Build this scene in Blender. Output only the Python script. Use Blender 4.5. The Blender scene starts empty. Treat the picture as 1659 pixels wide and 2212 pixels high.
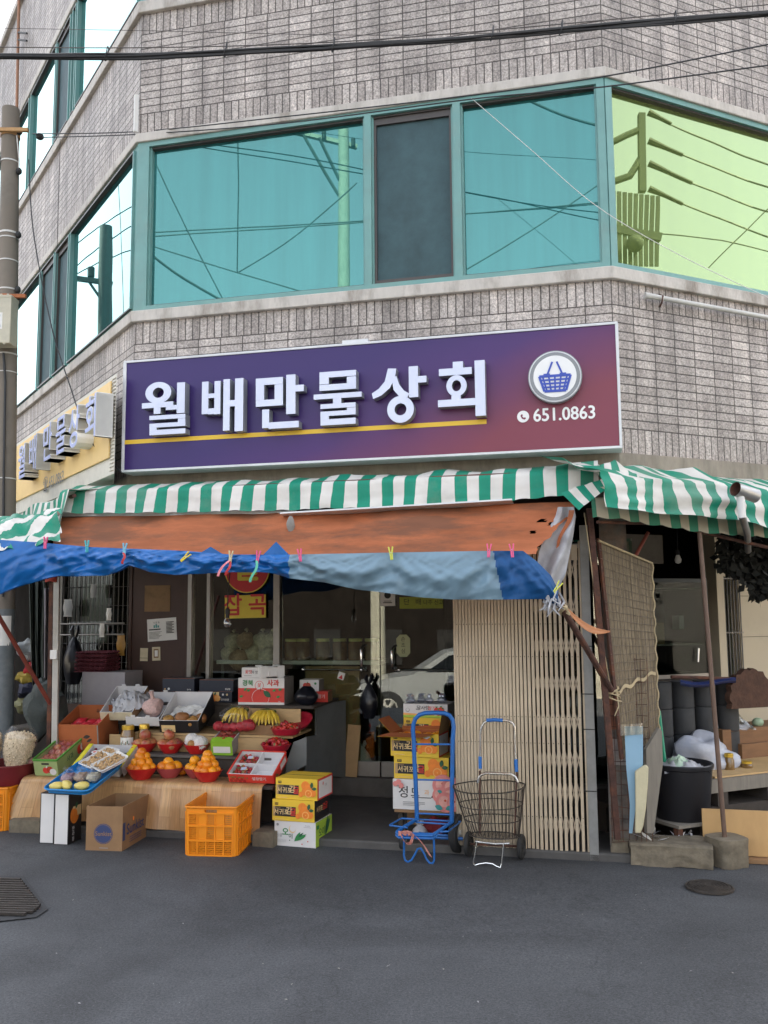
import bpy, bmesh, math, random
from mathutils import Vector, Matrix, noise
D2R = math.radians
random.seed(7)
rnd = random.random
def rr(a, b): return a + (b - a) * rnd()
scene = bpy.context.scene
COL = scene.collection

# ---------------------------------------------------------------- camera
F, PITCH, ROLL = 1929.7, D2R(6.399), D2R(-0.483)
EYE = Vector((0, 0, 1.55))
_fw = Vector((0, math.cos(PITCH), math.sin(PITCH)))
_r0 = Vector((1, 0, 0)); _u0 = Vector((0, -math.sin(PITCH), math.cos(PITCH)))
_rt = _r0 * math.cos(ROLL) + _u0 * math.sin(ROLL)
_up = _u0 * math.cos(ROLL) - _r0 * math.sin(ROLL)
cd = bpy.data.cameras.new("camera"); cam = bpy.data.objects.new("camera", cd); COL.objects.link(cam)
m3 = Matrix((_rt, _up, -_fw)).transposed()
cam.matrix_world = Matrix.Translation(EYE) @ m3.to_4x4()
cd.sensor_fit = 'VERTICAL'; cd.sensor_height = 24; cd.lens = F / 2212 * 24
cd.clip_start = 0.05; cd.clip_end = 2000
scene.camera = cam

# ---------------------------------------------------------------- light
SUN_AZ, SUN_EL = D2R(14), D2R(47)         # behind the building, so this side of it is in open shade
world = bpy.data.worlds.new("World"); scene.world = world; world.use_nodes = True
wn = world.node_tree.nodes; wl = world.node_tree.links
sky = wn.new('ShaderNodeTexSky'); sky.sky_type = 'NISHITA'; sky.sun_disc = False
sky.sun_elevation = SUN_EL; sky.sun_rotation = SUN_AZ
sky.air_density = 1.0; sky.dust_density = 5.0; sky.ozone_density = 1.0
hs = wn.new('ShaderNodeHueSaturation'); hs.inputs['Saturation'].default_value = .36   # thin high haze: a paler sky
wl.new(sky.outputs[0], hs.inputs['Color']); wl.new(hs.outputs[0], wn['Background'].inputs[0]); wn['Background'].inputs[1].default_value = 0.15
sd = bpy.data.lights.new("sun", 'SUN'); sd.energy = 3.0; sd.angle = D2R(0.53); sd.color = (1, .93, .82)
so = bpy.data.objects.new("sun", sd); COL.objects.link(so)
sv = Vector((math.sin(SUN_AZ) * math.cos(SUN_EL), math.cos(SUN_AZ) * math.cos(SUN_EL), math.sin(SUN_EL)))
so.rotation_euler = sv.to_track_quat('Z', 'Y').to_euler()
so.location = sv * 40
scene.view_settings.view_transform = 'Standard'; scene.view_settings.look = 'None'
scene.view_settings.exposure = 2.4; scene.view_settings.gamma = 1
scene.cycles.max_bounces = 8; scene.cycles.transparent_max_bounces = 24; scene.cycles.caustics_reflective = False; scene.cycles.caustics_refractive = False
scene.cycles.use_denoising = True

# ---------------------------------------------------------------- where things are
def ray(px, py): return _rt * ((px - 829.5) / F) + _up * ((1106 - py) / F) + _fw
def G(px, py, z=0.0):
    d = ray(px, py); return EYE + d * ((z - EYE.z) / d.z)
def atY(px, py, Y):
    d = ray(px, py); return EYE + d * (Y / d.y)
class Frame:
    """a facade: u to the right along it, w outward to the street, z up"""
    def __init__(s, o, ang):
        s.o = Vector(o); s.a = ang; s.T = Vector((math.cos(ang), math.sin(ang), 0)); s.N = Vector((s.T.y, -s.T.x, 0))
    def p(s, u, w, z): return s.o + s.T * u + s.N * w + Vector((0, 0, z))
    def hit(s, px, py, w):
        d = ray(px, py); t = (s.o + s.N * w - EYE).dot(s.N) / d.dot(s.N); return EYE + d * t
    def uwz(s, P):
        q = Vector(P) - s.o; return q.dot(s.T), q.dot(s.N), P[2]
    def uz(s, px, py, w):
        u, w_, z = s.uwz(s.hit(px, py, w)); return u, z
    def M(s, u, w, z, rz=0): return Matrix.Translation(s.p(u, w, z)) @ Matrix.Rotation(s.a + rz, 4, 'Z')
CH = Frame((1.525, 5.74, 0), math.atan2(5.74 - 6.549, 1.525 + 1.872))     # the cut corner with the shop front
RF = Frame((1.525, 5.74, 0), D2R(90 - 65.38))                                # the street front to the right
LF = Frame((-1.872, 6.549, 0), D2R(-90 + 34.3))                              # the street front to the left
UL = -3.492                                                                    # u of the left corner on CH
Z_BELT0, Z_BELT, Z_SILL0, Z_SILL, Z_WT, Z_LIN, Z_TT, Z_S3, Z_W3, Z_L3, Z_ROOF = 2.44, 2.562, 3.743, 3.822, 5.13, 5.23, 6.24, 6.33, 7.49, 7.6, 9.1

# ---------------------------------------------------------------- materials
_mats = {}
def hexc(h):
    h = h.lstrip('#'); c = [int(h[i:i+2], 16) / 255 for i in (0, 2, 4)]
    return tuple(x / 12.92 if x <= .04045 else ((x + .055) / 1.055) ** 2.4 for x in c)
def node(nt, t, **kw):
    n = nt.nodes.new(t)
    for k, v in kw.items(): setattr(n, k, v)
    return n
def PM(name, col, rough=.6, metal=0., var=.12, scale=14., bump=0., bscale=None, spec=.5, dlo=.48, dirt=0., dirtcol=(.06, .05, .04), dscale=3., coat=0., sub=0., emit=None, stretch=None, trans=0., coord='Object'):
    """a worn surface: colour with two sizes of mottling, optional grime patches and fine relief"""
    if name in _mats: return _mats[name]
    if isinstance(col, str): col = hexc(col)
    m = bpy.data.materials.new(name); m.use_nodes = True; nt = m.node_tree; b = nt.nodes['Principled BSDF']
    L = nt.links.new
    tc = node(nt, 'ShaderNodeTexCoord'); vec = tc.outputs[coord]
    if stretch:
        mp = node(nt, 'ShaderNodeMapping'); mp.inputs['Scale'].default_value = stretch; L(vec, mp.inputs['Vector']); vec = mp.outputs[0]
    n1 = node(nt, 'ShaderNodeTexNoise'); n1.inputs['Scale'].default_value = scale; n1.inputs['Detail'].default_value = 6; n1.inputs['Roughness'].default_value = .65
    L(vec, n1.inputs['Vector'])
    mr = node(nt, 'ShaderNodeMapRange'); mr.inputs[1].default_value = .3; mr.inputs[2].default_value = .7; mr.inputs[3].default_value = 1 - var; mr.inputs[4].default_value = 1 + var
    L(n1.outputs[0], mr.inputs[0])
    mul = node(nt, 'ShaderNodeMix', data_type='RGBA', blend_type='MULTIPLY'); mul.inputs[0].default_value = 1
    mul.inputs[6].default_value = (*col, 1); L(mr.outputs[0], mul.inputs[7])
    out = mul.outputs[2]
    if dirt > 0:
        n2 = node(nt, 'ShaderNodeTexNoise'); n2.inputs['Scale'].default_value = dscale; n2.inputs['Detail'].default_value = 8; n2.inputs['Roughness'].default_value = .7
        L(vec, n2.inputs['Vector'])
        cr = node(nt, 'ShaderNodeMapRange'); cr.inputs[1].default_value = dlo; cr.inputs[2].default_value = dlo + (.24 if dlo == .48 else .13); cr.inputs[3].default_value = 0; cr.inputs[4].default_value = dirt
        L(n2.outputs[0], cr.inputs[0])
        mx = node(nt, 'ShaderNodeMix', data_type='RGBA'); L(cr.outputs[0], mx.inputs[0]); L(out, mx.inputs[6]); mx.inputs[7].default_value = (*dirtcol, 1); out = mx.outputs[2]
    L(out, b.inputs['Base Color'])
    b.inputs['Roughness'].default_value = rough; b.inputs['Metallic'].default_value = metal; b.inputs['Specular IOR Level'].default_value = spec
    b.inputs['Coat Weight'].default_value = coat
    if sub: b.inputs['Subsurface Weight'].default_value = sub; b.inputs['Subsurface Radius'].default_value = (.01, .006, .004); b.inputs['Subsurface Scale'].default_value = 1
    if trans: b.inputs['Transmission Weight'].default_value = trans
    if emit: b.inputs['Emission Color'].default_value = (*emit[0], 1); b.inputs['Emission Strength'].default_value = emit[1]
    if bump:
        n3 = node(nt, 'ShaderNodeTexNoise'); n3.inputs['Scale'].default_value = bscale or scale * 3; n3.inputs['Detail'].default_value = 5
        L(vec, n3.inputs['Vector']); bp = node(nt, 'ShaderNodeBump'); bp.inputs['Strength'].default_value = bump; bp.inputs['Distance'].default_value = .01
        L(n3.outputs[0], bp.inputs['Height']); L(bp.outputs[0], b.inputs['Normal'])
    _mats[name] = m; return m
def vary(m, amt=.25, hue=.012):
    """no two pieces quite the same colour"""
    nt = m.node_tree; b = nt.nodes['Principled BSDF']; L = nt.links.new; src = b.inputs['Base Color'].links[0].from_socket
    oi = node(nt, 'ShaderNodeObjectInfo'); h = node(nt, 'ShaderNodeHueSaturation')
    for k, (lo, hi) in (('Hue', (.5 - hue, .5 + hue)), ('Value', (1 - amt, 1 + amt * .6))):
        r = node(nt, 'ShaderNodeMapRange'); r.inputs[3].default_value = lo; r.inputs[4].default_value = hi; L(oi.outputs['Random'], r.inputs[0]); L(r.outputs[0], h.inputs[k])
    L(src, h.inputs['Color']); L(h.outputs[0], b.inputs['Base Color'])
def film(name, col=(1, 1, 1), clear=.75, rough=.12):
    """thin clear plastic: mostly see-through with a shiny, slightly milky skin"""
    if name in _mats: return _mats[name]
    m = bpy.data.materials.new(name); m.use_nodes = True; nt = m.node_tree; L = nt.links.new; nt.nodes.remove(nt.nodes['Principled BSDF'])
    g = node(nt, 'ShaderNodeBsdfGlossy'); g.inputs['Roughness'].default_value = rough
    d = node(nt, 'ShaderNodeBsdfDiffuse'); d.inputs[0].default_value = (*[.6 * c for c in col], 1)
    gd = node(nt, 'ShaderNodeMixShader'); gd.inputs[0].default_value = .25; L(g.outputs[0], gd.inputs[1]); L(d.outputs[0], gd.inputs[2])
    t = node(nt, 'ShaderNodeBsdfTransparent'); t.inputs[0].default_value = (*[min(1, .6 + .4 * c) for c in col], 1)
    lw = node(nt, 'ShaderNodeLayerWeight'); lw.inputs[0].default_value = .5
    pw = node(nt, 'ShaderNodeMath', operation='POWER'); pw.inputs[1].default_value = 4.; L(lw.outputs['Facing'], pw.inputs[0])
    mr = node(nt, 'ShaderNodeMapRange'); mr.inputs[3].default_value = (1 - clear) * .5; mr.inputs[4].default_value = .55
    L(pw.outputs[0], mr.inputs[0])
    mx = node(nt, 'ShaderNodeMixShader'); L(mr.outputs[0], mx.inputs[0]); L(t.outputs[0], mx.inputs[1]); L(gd.outputs[0], mx.inputs[2])
    L(mx.outputs[0], nt.nodes['Material Output'].inputs[0]); _mats[name] = m; return m
def glass(name, tint=(.75, .85, .85), refl=.08, edge=.9):
    """window glass one can see through: clear body under a mirror skin that strengthens at a slant"""
    if name in _mats: return _mats[name]
    m = bpy.data.materials.new(name); m.use_nodes = True; nt = m.node_tree; L = nt.links.new
    nt.nodes.remove(nt.nodes['Principled BSDF'])
    g = node(nt, 'ShaderNodeBsdfGlossy'); g.inputs['Roughness'].default_value = .004
    t = node(nt, 'ShaderNodeBsdfTransparent'); t.inputs[0].default_value = (*tint, 1)
    lw = node(nt, 'ShaderNodeLayerWeight'); lw.inputs[0].default_value = .5
    pw = node(nt, 'ShaderNodeMath', operation='POWER'); pw.inputs[1].default_value = 3.; L(lw.outputs['Facing'], pw.inputs[0])
    mr = node(nt, 'ShaderNodeMapRange'); mr.inputs[3].default_value = refl; mr.inputs[4].default_value = edge; L(pw.outputs[0], mr.inputs[0])
    mx = node(nt, 'ShaderNodeMixShader'); L(mr.outputs[0], mx.inputs[0]); L(t.outputs[0], mx.inputs[1]); L(g.outputs[0], mx.inputs[2])
    L(mx.outputs[0], nt.nodes['Material Output'].inputs[0]); _mats[name] = m; return m

# ---------------------------------------------------------------- mesh building
_glyphs = {}
class MB:
    def __init__(s, M=None): s.v, s.f, s.fm, s.uv, s.slots, s.M, s.sm = [], [], [], {}, [], M, []
    def slot(s, m):
        if m not in s.slots: s.slots.append(m)
        return s.slots.index(m)
    def add(s, vs, fs, m, uvs=None, smooth=True):
        o = len(s.v); M = s.M
        s.v += [tuple(M @ Vector(p)) if M else tuple(p) for p in vs]
        k = s.slot(m)
        for i, f in enumerate(fs):
            if uvs: s.uv[len(s.f)] = uvs[i]
            s.f.append([o + a for a in f]); s.fm.append(k); s.sm.append(smooth)
    def box(s, x0, x1, y0, y1, z0, z1, m, M=None, mats=None):
        vs = [Vector((x, y, z)) for z in (z0, z1) for y in (y0, y1) for x in (x0, x1)]
        if M: vs = [M @ p for p in vs]
        fs = [(0, 2, 3, 1), (4, 5, 7, 6), (0, 1, 5, 4), (2, 6, 7, 3), (0, 4, 6, 2), (1, 3, 7, 5)]  # bottom top front back left right
        if mats:
            for f, mm in zip(fs, mats): s.add(vs, [f], mm or m)
        else: s.add(vs, fs, m)
    def bar(s, a, b, wx, wz, m, up=(0, 0, 1)):
        a, b = Vector(a), Vector(b); d = b - a; L = d.length; z = d.normalized(); x = Vector(up).cross(z)
        if x.length < 1e-4: x = Vector((1, 0, 0)).cross(z)
        x.normalize(); y = z.cross(x)
        M = Matrix((x, y, z)).transposed().to_4x4(); M.translation = a
        s.box(-wx / 2, wx / 2, -wz / 2, wz / 2, 0, L, m, M)
    def tube(s, pts, r, m, n=8, cap=True, closed=False):
        pts = [Vector(p) for p in pts]; rs = r if isinstance(r, (list, tuple)) else [r] * len(pts)
        N = len(pts); vs = []; x = None
        for i, p in enumerate(pts):
            if closed: t = pts[(i + 1) % N] - pts[i - 1]
            else: t = pts[min(i + 1, N - 1)] - pts[max(i - 1, 0)]
            if t.length < 1e-9: t = Vector((0, 0, 1))
            t.normalize()
            if x is None: x = t.orthogonal().normalized()
            else:
                x = x - t * x.dot(t)
                x = x.normalized() if x.length > 1e-6 else t.orthogonal().normalized()
            y = t.cross(x)
            for k in range(n):
                a = 2 * math.pi * k / n; vs.append(p + (x * math.cos(a) + y * math.sin(a)) * rs[i])
        fs = []
        for i in range(N if closed else N - 1):
            j = (i + 1) % N
            for k in range(n): fs.append((i * n + k, i * n + (k + 1) % n, j * n + (k + 1) % n, j * n + k))
        if cap and not closed: fs += [tuple(range(n))[::-1], tuple((N - 1) * n + k for k in range(n))]
        s.add(vs, fs, m)
    def lathe(s, prof, m, n=24, c=(0, 0, 0), M=None, mats=None):
        vs = []; c = Vector(c)
        for r, z in prof:
            for k in range(n):
                a = 2 * math.pi * k / n; p = Vector((r * math.cos(a), r * math.sin(a), z)) + c; vs.append(M @ p if M else p)
        for i in range(len(prof) - 1):
            fs = [(i * n + k, i * n + (k + 1) % n, (i + 1) * n + (k + 1) % n, (i + 1) * n + k) for k in range(n)]
            o = [tuple(range(4))] * n
            s.add([vs[a] for f in fs for a in f], [tuple(q + 4 * j for q in range(4)) for j in range(n)], mats[i] if mats else m)
    def ball(s, c, r, m, n=14, k=10, rz=None, rx=None, jit=0., M=None):
        rz = rz or r; rx = rx or r; vs = []; c = Vector(c)
        for i in range(k + 1):
            th = math.pi * i / k
            for j in range(n):
                a = 2 * math.pi * j / n; q = Vector((math.sin(th) * math.cos(a), math.sin(th) * math.sin(a), math.cos(th)))
                f = 1 + (jit * noise.noise(q * 1.7 + c * 9) if jit else 0)
                p = Vector((q.x * rx * f, q.y * r * f, q.z * rz * f)); vs.append((M @ p if M else p) + c)
        fs = [(i * n + j, (i + 1) * n + j, (i + 1) * n + (j + 1) % n, i * n + (j + 1) % n) for i in range(k) for j in range(n)]
        s.add(vs, fs, m)
    def grid(s, fn, nu, nv, m, uv=None, closed=False, mask=None, matfn=None):
        vs = [Vector(fn(i / nu, j / nv)) for j in range(nv + 1) for i in range(nu + 1)]
        for j in range(nv):
            for i in range(nu):
                if mask and not mask((i + .5) / nu, (j + .5) / nv): continue
                f = (j * (nu + 1) + i, j * (nu + 1) + i + 1, (j + 1) * (nu + 1) + i + 1, (j + 1) * (nu + 1) + i)
                s.f.append([len(s.v) + a for a in f]); s.fm.append(s.slot(matfn((i + .5) / nu, (j + .5) / nv) if matfn else m)); s.sm.append(True)
                if uv: s.uv[len(s.f) - 1] = [uv(a / nu, b / nv) for a, b in ((i, j), (i + 1, j), (i + 1, j + 1), (i, j + 1))]
        s.v += [tuple(s.M @ p) if s.M else tuple(p) for p in vs]
    def prism(s, poly, O, X, Y, depth, m, mside=None):
        """flat outline poly (x, y) in the plane O, X, Y; front face at O and depth behind it"""
        O, X, Y = Vector(O), Vector(X), Vector(Y); n = X.cross(Y).normalized(); k = len(poly)
        a = [O + X * x + Y * y for x, y in poly]; b = [p - n * depth for p in a]
        s.add(a, [tuple(range(k))], m); s.add(b, [tuple(range(k))[::-1]], mside or m)
        s.add(a + b, [(i, i + k, (i + 1) % k + k, (i + 1) % k) for i in range(k)], mside or m)
    def text(s, body, O, X, Y, size, m, bold=0., ext=0., align='CENTER', mside=None, wscale=1., spacing=1.):
        """lettering of em height size, centred on O in the plane X, Y; bold thickens the strokes by shifted copies a hair apart"""
        key = (body, align, spacing)
        if key not in _glyphs:
            cu = bpy.data.curves.new('t', 'FONT'); cu.body = body; cu.size = 1; cu.align_x = align; cu.align_y = 'CENTER'
            cu.resolution_u = 3; cu.space_character = spacing
            ob = bpy.data.objects.new('t', cu); COL.objects.link(ob)
            me = ob.evaluated_get(bpy.context.evaluated_depsgraph_get()).to_mesh()
            _glyphs[key] = ([(v.co.x, v.co.y) for v in me.vertices], [tuple(p.vertices) for p in me.polygons])
            ob.to_mesh_clear(); bpy.data.objects.remove(ob); bpy.data.curves.remove(cu)
        co, fs = _glyphs[key]
        if not co: return
        X, Y = Vector(X).normalized(), Vector(Y).normalized(); n = X.cross(Y); O = Vector(O)
        cnt = set()
        if ext:
            for f in fs: cnt.update(zip(f, f[1:] + f[:1]))
        edge = [e for e in cnt if (e[1], e[0]) not in cnt]
        sh = [(0, 0)] + ([(bold, 0), (-bold, 0), (0, bold * .8), (0, -bold * .8)] + ([(bold, bold * .8), (-bold, bold * .8), (bold, -bold * .8), (-bold, -bold * .8)] if ext else []) if bold else [])
        for i, (dx, dy) in enumerate(sh):
            e = ext - i * .00025 if ext else -i * .00005
            vs = [O + X * ((x + dx) * size * wscale) + Y * ((y + dy) * size) for x, y in co]
            if ext:
                s.add([p + n * e for p in vs], fs, m, smooth=False); k = len(vs)
                s.add(vs + [p + n * e for p in vs], [(a, b, b + k, a + k) for a, b in edge], mside or m, smooth=False)
            else: s.add([p + n * e for p in vs], fs, m, smooth=False)
    def build(s, name, parent=None, bevel=0., angle=35, loc=None):
        me = bpy.data.meshes.new(name); me.from_pydata(s.v, [], s.f)
        for m in s.slots: me.materials.append(m)
        me.polygons.foreach_set('material_index', s.fm); me.polygons.foreach_set('use_smooth', s.sm)
        if s.uv:
            lay = me.uv_layers.new(name='UVMap')
            for fi, u in s.uv.items():
                for li, q in zip(me.polygons[fi].loop_indices, u): lay.data[li].uv = q
        me.update(); me.validate()
        bm = bmesh.new(); bm.from_mesh(me); bmesh.ops.remove_doubles(bm, verts=bm.verts, dist=1e-5)
        if not s.uv: bmesh.ops.recalc_face_normals(bm, faces=bm.faces)
        bm.to_mesh(me); bm.free()
        me.set_sharp_from_angle(angle=D2R(angle))
        o = bpy.data.objects.new(name, me); COL.objects.link(o)
        if parent: o.parent = parent
        if bevel:
            bv = o.modifiers.new('bevel', 'BEVEL'); bv.width = bevel; bv.segments = 2; bv.limit_method = 'ANGLE'; bv.angle_limit = D2R(40)
        return o
def tag(o, label=None, cat=None, group=None, kind=None):
    if label: o['label'] = label
    if cat: o['category'] = cat
    if group: o['group'] = group
    if kind: o['kind'] = kind
    return o
def thing(name, label, cat, M=None, group=None):
    o = bpy.data.objects.new(name, None); COL.objects.link(o); o.empty_display_size = .1
    if M is not None: o.matrix_world = M
    return tag(o, label, cat, group)
def copy_thing(o, M, label=None, group=None):
    c = o.copy(); COL.objects.link(c); c.matrix_world = M
    if label: c['label'] = label
    if group: c['group'] = group
    for ch in [x for x in bpy.data.objects if x.parent == o]:
        d = ch.copy(); COL.objects.link(d); d.parent = c
        for g in [x for x in bpy.data.objects if x.parent == ch]:
            e = g.copy(); COL.objects.link(e); e.parent = d
    return c
def solo(mb, name, label, cat, M=None, group=None, bevel=0., kind=None, angle=35):
    o = mb.build(name, None, bevel, angle)
    if M is not None: o.matrix_world = M
    return tag(o, label, cat, group, kind)
def TR(x, y, z): return Matrix.Translation((x, y, z))
def RX(a): return Matrix.Rotation(D2R(a), 4, 'X')
def RY(a): return Matrix.Rotation(D2R(a), 4, 'Y')
def RZ(a): return Matrix.Rotation(D2R(a), 4, 'Z')
class Face:
    """printing on a flat face: x, y run 0..1 over it; each mark lies a little proud of the one before"""
    def __init__(s, mb, O, X, Y, w, h): s.mb, s.O, s.X, s.Y, s.w, s.h = mb, Vector(O), Vector(X).normalized(), Vector(Y).normalized(), w, h; s.n = s.X.cross(s.Y); s.k = 0
    def P(s, x, y): s_ = s.O + s.X * (x * s.w) + s.Y * (y * s.h) + s.n * (.0007 + .0005 * s.k); return s_
    def poly(s, pts, m): s.k += 1; s.mb.add([s.P(x, y) for x, y in pts], [tuple(range(len(pts)))], m, smooth=False)
    def rect(s, x0, y0, x1, y1, m): s.poly([(x0, y0), (x1, y0), (x1, y1), (x0, y1)], m)
    def ell(s, cx, cy, r, m, ry=None, n=20):
        k = s.w / s.h if ry is None else 1; ry = r if ry is None else ry
        s.poly([(cx + r * math.cos(6.2832 * i / n), cy + ry * k * math.sin(6.2832 * i / n)) for i in range(n)], m)
    def leaf(s, x, y, L, a, m, fat=.3):
        pts = []
        for i in range(9): t = i / 8; pts.append((L * t, fat * L * math.sin(math.pi * t) * .5))
        for i in range(1, 8): t = 1 - i / 8; pts.append((L * t, -fat * L * math.sin(math.pi * t) * .5))
        c, q = math.cos(D2R(a)), math.sin(D2R(a)); k = s.w / s.h
        s.poly([(x + c * p - q * r, y + (q * p + c * r) * k) for p, r in pts], m)
    def text(s, t, x, y, h, m, bold=0., align='CENTER', wscale=1.):
        s.k += 1; s.mb.text(t, s.P(x, y), s.X, s.Y, h * s.h, m, bold, align=align, wscale=wscale)

def fbox(mb, fr, u0, u1, w0, w1, z0, z1, m):
    """a block set out on a facade: u along it, w outward"""
    if w0 > w1: w0, w1 = w1, w0
    if u0 > u1: u0, u1 = u1, u0
    vs = [fr.p(u, w, z) for z in (z0, z1) for w in (w1, w0) for u in (u0, u1)]
    mb.add(vs, [(0, 2, 3, 1), (4, 5, 7, 6), (0, 1, 5, 4), (2, 6, 7, 3), (0, 4, 6, 2), (1, 3, 7, 5)], m)
def pxbox(mb, fr, w, x0, y0, x1, y1, d, m, back=0.):
    """a block whose front, on the plane w, covers the given patch; d deep"""
    u0, z1 = fr.uz(x0, (y0 + y1) / 2, w)[0], fr.uz((x0 + x1) / 2, y0, w)[1]
    u1, z0 = fr.uz(x1, (y0 + y1) / 2, w)[0], fr.uz((x0 + x1) / 2, y1, w)[1]
    fbox(mb, fr, u0, u1, w - d, w, z0, z1, m); return u0, u1, z0, z1
# ================================================================ ground
def asphalt():
    m = bpy.data.materials.new('asphalt'); m.use_nodes = True; nt = m.node_tree; L = nt.links.new; b = nt.nodes['Principled BSDF']
    tc = node(nt, 'ShaderNodeTexCoord')
    def nz(s, d=6, r=.6, w=0.):
        n = node(nt, 'ShaderNodeTexNoise'); n.inputs['Scale'].default_value = s; n.inputs['Detail'].default_value = d; n.inputs['Roughness'].default_value = r; n.inputs['Distortion'].default_value = w
        L(tc.outputs['Object'], n.inputs['Vector']); return n.outputs[0]
    def mr(x, a, b_, c, d):
        n = node(nt, 'ShaderNodeMapRange'); n.inputs[1].default_value = a; n.inputs[2].default_value = b_; n.inputs[3].default_value = c; n.inputs[4].default_value = d; L(x, n.inputs[0]); return n.outputs[0]
    def mul(a, b_):
        n = node(nt, 'ShaderNodeMath', operation='MULTIPLY'); L(a, n.inputs[0]); L(b_, n.inputs[1]); return n.outputs[0]
    v = mul(mr(nz(95, 3, .85), .28, .72, .45, 1.65), mr(nz(2.2, 7, .7, .6), .3, .7, .86, 1.16))
    v = mul(v, mr(nz(.55, 4, .6, 1.2), .35, .65, .76, 1.16)); v = mul(v, mr(nz(38, 4, .7), .3, .7, .9, 1.1))
    vo = node(nt, 'ShaderNodeTexVoronoi', feature='DISTANCE_TO_EDGE'); vo.inputs['Scale'].default_value = .55; vo.inputs['Randomness'].default_value = 1
    nn = node(nt, 'ShaderNodeTexNoise'); nn.inputs['Scale'].default_value = 3; nn.inputs['Detail'].default_value = 6; L(tc.outputs['Object'], nn.inputs['Vector'])
    va = node(nt, 'ShaderNodeVectorMath', operation='ADD'); L(tc.outputs['Object'], va.inputs[0]); L(nn.outputs['Color'], va.inputs[1]); L(va.outputs[0], vo.inputs['Vector'])
    v = mul(v, mr(vo.outputs['Distance'], .0, .008, .8, 1.))
    mx = node(nt, 'ShaderNodeMix', data_type='RGBA', blend_type='MULTIPLY'); mx.inputs[0].default_value = 1; mx.inputs[6].default_value = (.058, .060, .064, 1); L(v, mx.inputs[7])
    # pale grit caught in the surface
    gr = node(nt, 'ShaderNodeTexVoronoi'); gr.inputs['Scale'].default_value = 26; L(tc.outputs['Object'], gr.inputs['Vector'])
    g = mr(gr.outputs['Distance'], .07, .10, .6, 0); m2 = node(nt, 'ShaderNodeMix', data_type='RGBA'); L(g, m2.inputs[0]); L(mx.outputs[2], m2.inputs[6]); m2.inputs[7].default_value = (.13, .13, .128, 1)
    L(m2.outputs[2], b.inputs['Base Color']); b.inputs['Roughness'].default_value = .82; b.inputs['Specular IOR Level'].default_value = .35
    bp = node(nt, 'ShaderNodeBump'); bp.inputs['Strength'].default_value = .35; bp.inputs['Distance'].default_value = .008; L(nz(220, 3, .7), bp.inputs['Height']); L(bp.outputs[0], b.inputs['Normal'])
    return m
M_ASPH = asphalt()
def ground_z(x, y):
    z = 0.008 * noise.noise(Vector((x * .7, y * .7, 3))) if -6 < x < 6 else 0
    if y < 1: z -= .165 * min(1 - y, 9)
    return z
mb = MB()
xs = [-300, -80, -30, -14, -8] + [-6 + .25 * i for i in range(49)] + [8, 14, 30, 80, 300]
ys = [-300, -80, -30, -14, -10, -8, -6, -4, -2, 0, 1, 2, 2.5] + [3 + .25 * i for i in range(26)] + [11, 14, 30, 80, 300]
mb.grid(lambda a, b: (xs[round(a * (len(xs) - 1))], ys[round(b * (len(ys) - 1))], ground_z(xs[round(a * (len(xs) - 1))], ys[round(b * (len(ys) - 1))])), len(xs) - 1, len(ys) - 1, M_ASPH)
tag(mb.build('road'), kind='structure')

# ================================================================ building
def tile_mat():
    m = bpy.data.materials.new('granite_tile'); m.use_nodes = True; nt = m.node_tree; L = nt.links.new; b = nt.nodes['Principled BSDF']
    uv = node(nt, 'ShaderNodeUVMap'); uv.uv_map = 'UVMap'; tc = node(nt, 'ShaderNodeTexCoord')
    br = node(nt, 'ShaderNodeTexBrick'); br.offset = 0; br.squash = 1; br.offset_frequency = 1
    br.inputs['Scale'].default_value = 1; br.inputs['Mortar Size'].default_value = .0045; br.inputs['Mortar Smooth'].default_value = .25
    br.inputs['Brick Width'].default_value = .1746; br.inputs['Row Height'].default_value = .058
    br.inputs['Color1'].default_value = (.350, .306, .276, 1); br.inputs['Color2'].default_value = (.50, .445, .405, 1); br.inputs['Mortar'].default_value = (.085, .070, .061, 1)
    L(uv.outputs[0], br.inputs['Vector'])
    def nz(s, d, r, out=0, src=None):
        n = node(nt, 'ShaderNodeTexNoise'); n.inputs['Scale'].default_value = s; n.inputs['Detail'].default_value = d; n.inputs['Roughness'].default_value = r; L(src or tc.outputs['Object'], n.inputs['Vector']); return n.outputs[out]
    def mr(x, a, b_, c, d):
        n = node(nt, 'ShaderNodeMapRange'); n.inputs[1].default_value = a; n.inputs[2].default_value = b_; n.inputs[3].default_value = c; n.inputs[4].default_value = d; L(x, n.inputs[0]); return n.outputs[0]
    def mulc(c, v, f=1.):
        n = node(nt, 'ShaderNodeMix', data_type='RGBA', blend_type='MULTIPLY'); n.inputs[0].default_value = f; L(c, n.inputs[6]); L(v, n.inputs[7]); return n.outputs[2]
    c = mulc(br.outputs['Color'], mr(nz(62, 4, .75), .36, .64, .56, 1.38))
    c = mulc(c, mr(nz(150, 2, .6), .3, .6, .72, 1.1))
    mp = node(nt, 'ShaderNodeMapping'); mp.inputs['Scale'].default_value = (7, 7, .5); L(tc.outputs['Object'], mp.inputs['Vector'])
    c = mulc(c, mr(nz(1, 6, .7, 0, mp.outputs[0]), .38, .6, .68, 1.08))
    c = mulc(c, mr(nz(.9, 4, .6), .35, .65, .86, 1.1))
    L(c, b.inputs['Base Color']); b.inputs['Roughness'].default_value = .62
    bp = node(nt, 'ShaderNodeBump'); bp.inputs['Strength'].default_value = .8; bp.inputs['Distance'].default_value = .006; bp.invert = True; L(br.outputs['Fac'], bp.inputs['Height'])
    b2 = node(nt, 'ShaderNodeBump'); b2.inputs['Strength'].default_value = .35; b2.inputs['Distance'].default_value = .004; L(nz(90, 4, .7), b2.inputs['Height']); L(bp.outputs[0], b2.inputs['Normal']); L(b2.outputs[0], b.inputs['Normal'])
    return m
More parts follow.
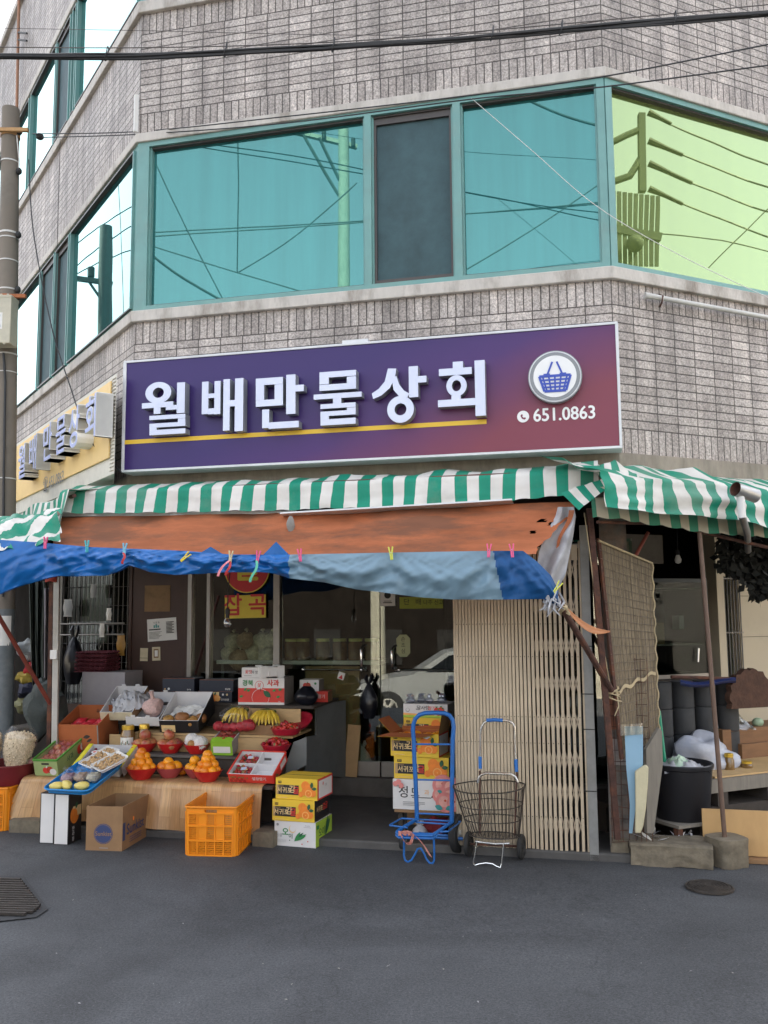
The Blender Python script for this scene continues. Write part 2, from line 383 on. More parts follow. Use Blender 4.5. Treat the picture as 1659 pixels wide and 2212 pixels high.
M_TILE = tile_mat()
M_STONE = PM('weathered_concrete_band', (.50, .465, .42), .8, var=.1, scale=9, bump=.25, dirt=.85, dirtcol=(.16, .13, .10), dscale=2.2, stretch=(2, 2, .7))
M_TEAL = PM('teal_painted_aluminium', (.14, .30, .28), .45, var=.08, scale=6, dirt=.35, dirtcol=(.2, .25, .22), dscale=5)
M_BRONZE = PM('bronze_sash', (.06, .05, .045), .45, var=.1)
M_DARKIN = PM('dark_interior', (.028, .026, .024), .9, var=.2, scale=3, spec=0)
def coated(name, body, skin, refl, edge):
    """reflective coated glazing: a mirror skin tinted head-on and white at a slant over a coloured body"""
    m = bpy.data.materials.new(name); m.use_nodes = True; nt = m.node_tree; L = nt.links.new; b = nt.nodes['Principled BSDF']
    tc = node(nt, 'ShaderNodeTexCoord'); mp = node(nt, 'ShaderNodeMapping'); mp.inputs['Scale'].default_value = (5, 5, .35); L(tc.outputs['Object'], mp.inputs['Vector'])
    n = node(nt, 'ShaderNodeTexNoise'); n.inputs['Scale'].default_value = 1.6; n.inputs['Detail'].default_value = 4; L(mp.outputs[0], n.inputs['Vector'])
    r = node(nt, 'ShaderNodeMapRange'); r.inputs[1].default_value = .3; r.inputs[2].default_value = .7; r.inputs[3].default_value = .78; r.inputs[4].default_value = 1.22; L(n.outputs[0], r.inputs[0])
    x = node(nt, 'ShaderNodeMix', data_type='RGBA', blend_type='MULTIPLY'); x.inputs[0].default_value = 1; x.inputs[6].default_value = (*body, 1); L(r.outputs[0], x.inputs[7])
    L(x.outputs[2], b.inputs['Base Color']); b.inputs['Roughness'].default_value = .5; b.inputs['Specular IOR Level'].default_value = 0
    lw = node(nt, 'ShaderNodeLayerWeight'); lw.inputs[0].default_value = .5
    pw = node(nt, 'ShaderNodeMath', operation='POWER'); pw.inputs[1].default_value = 2.5; L(lw.outputs['Facing'], pw.inputs[0])
    gc = node(nt, 'ShaderNodeMix', data_type='RGBA'); L(pw.outputs[0], gc.inputs[0]); gc.inputs[6].default_value = (*skin, 1); gc.inputs[7].default_value = (.86, .96, .93, 1)
    g = node(nt, 'ShaderNodeBsdfGlossy'); g.inputs['Roughness'].default_value = .006; L(gc.outputs[2], g.inputs[0])
    wv = node(nt, 'ShaderNodeTexNoise'); wv.inputs['Scale'].default_value = 1.1; wv.inputs['Detail'].default_value = 1; L(tc.outputs['Object'], wv.inputs['Vector'])
    bp = node(nt, 'ShaderNodeBump'); bp.inputs['Strength'].default_value = .05; bp.inputs['Distance'].default_value = .02; L(wv.outputs[0], bp.inputs['Height']); L(bp.outputs[0], g.inputs['Normal'])
    mr = node(nt, 'ShaderNodeMapRange'); mr.inputs[3].default_value = refl; mr.inputs[4].default_value = edge; L(pw.outputs[0], mr.inputs[0])
    mx = node(nt, 'ShaderNodeMixShader'); L(mr.outputs[0], mx.inputs[0]); L(b.outputs[0], mx.inputs[1]); L(g.outputs[0], mx.inputs[2]); L(mx.outputs[0], nt.nodes['Material Output'].inputs[0])
    return m
M_GL_TEAL = coated('teal_reflective_glass', (.020, .105, .105), (.29, .66, .61), .24, .97)
M_GL_LIME = coated('lime_reflective_glass', (.10, .14, .04), (.74, .92, .47), .32, .97)
M_SCREEN = PM('insect_screen', (.035, .075, .085), .7, var=.25, scale=5)

bld = thing('corner_building', 'three storey corner building clad in speckled grey granite tile with ribbon windows', 'building', Matrix.Identity(4))
EXT = 15.0
def panel(mb, fr, u0, u1, z0, z1, w=0.):
    """a tiled parapet panel: upright tiles top and bottom, stacked flat tiles between"""
    S = .1746
    n = round((z1 - z0 - 2 * S) / .058); k = (z1 - z0 - 2 * S) / (n * .058)
    def strip(a, b, soldier):
        vs = [fr.p(u0, w, a), fr.p(u1, w, a), fr.p(u1, w, b), fr.p(u0, w, b)]
        if soldier: uv = [(0, u0), (0, u1), (S, u1), (S, u0)]
        else: uv = [(u0, 0), (u1, 0), (u1, n * .058), (u0, n * .058)]
        mb.add(vs, [(0, 1, 2, 3)], M_TILE, [uv], smooth=False)
    if z1 - z0 < 2 * S + .1: strip(z0, z1, False); return
    strip(z0, z0 + S, True); strip(z0 + S, z1 - S, False); strip(z1 - S, z1, True)
mb = MB()
for (a, b) in ((Z_BELT, Z_SILL0), (Z_LIN, Z_TT), (Z_L3, Z_ROOF)):
    panel(mb, CH, UL, 0, a, b); panel(mb, RF, 0, EXT, a, b); panel(mb, LF, -EXT, 0, a, b)
mb.build('tiled_wall', bld)
def ring(z0, z1, out, inn, m, name):
    """a band all round the three fronts, mitred at the two corners"""
    mb = MB()
    def off(w):
        P = []
        P.append(LF.p(-EXT, w, 0))
        def meet(f1, f2):
            a, b = f1.p(0, w, 0), f2.p(0, w, 0); d1, d2 = f1.T, f2.T; den = d1.x * d2.y - d1.y * d2.x
            t = ((b.x - a.x) * d2.y - (b.y - a.y) * d2.x) / den; return a + d1 * t
        P.append(meet(LF, CH)); P.append(meet(CH, RF)); P.append(RF.p(EXT, w, 0)); return P
    o, i = off(out), off(inn)
    for k in range(3):
        vs = [Vector((p.x, p.y, z)) for z in (z0, z1) for p in (o[k], o[k + 1], i[k + 1], i[k])]
        mb.add(vs, [(0, 1, 5, 4), (3, 2, 1, 0), (4, 5, 6, 7), (2, 3, 7, 6)], m, smooth=False)
    mb.build(name, bld, bevel=0.006)
ring(Z_SILL0 - .006, Z_SILL, .035, -.12, M_STONE, 'sill'); ring(Z_WT + .035, Z_LIN + .006, .03, -.12, M_STONE, 'lintel')
ring(Z_TT - .006, Z_S3, .035, -.12, M_STONE, 'sill'); ring(Z_W3 + .03, Z_L3 + .006, .03, -.12, M_STONE, 'lintel')
ring(Z_BELT0, Z_BELT + .006, .03, -.3, PM('grimy_concrete_beam', (.26, .225, .18), .85, var=.15, scale=7, bump=.25, dirt=.6, dirtcol=(.10, .085, .07), dscale=3, stretch=(2, 2, .7)), 'concrete_beam'); ring(Z_ROOF - .006, Z_ROOF + .1, .05, -.2, M_STONE, 'parapet_cap')
# inside: floor slabs and a dark core so no light leaks round the windows
mb = MB()
def slab(z, m):
    P = [LF.p(-EXT, -.125, z), LF.p(0, -.125, z), CH.p(0, -.125, z), RF.p(EXT, -.125, z), RF.p(EXT, -9, z), LF.p(-EXT, -9, z)]
    mb.add(P, [tuple(range(6))], m, smooth=False)
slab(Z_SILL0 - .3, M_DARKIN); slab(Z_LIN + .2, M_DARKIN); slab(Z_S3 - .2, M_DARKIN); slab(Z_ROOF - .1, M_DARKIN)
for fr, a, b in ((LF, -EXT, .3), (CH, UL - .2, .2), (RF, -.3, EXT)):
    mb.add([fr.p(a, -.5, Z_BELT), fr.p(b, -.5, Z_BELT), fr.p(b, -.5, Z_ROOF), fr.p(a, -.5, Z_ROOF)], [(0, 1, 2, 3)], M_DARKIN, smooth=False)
mb.build('floor_slab', bld)
# ribbon windows
def ribbon(fr, z0, z1, edges, panes, us, pr=.012, dp=0):
    """edges: (u0, u1) of uprights; panes: (u0, u1, material, depth)"""
    mb = MB()
    def bx(u0, u1, a, b, w0=-.10, w1=.012, m=M_TEAL):
        w1 = pr if w1 == .012 else w1 + dp
        vs = [fr.p(u, w, z) for z in (a, b) for w in (w1, w0) for u in (u0, u1)]
        mb.add(vs, [(0, 1, 5, 4), (4, 5, 7, 6), (2, 3, 1, 0), (0, 4, 6, 2), (1, 3, 7, 5)], m, smooth=False)
    ft = .038
    ed = sorted(edges)
    for i, (a, b) in enumerate(ed):
        bx(a, b, z0, z1)
        if i + 1 < len(ed):
            c = ed[i + 1][0]; bx(b, c, z1 - ft, z1); bx(b, c, z0, z0 + ft)
            # inner bead, a step back
            bx(b, b + .014, z0 + ft, z1 - ft, -.09, -.012); bx(c - .014, c, z0 + ft, z1 - ft, -.09, -.012)
            bx(b + .014, c - .014, z1 - ft - .014, z1 - ft, -.09, -.012, M_BRONZE); bx(b + .014, c - .014, z0 + ft, z0 + ft + .012, -.09, -.012, M_BRONZE)
    w = mb.build('window', bld)
    for (u0, u1, m, d) in panes:
        d += dp
        pm = MB(); pm.add([fr.p(u0, d, z0 + .02), fr.p(u1, d, z0 + .02), fr.p(u1, d, z1 - .02), fr.p(u0, d, z1 - .02)], [(0, 1, 2, 3)], m, smooth=False)
        pm.build('pane' if m is not M_SCREEN else 'insect_screen', w)
        if m is M_SCREEN:
            sm = MB()
            for (a, b, c, e) in ((u0, u0 + .03, z0 + .04, z1 - .04), (u1 - .03, u1, z0 + .04, z1 - .04), (u0 + .03, u1 - .03, z1 - .10, z1 - .04), (u0 + .03, u1 - .03, z0 + .04, z0 + .075)):
                sm.add([fr.p(u, q, z) for z in (c, e) for q in (d + .02, d - .02) for u in (a, b)], [(0, 1, 5, 4), (4, 5, 7, 6), (2, 3, 1, 0), (0, 4, 6, 2), (1, 3, 7, 5)], M_BRONZE, smooth=False)
            sm.build('sash', w)
    return w
def cu(px): return CH.uz(px, 450, 0)[0]
e = [(UL, cu(321)), (cu(788), cu(803)), (cu(981), cu(998)), (cu(1297), 0.0)]
ribbon(CH, Z_SILL, Z_WT + .035, e, [(e[0][1], e[1][0], M_GL_TEAL, -.05), (e[1][1], e[2][0], M_SCREEN, -.045), (e[2][1], e[3][0], M_GL_TEAL, -.05)], None)
ribbon(CH, Z_S3, Z_W3 + .03, [(UL, UL + .06), (-2.4, -2.35), (-1.2, -1.15), (-.06, 0)], [(UL + .06, -2.4, M_GL_TEAL, -.05), (-2.35, -1.2, M_GL_TEAL, -.05), (-1.15, -.06, M_GL_TEAL, -.05)], None)
def ru(px, fr=RF): return fr.uz(px, 450, 0)[0]
ribbon(RF, Z_SILL, Z_WT + .035, [(0, .055), (2.1, 2.15), (3.4, 3.45), (5.2, 5.25), (EXT - .05, EXT)], [(.055, 2.1, M_GL_LIME, -.05), (2.15, 3.4, M_SCREEN, -.05), (3.45, 5.2, M_GL_LIME, -.05), (5.25, EXT - .05, M_GL_LIME, -.05)], None)
ribbon(RF, Z_S3, Z_W3 + .03, [(0, .055), (2.1, 2.15), (EXT - .05, EXT)], [(.055, 2.1, M_GL_LIME, -.05), (2.15, EXT - .05, M_GL_LIME, -.05)], None)
def lu(px, py): return LF.uz(px, py, 0)[0]
a1, a2, a3 = lu(149, 670), lu(119, 680), lu(90, 690)
ribbon(LF, Z_SILL, Z_WT + .035, [(-EXT, -EXT + .05), (a3 - .05, a3), (a2 - .02, a2 + .02), (a1, a1 + .05), (-.05, 0)], [(-EXT + .05, a3 - .05, M_GL_TEAL, -.05), (a3, a2 - .02, M_SCREEN, -.05), (a2 + .02, a1, M_SCREEN, -.06), (a1 + .05, -.05, M_GL_TEAL, -.05)], None, .004, .037)
b1, b2, b3 = lu(168, 80), lu(158, 80), lu(125, 180)
c1 = lu(68, 300)
ribbon(LF, Z_S3, Z_W3 + .03, [(-EXT, -EXT + .05), (c1 - .09, c1), (b3 - .04, b3), (b2 - .03, b2 + .05), (b1, b1 + .05), (-.05, 0)], [(-EXT + .05, c1 - .09, M_GL_TEAL, -.05), (c1, b3 - .04, M_GL_TEAL, -.05), (b3, b2 - .03, M_SCREEN, -.05), (b2 + .05, b1, M_SCREEN, -.06), (b1 + .05, -.05, M_GL_TEAL, -.05)], None, .004, .037)
# ================================================================ ground-floor shop front, set back under the upper floors
WS = -1.43
M_FLOOR = PM('worn_concrete_floor', (.085, .08, .075), .75, var=.2, scale=7, bump=.1, dirt=.4, dirtcol=(.04, .038, .035))
M_ALU = PM('dull_aluminium', (.33, .30, .265), .42, .6, var=.08, dirt=.25)
M_ALUD = PM('dark_aluminium', (.10, .095, .09), .4, .5, var=.1)
M_BROWN = PM('brown_board', (.055, .026, .018), .6, var=.15, scale=8, dirt=.3, dirtcol=(.04, .02, .015), stretch=(1, 1, .4))
M_PLASTER = PM('grimy_plaster', (.11, .10, .09), .9, var=.2, scale=5, dirt=.5)
M_WHITE = PM('white_paper', (.72, .71, .68), .8, var=.05)
M_CREAM = PM('cream_paper', (.58, .50, .34), .8, var=.12)
M_INK = PM('black_ink', (.02, .02, .02), .7, var=0)
M_GLASS = glass('shop_glass', (.80, .85, .80), .12, .9)
M_CHROME = PM('chrome', (.75, .74, .72), .18, 1., var=.05)
M_BLACKBAG = PM('black_plastic_bag', (.006, .007, .012), .32, var=.2, bump=.4, bscale=14)
M_TANCARD = PM('tan_cardboard', (.42, .27, .13), .85, var=.1, scale=12)
M_RUST = PM('rusty_iron', (.075, .035, .026), .85, var=.4, scale=20, dirt=.6, dirtcol=(.24, .08, .03), dscale=9, bump=.3)
M_YEL = PM('sign_yellow', (.72, .56, .06), .6, var=.06)
M_RED = PM('sign_red', (.55, .03, .035), .6, var=.06)
mb = MB(); 
fbox(mb, CH, -4.7, 0.1, WS - .02, .03, -.2, .05, M_FLOOR); tag(mb.build('porch_floor', bevel=.012), kind='structure')
mb = MB(); fbox(mb, CH, -4.7, .1, WS - .25, WS + .10, .05, .20, M_PLASTER); tag(mb.build('kerb', bevel=.01), kind='structure')
# soffit and back rooms
mb = MB()
P = [LF.p(-EXT, 0, Z_BELT0 + .005), LF.p(0, 0, Z_BELT0 + .005), CH.p(0, 0, Z_BELT0 + .005), RF.p(EXT, 0, Z_BELT0 + .005), RF.p(EXT, -9, Z_BELT0 + .005), LF.p(-EXT, -9, Z_BELT0 + .005)]
mb.add(P, [tuple(range(6))], M_PLASTER, smooth=False); mb.build('soffit', bld)
mb = MB()
def wallq(fr, u0, w0, u1, w1, z0, z1, m): mb.add([fr.p(u0, w0, z0), fr.p(u1, w1, z0), fr.p(u1, w1, z1), fr.p(u0, w0, z1)], [(0, 1, 2, 3)], m, smooth=False)
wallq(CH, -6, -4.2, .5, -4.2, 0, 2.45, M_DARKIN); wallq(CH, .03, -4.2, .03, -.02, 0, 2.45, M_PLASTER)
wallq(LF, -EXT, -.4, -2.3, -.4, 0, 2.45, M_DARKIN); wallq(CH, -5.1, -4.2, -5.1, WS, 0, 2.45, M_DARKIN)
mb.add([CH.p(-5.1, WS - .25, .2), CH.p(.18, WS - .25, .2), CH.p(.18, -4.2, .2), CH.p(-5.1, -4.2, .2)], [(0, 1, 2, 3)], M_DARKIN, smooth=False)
mb.build('inner_wall', bld)
def su(x, y=1400): return CH.uz(x, y, WS)[0]
def sz(y, x=650): return CH.uz(x, y, WS)[1]
# posts and head
mb = MB()
for a, b, m, d in ((406, 415, M_ALU, .05), (399, 406, M_BROWN, .05), (447, 455, M_ALU, .06), (592, 606, M_ALU, .07), (278, 285, M_BROWN, .05), (127, 134, M_ALUD, .05)):
    fbox(mb, CH, su(a), su(b), WS - .05, WS + d * .4, .2, 2.44, m)
fbox(mb, CH, su(134), su(988), WS - .05, WS + .015, 2.12, 2.20, M_ALUD)
fbox(mb, CH, su(134), su(278), WS - .05, WS + .01, .2, .75, M_BROWN)
fbox(mb, CH, su(455), su(592), WS - .05, WS + .01, .2, .55, M_ALUD)
mb.build('shopfront_post', bld, bevel=.004)
# grille window
wdw = MB()
for i in range(15): u = su(137) + (su(276) - su(137)) * i / 14; wdw.tube([CH.p(u, WS + .02, .75), CH.p(u, WS + .02, 2.12)], .004, M_ALUD, 5)
for i in range(7): z = .95 + i * .17; wdw.tube([CH.p(su(134), WS + .012, z), CH.p(su(278), WS + .012, z)], .003, M_ALUD, 5)
for y in (1347.5, 1371): wdw.tube([CH.p(su(137), WS + .07, sz(y, 200)), CH.p(su(276), WS + .07, sz(y - 1, 200))], .007, M_ALU, 8)
g = wdw.build('grille_window', bld)
pm = MB(); fbox(pm, CH, su(134), su(278), WS - .045, WS - .041, .75, 2.12, M_GLASS); pm.build('pane', g)
# brown door
d = MB(); fbox(d, CH, su(285), su(399), WS - .04, WS + .01, .2, 2.12, M_BROWN)
d_ob = d.build('brown_door', bld, bevel=.004)
# shop window with goods behind
pm = MB(); fbox(pm, CH, su(415), su(447), WS - .02, WS - .016, .2, 2.12, M_GLASS); pm.build('shop_window', bld)
pm = MB(); fbox(pm, CH, su(455), su(592), WS - .02, WS - .016, .55, 2.12, M_GLASS); pm.build('shop_window', bld)
def hole(a, b, name):
    pm = MB(); fbox(pm, CH, su(a), su(b), WS - .012, WS, .32, 2.12, M_GLASS); dd = pm.build(name, bld)
    r = MB(); fbox(r, CH, su(a), su(b), WS - .03, WS + .018, .2, .32, M_ALU); r.build('bottom_rail', dd, bevel=.003)
    return dd
dl, dr = hole(609, 820, 'glass_door'), hole(822.5, 1010, 'glass_door')
def handle(x0, y0, y1, par, s):
    h = MB(); u, z1 = CH.uz(x0, y0, WS + .05); _, z0 = CH.uz(x0, y1, WS + .05)
    pts = [CH.p(u + s * .03, WS + .005, z1)] + [CH.p(u + s * .012 * (1 - math.sin(t * 1.5708)), WS + .055 * math.sin(t * 1.5708), z1 - .04 * t) for t in (.3, .6, 1)]
    pts += [CH.p(u + s * .012 * (1 - math.sin(t * 1.5708)), WS + .055 * math.sin(t * 1.5708), z0 + .04 * t) for t in (1, .6, .3)] + [CH.p(u + s * .03, WS + .005, z0)]
    h.tube(pts, .011, M_CHROME, 10); h.build('handle', par)
handle(781, 1393, 1450, dl, 1); handle(847, 1395, 1450, dr, 1)
def rail(xa, xb, y, par):
    h = MB(); z = CH.uz((xa + xb) / 2, y, WS + .04)[1]; h.tube([CH.p(su(xa, y), WS + .035, z), CH.p(su(xb, y), WS + .035, z)], .008, M_CHROME, 8)
    for x in (xa, xb): h.ball(CH.p(su(x, y), WS + .03, z), .016, M_CHROME, 10, 6)
    h.build('push_bar', par)
rail(658, 783, 1447, dl); rail(864, 984, 1448, dr)
pm = MB(); fbox(pm, CH, su(1012), .12, WS - .02, WS - .012, .2, 2.12, M_GLASS); pm.build('shop_window', bld)

# papers and stickers: flat sheets stuck on, each a thing of its own
def sheet(name, label, cat, x0, y0, x1, y1, m, marks=None, w=WS + .014, tilt=0, th=.0015, fr=CH, group=None):
    u0, z1 = fr.uz(x0, y0, w); u1, z0 = fr.uz(x1, y1, w); W, H = u1 - u0, z1 - z0
    b = MB(); b.box(-W / 2, W / 2, -th / 2, th / 2, -H / 2, H / 2, m)
    f = Face(b, (-W / 2, -th / 2, -H / 2), (1, 0, 0), (0, 0, 1), W, H)
    if marks: marks(f)
    return solo(b, name, label, cat, fr.M((u0 + u1) / 2, w, (z0 + z1) / 2) @ RY(tilt), group)
M_OLDP = PM('stained_brown_paper', (.24, .15, .075), .9, var=.45, scale=9, dirt=.7, dirtcol=(.10, .05, .03), dscale=9)
M_BLUEINK = PM('blue_print', (.03, .12, .28), .7, var=0)
M_TEALINK = PM('green_blue_print', (.05, .28, .27), .7, var=0)
sheet('torn_notice', 'stained brown torn paper stuck high on the dark brown door', 'notice', 313, 1265, 367, 1321, M_OLDP)
def notice_marks(f):
    f.text('거 문 화', .32, .82, .10, M_INK); f.rect(.22, .60, .27, .72, M_TEALINK); f.rect(.29, .60, .34, .76, M_TEALINK); f.rect(.36, .60, .41, .70, M_TEALINK)
    f.rect(.06, .50, .46, .55, M_INK)
    for i in range(6): f.rect(.06, .40 - i * .055, .5 - .05 * (i % 3), .415 - i * .055, M_INK)
    for i in range(9): f.rect(.66, .80 - i * .06, .93 - .06 * (i % 2), .83 - i * .06, M_INK)
sheet('notice', 'white printed notice with small green emblem on the brown door', 'notice', 319, 1336, 381, 1384, M_WHITE, notice_marks, tilt=-4)
def sl(f): f.rect(.0, .22, 1, .25, M_OLDP); f.rect(.25, .5, .8, .85, M_OLDP)
sheet('small_note', 'small yellowed note, left one of two low on the brown door', 'note', 303, 1400, 319, 1428, M_CREAM, lambda f: f.rect(0, .22, 1, .25, M_INK), tilt=1)
sheet('small_note', 'small framed yellow note, right one of two low on the brown door', 'note', 329, 1397.5, 346, 1427, M_CREAM, lambda f: (f.rect(.2, .2, .8, .85, M_OLDP), f.rect(.32, .3, .7, .75, M_WHITE)), tilt=-2)
def grain(f): f.text('잡 곡', .5, .52, 1.02, M_RED, .022, wscale=.93)
sheet('grain_sign', 'yellow sign with red lettering for mixed grains in shop window', 'sign', 486, 1286, 574, 1335, M_YEL, grain, w=WS + .012, tilt=-1)
u, z = CH.uz(533.5, 1229, WS + .01); r = CH.uz(533.5 + 49, 1229, WS + .01)[0] - u
b = MB(); ci = [(math.cos(i * .1309), math.sin(i * .1309)) for i in range(48)]
b.prism(ci, (0, 0, 0), (r, 0, 0), (0, 0, r), .002, M_YEL); b.prism(ci, (0, -.001, 0), (r * .955, 0, 0), (0, 0, r * .955), .001, M_RED)
b.text('쌀', (0, -.002, .01), (1, 0, 0), (0, 0, 1), r * 1.35, M_YEL, .03)
solo(b, 'rice_sign', 'round red sign with yellow rice lettering above the yellow grain sign', 'sign', CH.M(u, WS + .010, z))
M_OCT = PM('pale_green_card', (.40, .42, .25), .8, var=.08)
u0, z1 = CH.uz(856, 1371, WS + .012); u1, z0 = CH.uz(886, 1419, WS + .012); W, H = u1 - u0, z1 - z0
b = MB(); c = .25
b.prism([(x * W / 2, y * H / 2) for x, y in ((-1 + 2 * c, -1), (1 - 2 * c, -1), (1, -1 + c * 1.4), (1, 1 - c * 1.4), (1 - 2 * c, 1), (-1 + 2 * c, 1), (-1, 1 - c * 1.4), (-1, -1 + c * 1.4))], (0, 0, 0), (1, 0, 0), (0, 0, 1), .002, M_OCT)
for i, ch in enumerate('손조심'): b.text(ch, (0, -.001, H * (.29 - .27 * i)), (1, 0, 0), (0, 0, 1), H * .24, M_INK)
solo(b, 'caution_card', 'pale eight-sided card with handwritten hand warning beside the right door handle', 'card', CH.M((u0 + u1) / 2, WS + .012, (z0 + z1) / 2))
M_LIMEP = PM('lime_paper', (.33, .36, .06), .8, var=.08)
sheet('poster', 'yellow-green paper banner stuck high on the right glass door', 'poster', 863, 1290, 957, 1314, M_LIMEP, lambda f: (f.text('단   배', .3, .55, .6, M_INK), f.text('나주 신고', .78, .5, .45, M_INK)), w=WS + .012)
sheet('sticker', 'white square sticker at the top edge of the glass door', 'sticker', 821, 1278, 854, 1309, M_WHITE, lambda f: (f.ell(.5, .75, .22, M_INK), f.rect(.2, .2, .8, .26, M_INK), f.rect(.25, .32, .75, .36, M_INK)), w=WS + .012)
sheet('sticker', 'small torn red and white sticker on the left glass door', 'sticker', 730, 1452, 744, 1468, M_WHITE, lambda f: f.poly([(.15, .1), (.85, .1), (.6, .7)], M_RED), w=WS + .012, tilt=18)

# ---- goods seen through the glass
sh = MB(); fbox(sh, CH, su(462), su(815), WS - .42, WS - .06, sz(1436), sz(1428), M_WHITE); 
for x in (470, 700, 810): fbox(sh, CH, su(x), su(x + 6), WS - .40, WS - .08, .2, sz(1436), M_ALUD)
solo(sh, 'inside_shelf', 'white shelf board behind the glass carrying grain bags and jars', 'shelf')
M_BAGC = PM('grain_in_clear_bag', (.62, .56, .40), .45, var=.35, scale=40, bump=.3)
M_BAGC2 = PM('brown_grain_in_clear_bag', (.46, .30, .17), .45, var=.35, scale=40, bump=.3)
bags = [(497, 1412, 22), (521, 1424, 26), (551, 1410, 24), (583, 1416, 24), (504, 1386, 22), (535, 1383, 22), (566, 1384, 22), (592, 1380, 18), (580, 1394, 18)]
for i, (x, y, r) in enumerate(bags):
    u, z = CH.uz(x, y, WS - .22); R = r / F * 7.7 * .92
    b = MB(); b.ball((0, 0, 0), R, M_BAGC2 if i in (1, 5) else M_BAGC, 16, 12, rz=R * .92, jit=.25)
    b.tube([(0, 0, R * .8), (0.01, 0, R * 1.02), (0, .01, R * 1.2)], [.012, .008, .02], M_BAGC, 8)
    row = 'lower' if i < 4 else 'upper'
    solo(b, 'grain_bag', ('brown bean bag ' if i in (1, 5) else 'pale clear bag of grain ') + f'in the {row} row of the pile behind the shop window', 'bag', CH.M(u, WS - .22 + .04 * (i % 2), z), 'bags of grain in the shop window, ' + ('brown ' if i in (1, 5) else 'pale ') + row)
M_JARD = PM('dark_jar_contents', (.20, .11, .05), .25, var=.3); M_LIDY = PM('yellow_green_lid', (.70, .70, .25), .4, var=.05)
for i, x in enumerate((630, 654, 697, 734, 768, 803)):
    u, z0 = CH.uz(x, 1429, WS - .2); b = MB(); R = .062
    b.lathe([(0, 0), (R, 0), (R, .14), (R * .8, .16)], M_JARD, 16); 
    t = solo(b, 'preserve_jar', 'dark preserve jar with yellow-green lid in the row behind the left glass door', 'jar', CH.M(u, WS - .2, sz(1428)), 'jars behind the glass door')
    b = MB(); b.lathe([(0, .16), (R * .95, .16), (R * .95, .185), (0, .187)], M_LIDY, 16); b.build('lid', t)
b = MB(); fbox(b, CH, su(655), su(772), WS - .09, WS - .06, .25, sz(1440), M_TANCARD)
solo(b, 'cardboard_sheet', 'tan cardboard standing behind the left glass door under the shelf', 'cardboard')
b = MB(); b.box(-.055, .055, -.004, .004, 0, .42, M_TANCARD)
u, z = CH.uz(759, 1646, WS + .03); solo(b, 'cardboard_piece', 'narrow brown cardboard strip leaning by the grey stall side', 'cardboard', CH.M(u, WS + .06, .2) @ RY(4) @ RX(-4))
def bagshape(mb, w, d, h, m, seed=0, neck=.35, n=18, k=14, handles=True):
    """a full carrier bag: creased body drawn in to a knot"""
    def prof(t): return (.55 + .45 * math.sin(min(t / .45, 1) * 1.57)) if t < .45 else (1 - (1 - neck * .35) * ((t - .45) / .55) ** 1.6)
    def fn(a, t):
        an = a * 6.2832; q = Vector((math.cos(an), math.sin(an), t * 2)); f = prof(t) * (1 + .16 * noise.noise(q * 2.2 + Vector((seed, 0, 0))) + .06 * math.sin(an * 7 + seed + 4 * t) * t)
        return (math.cos(an) * w / 2 * f, math.sin(an) * d / 2 * f, h * t)
    mb.grid(fn, n, k, m); mb.add([Vector(fn(i / n, 0)) for i in range(n)], [tuple(range(n))[::-1]], m)
    if handles:
        for s in (-1, 1): mb.tube([(s * w * .06, 0, h * .98), (s * w * .16, 0, h * 1.12), (s * w * .12, .01, h * 1.22)], [.012, .02, .008], m, 6)
b = MB(); bagshape(b, .15, .10, .29, M_BLACKBAG, 3, .3)
u, z = CH.uz(797, 1552, WS + .1); solo(b, 'black_bag', 'black plastic bag hanging from the left glass door handle', 'bag', CH.M(u, WS + .1, z))
b = MB(); bagshape(b, .17, .10, .22, PM('white_sack', (.55, .58, .55), .5, var=.1, bump=.4), 5, .4)
u, z = CH.uz(782, 1655, WS - .12); solo(b, 'white_sack', 'crumpled white plastic sack on the shop floor behind the glass door', 'bag', CH.M(u, WS - .12, .2))
# things at the grille window
M_GREYB = PM('grey_board', (.22, .21, .19), .8, var=.1)
sheet('hanging_board', 'grey board hanging inside the grille window at far left', 'board', 181, 1262, 231, 1388, M_GREYB, w=WS - .06, th=.01)
M_PALE = PM('pale_plastic', (.26, .26, .25), .5, var=.1)
for (x0, y0, x1, y1, lab, mm) in ((143, 1295, 161, 1332, 'pale packet hanging in the grille window, beside the white post', M_PALE), (201, 1262, 213, 1291, 'white ladle blade hanging on the grey board in the grille window', M_PALE), (235, 1314, 245, 1340, 'white tag hanging right of the grey board in grille window', M_WHITE), (220, 1347, 230, 1376, 'bright folded packet clipped to the steel rail of the grille window', M_WHITE), (258, 1372, 274, 1416, 'amber packet hanging beside the brown door', PM('amber_packet', (.35, .18, .03), .4, var=.2))):
    b = MB(); u0, z1 = CH.uz(x0, y0, WS + .05); u1, z0 = CH.uz(x1, y1, WS + .05); W, H = u1 - u0, z1 - z0
    def fn(a, t, W=W, H=H): return ((a - .5) * W * (1 - .15 * math.sin(t * 9)), -.012 * math.sin(3.14 * a) * math.sin(3.14 * t), (t - .5) * H)
    b.grid(fn, 6, 8, mm); b.grid(lambda a, t: (fn(a, t)[0], .006, fn(a, t)[2]), 6, 8, mm)
    b.tube([(0, 0, H / 2), (0, .0, H / 2 + .04)], .002, M_ALUD, 5)
    solo(b, 'hanging_packet', lab, 'packet', CH.M((u0 + u1) / 2, WS + .09, (z0 + z1) / 2))
M_EGG = PM('maroon_pulp_tray', (.16, .035, .05), .85, var=.2)
u0 = CH.uz(181, 1450, -1.15)[0]; u1 = CH.uz(246, 1450, -1.15)[0]; zt = CH.uz(210, 1450, -1.15)[1]
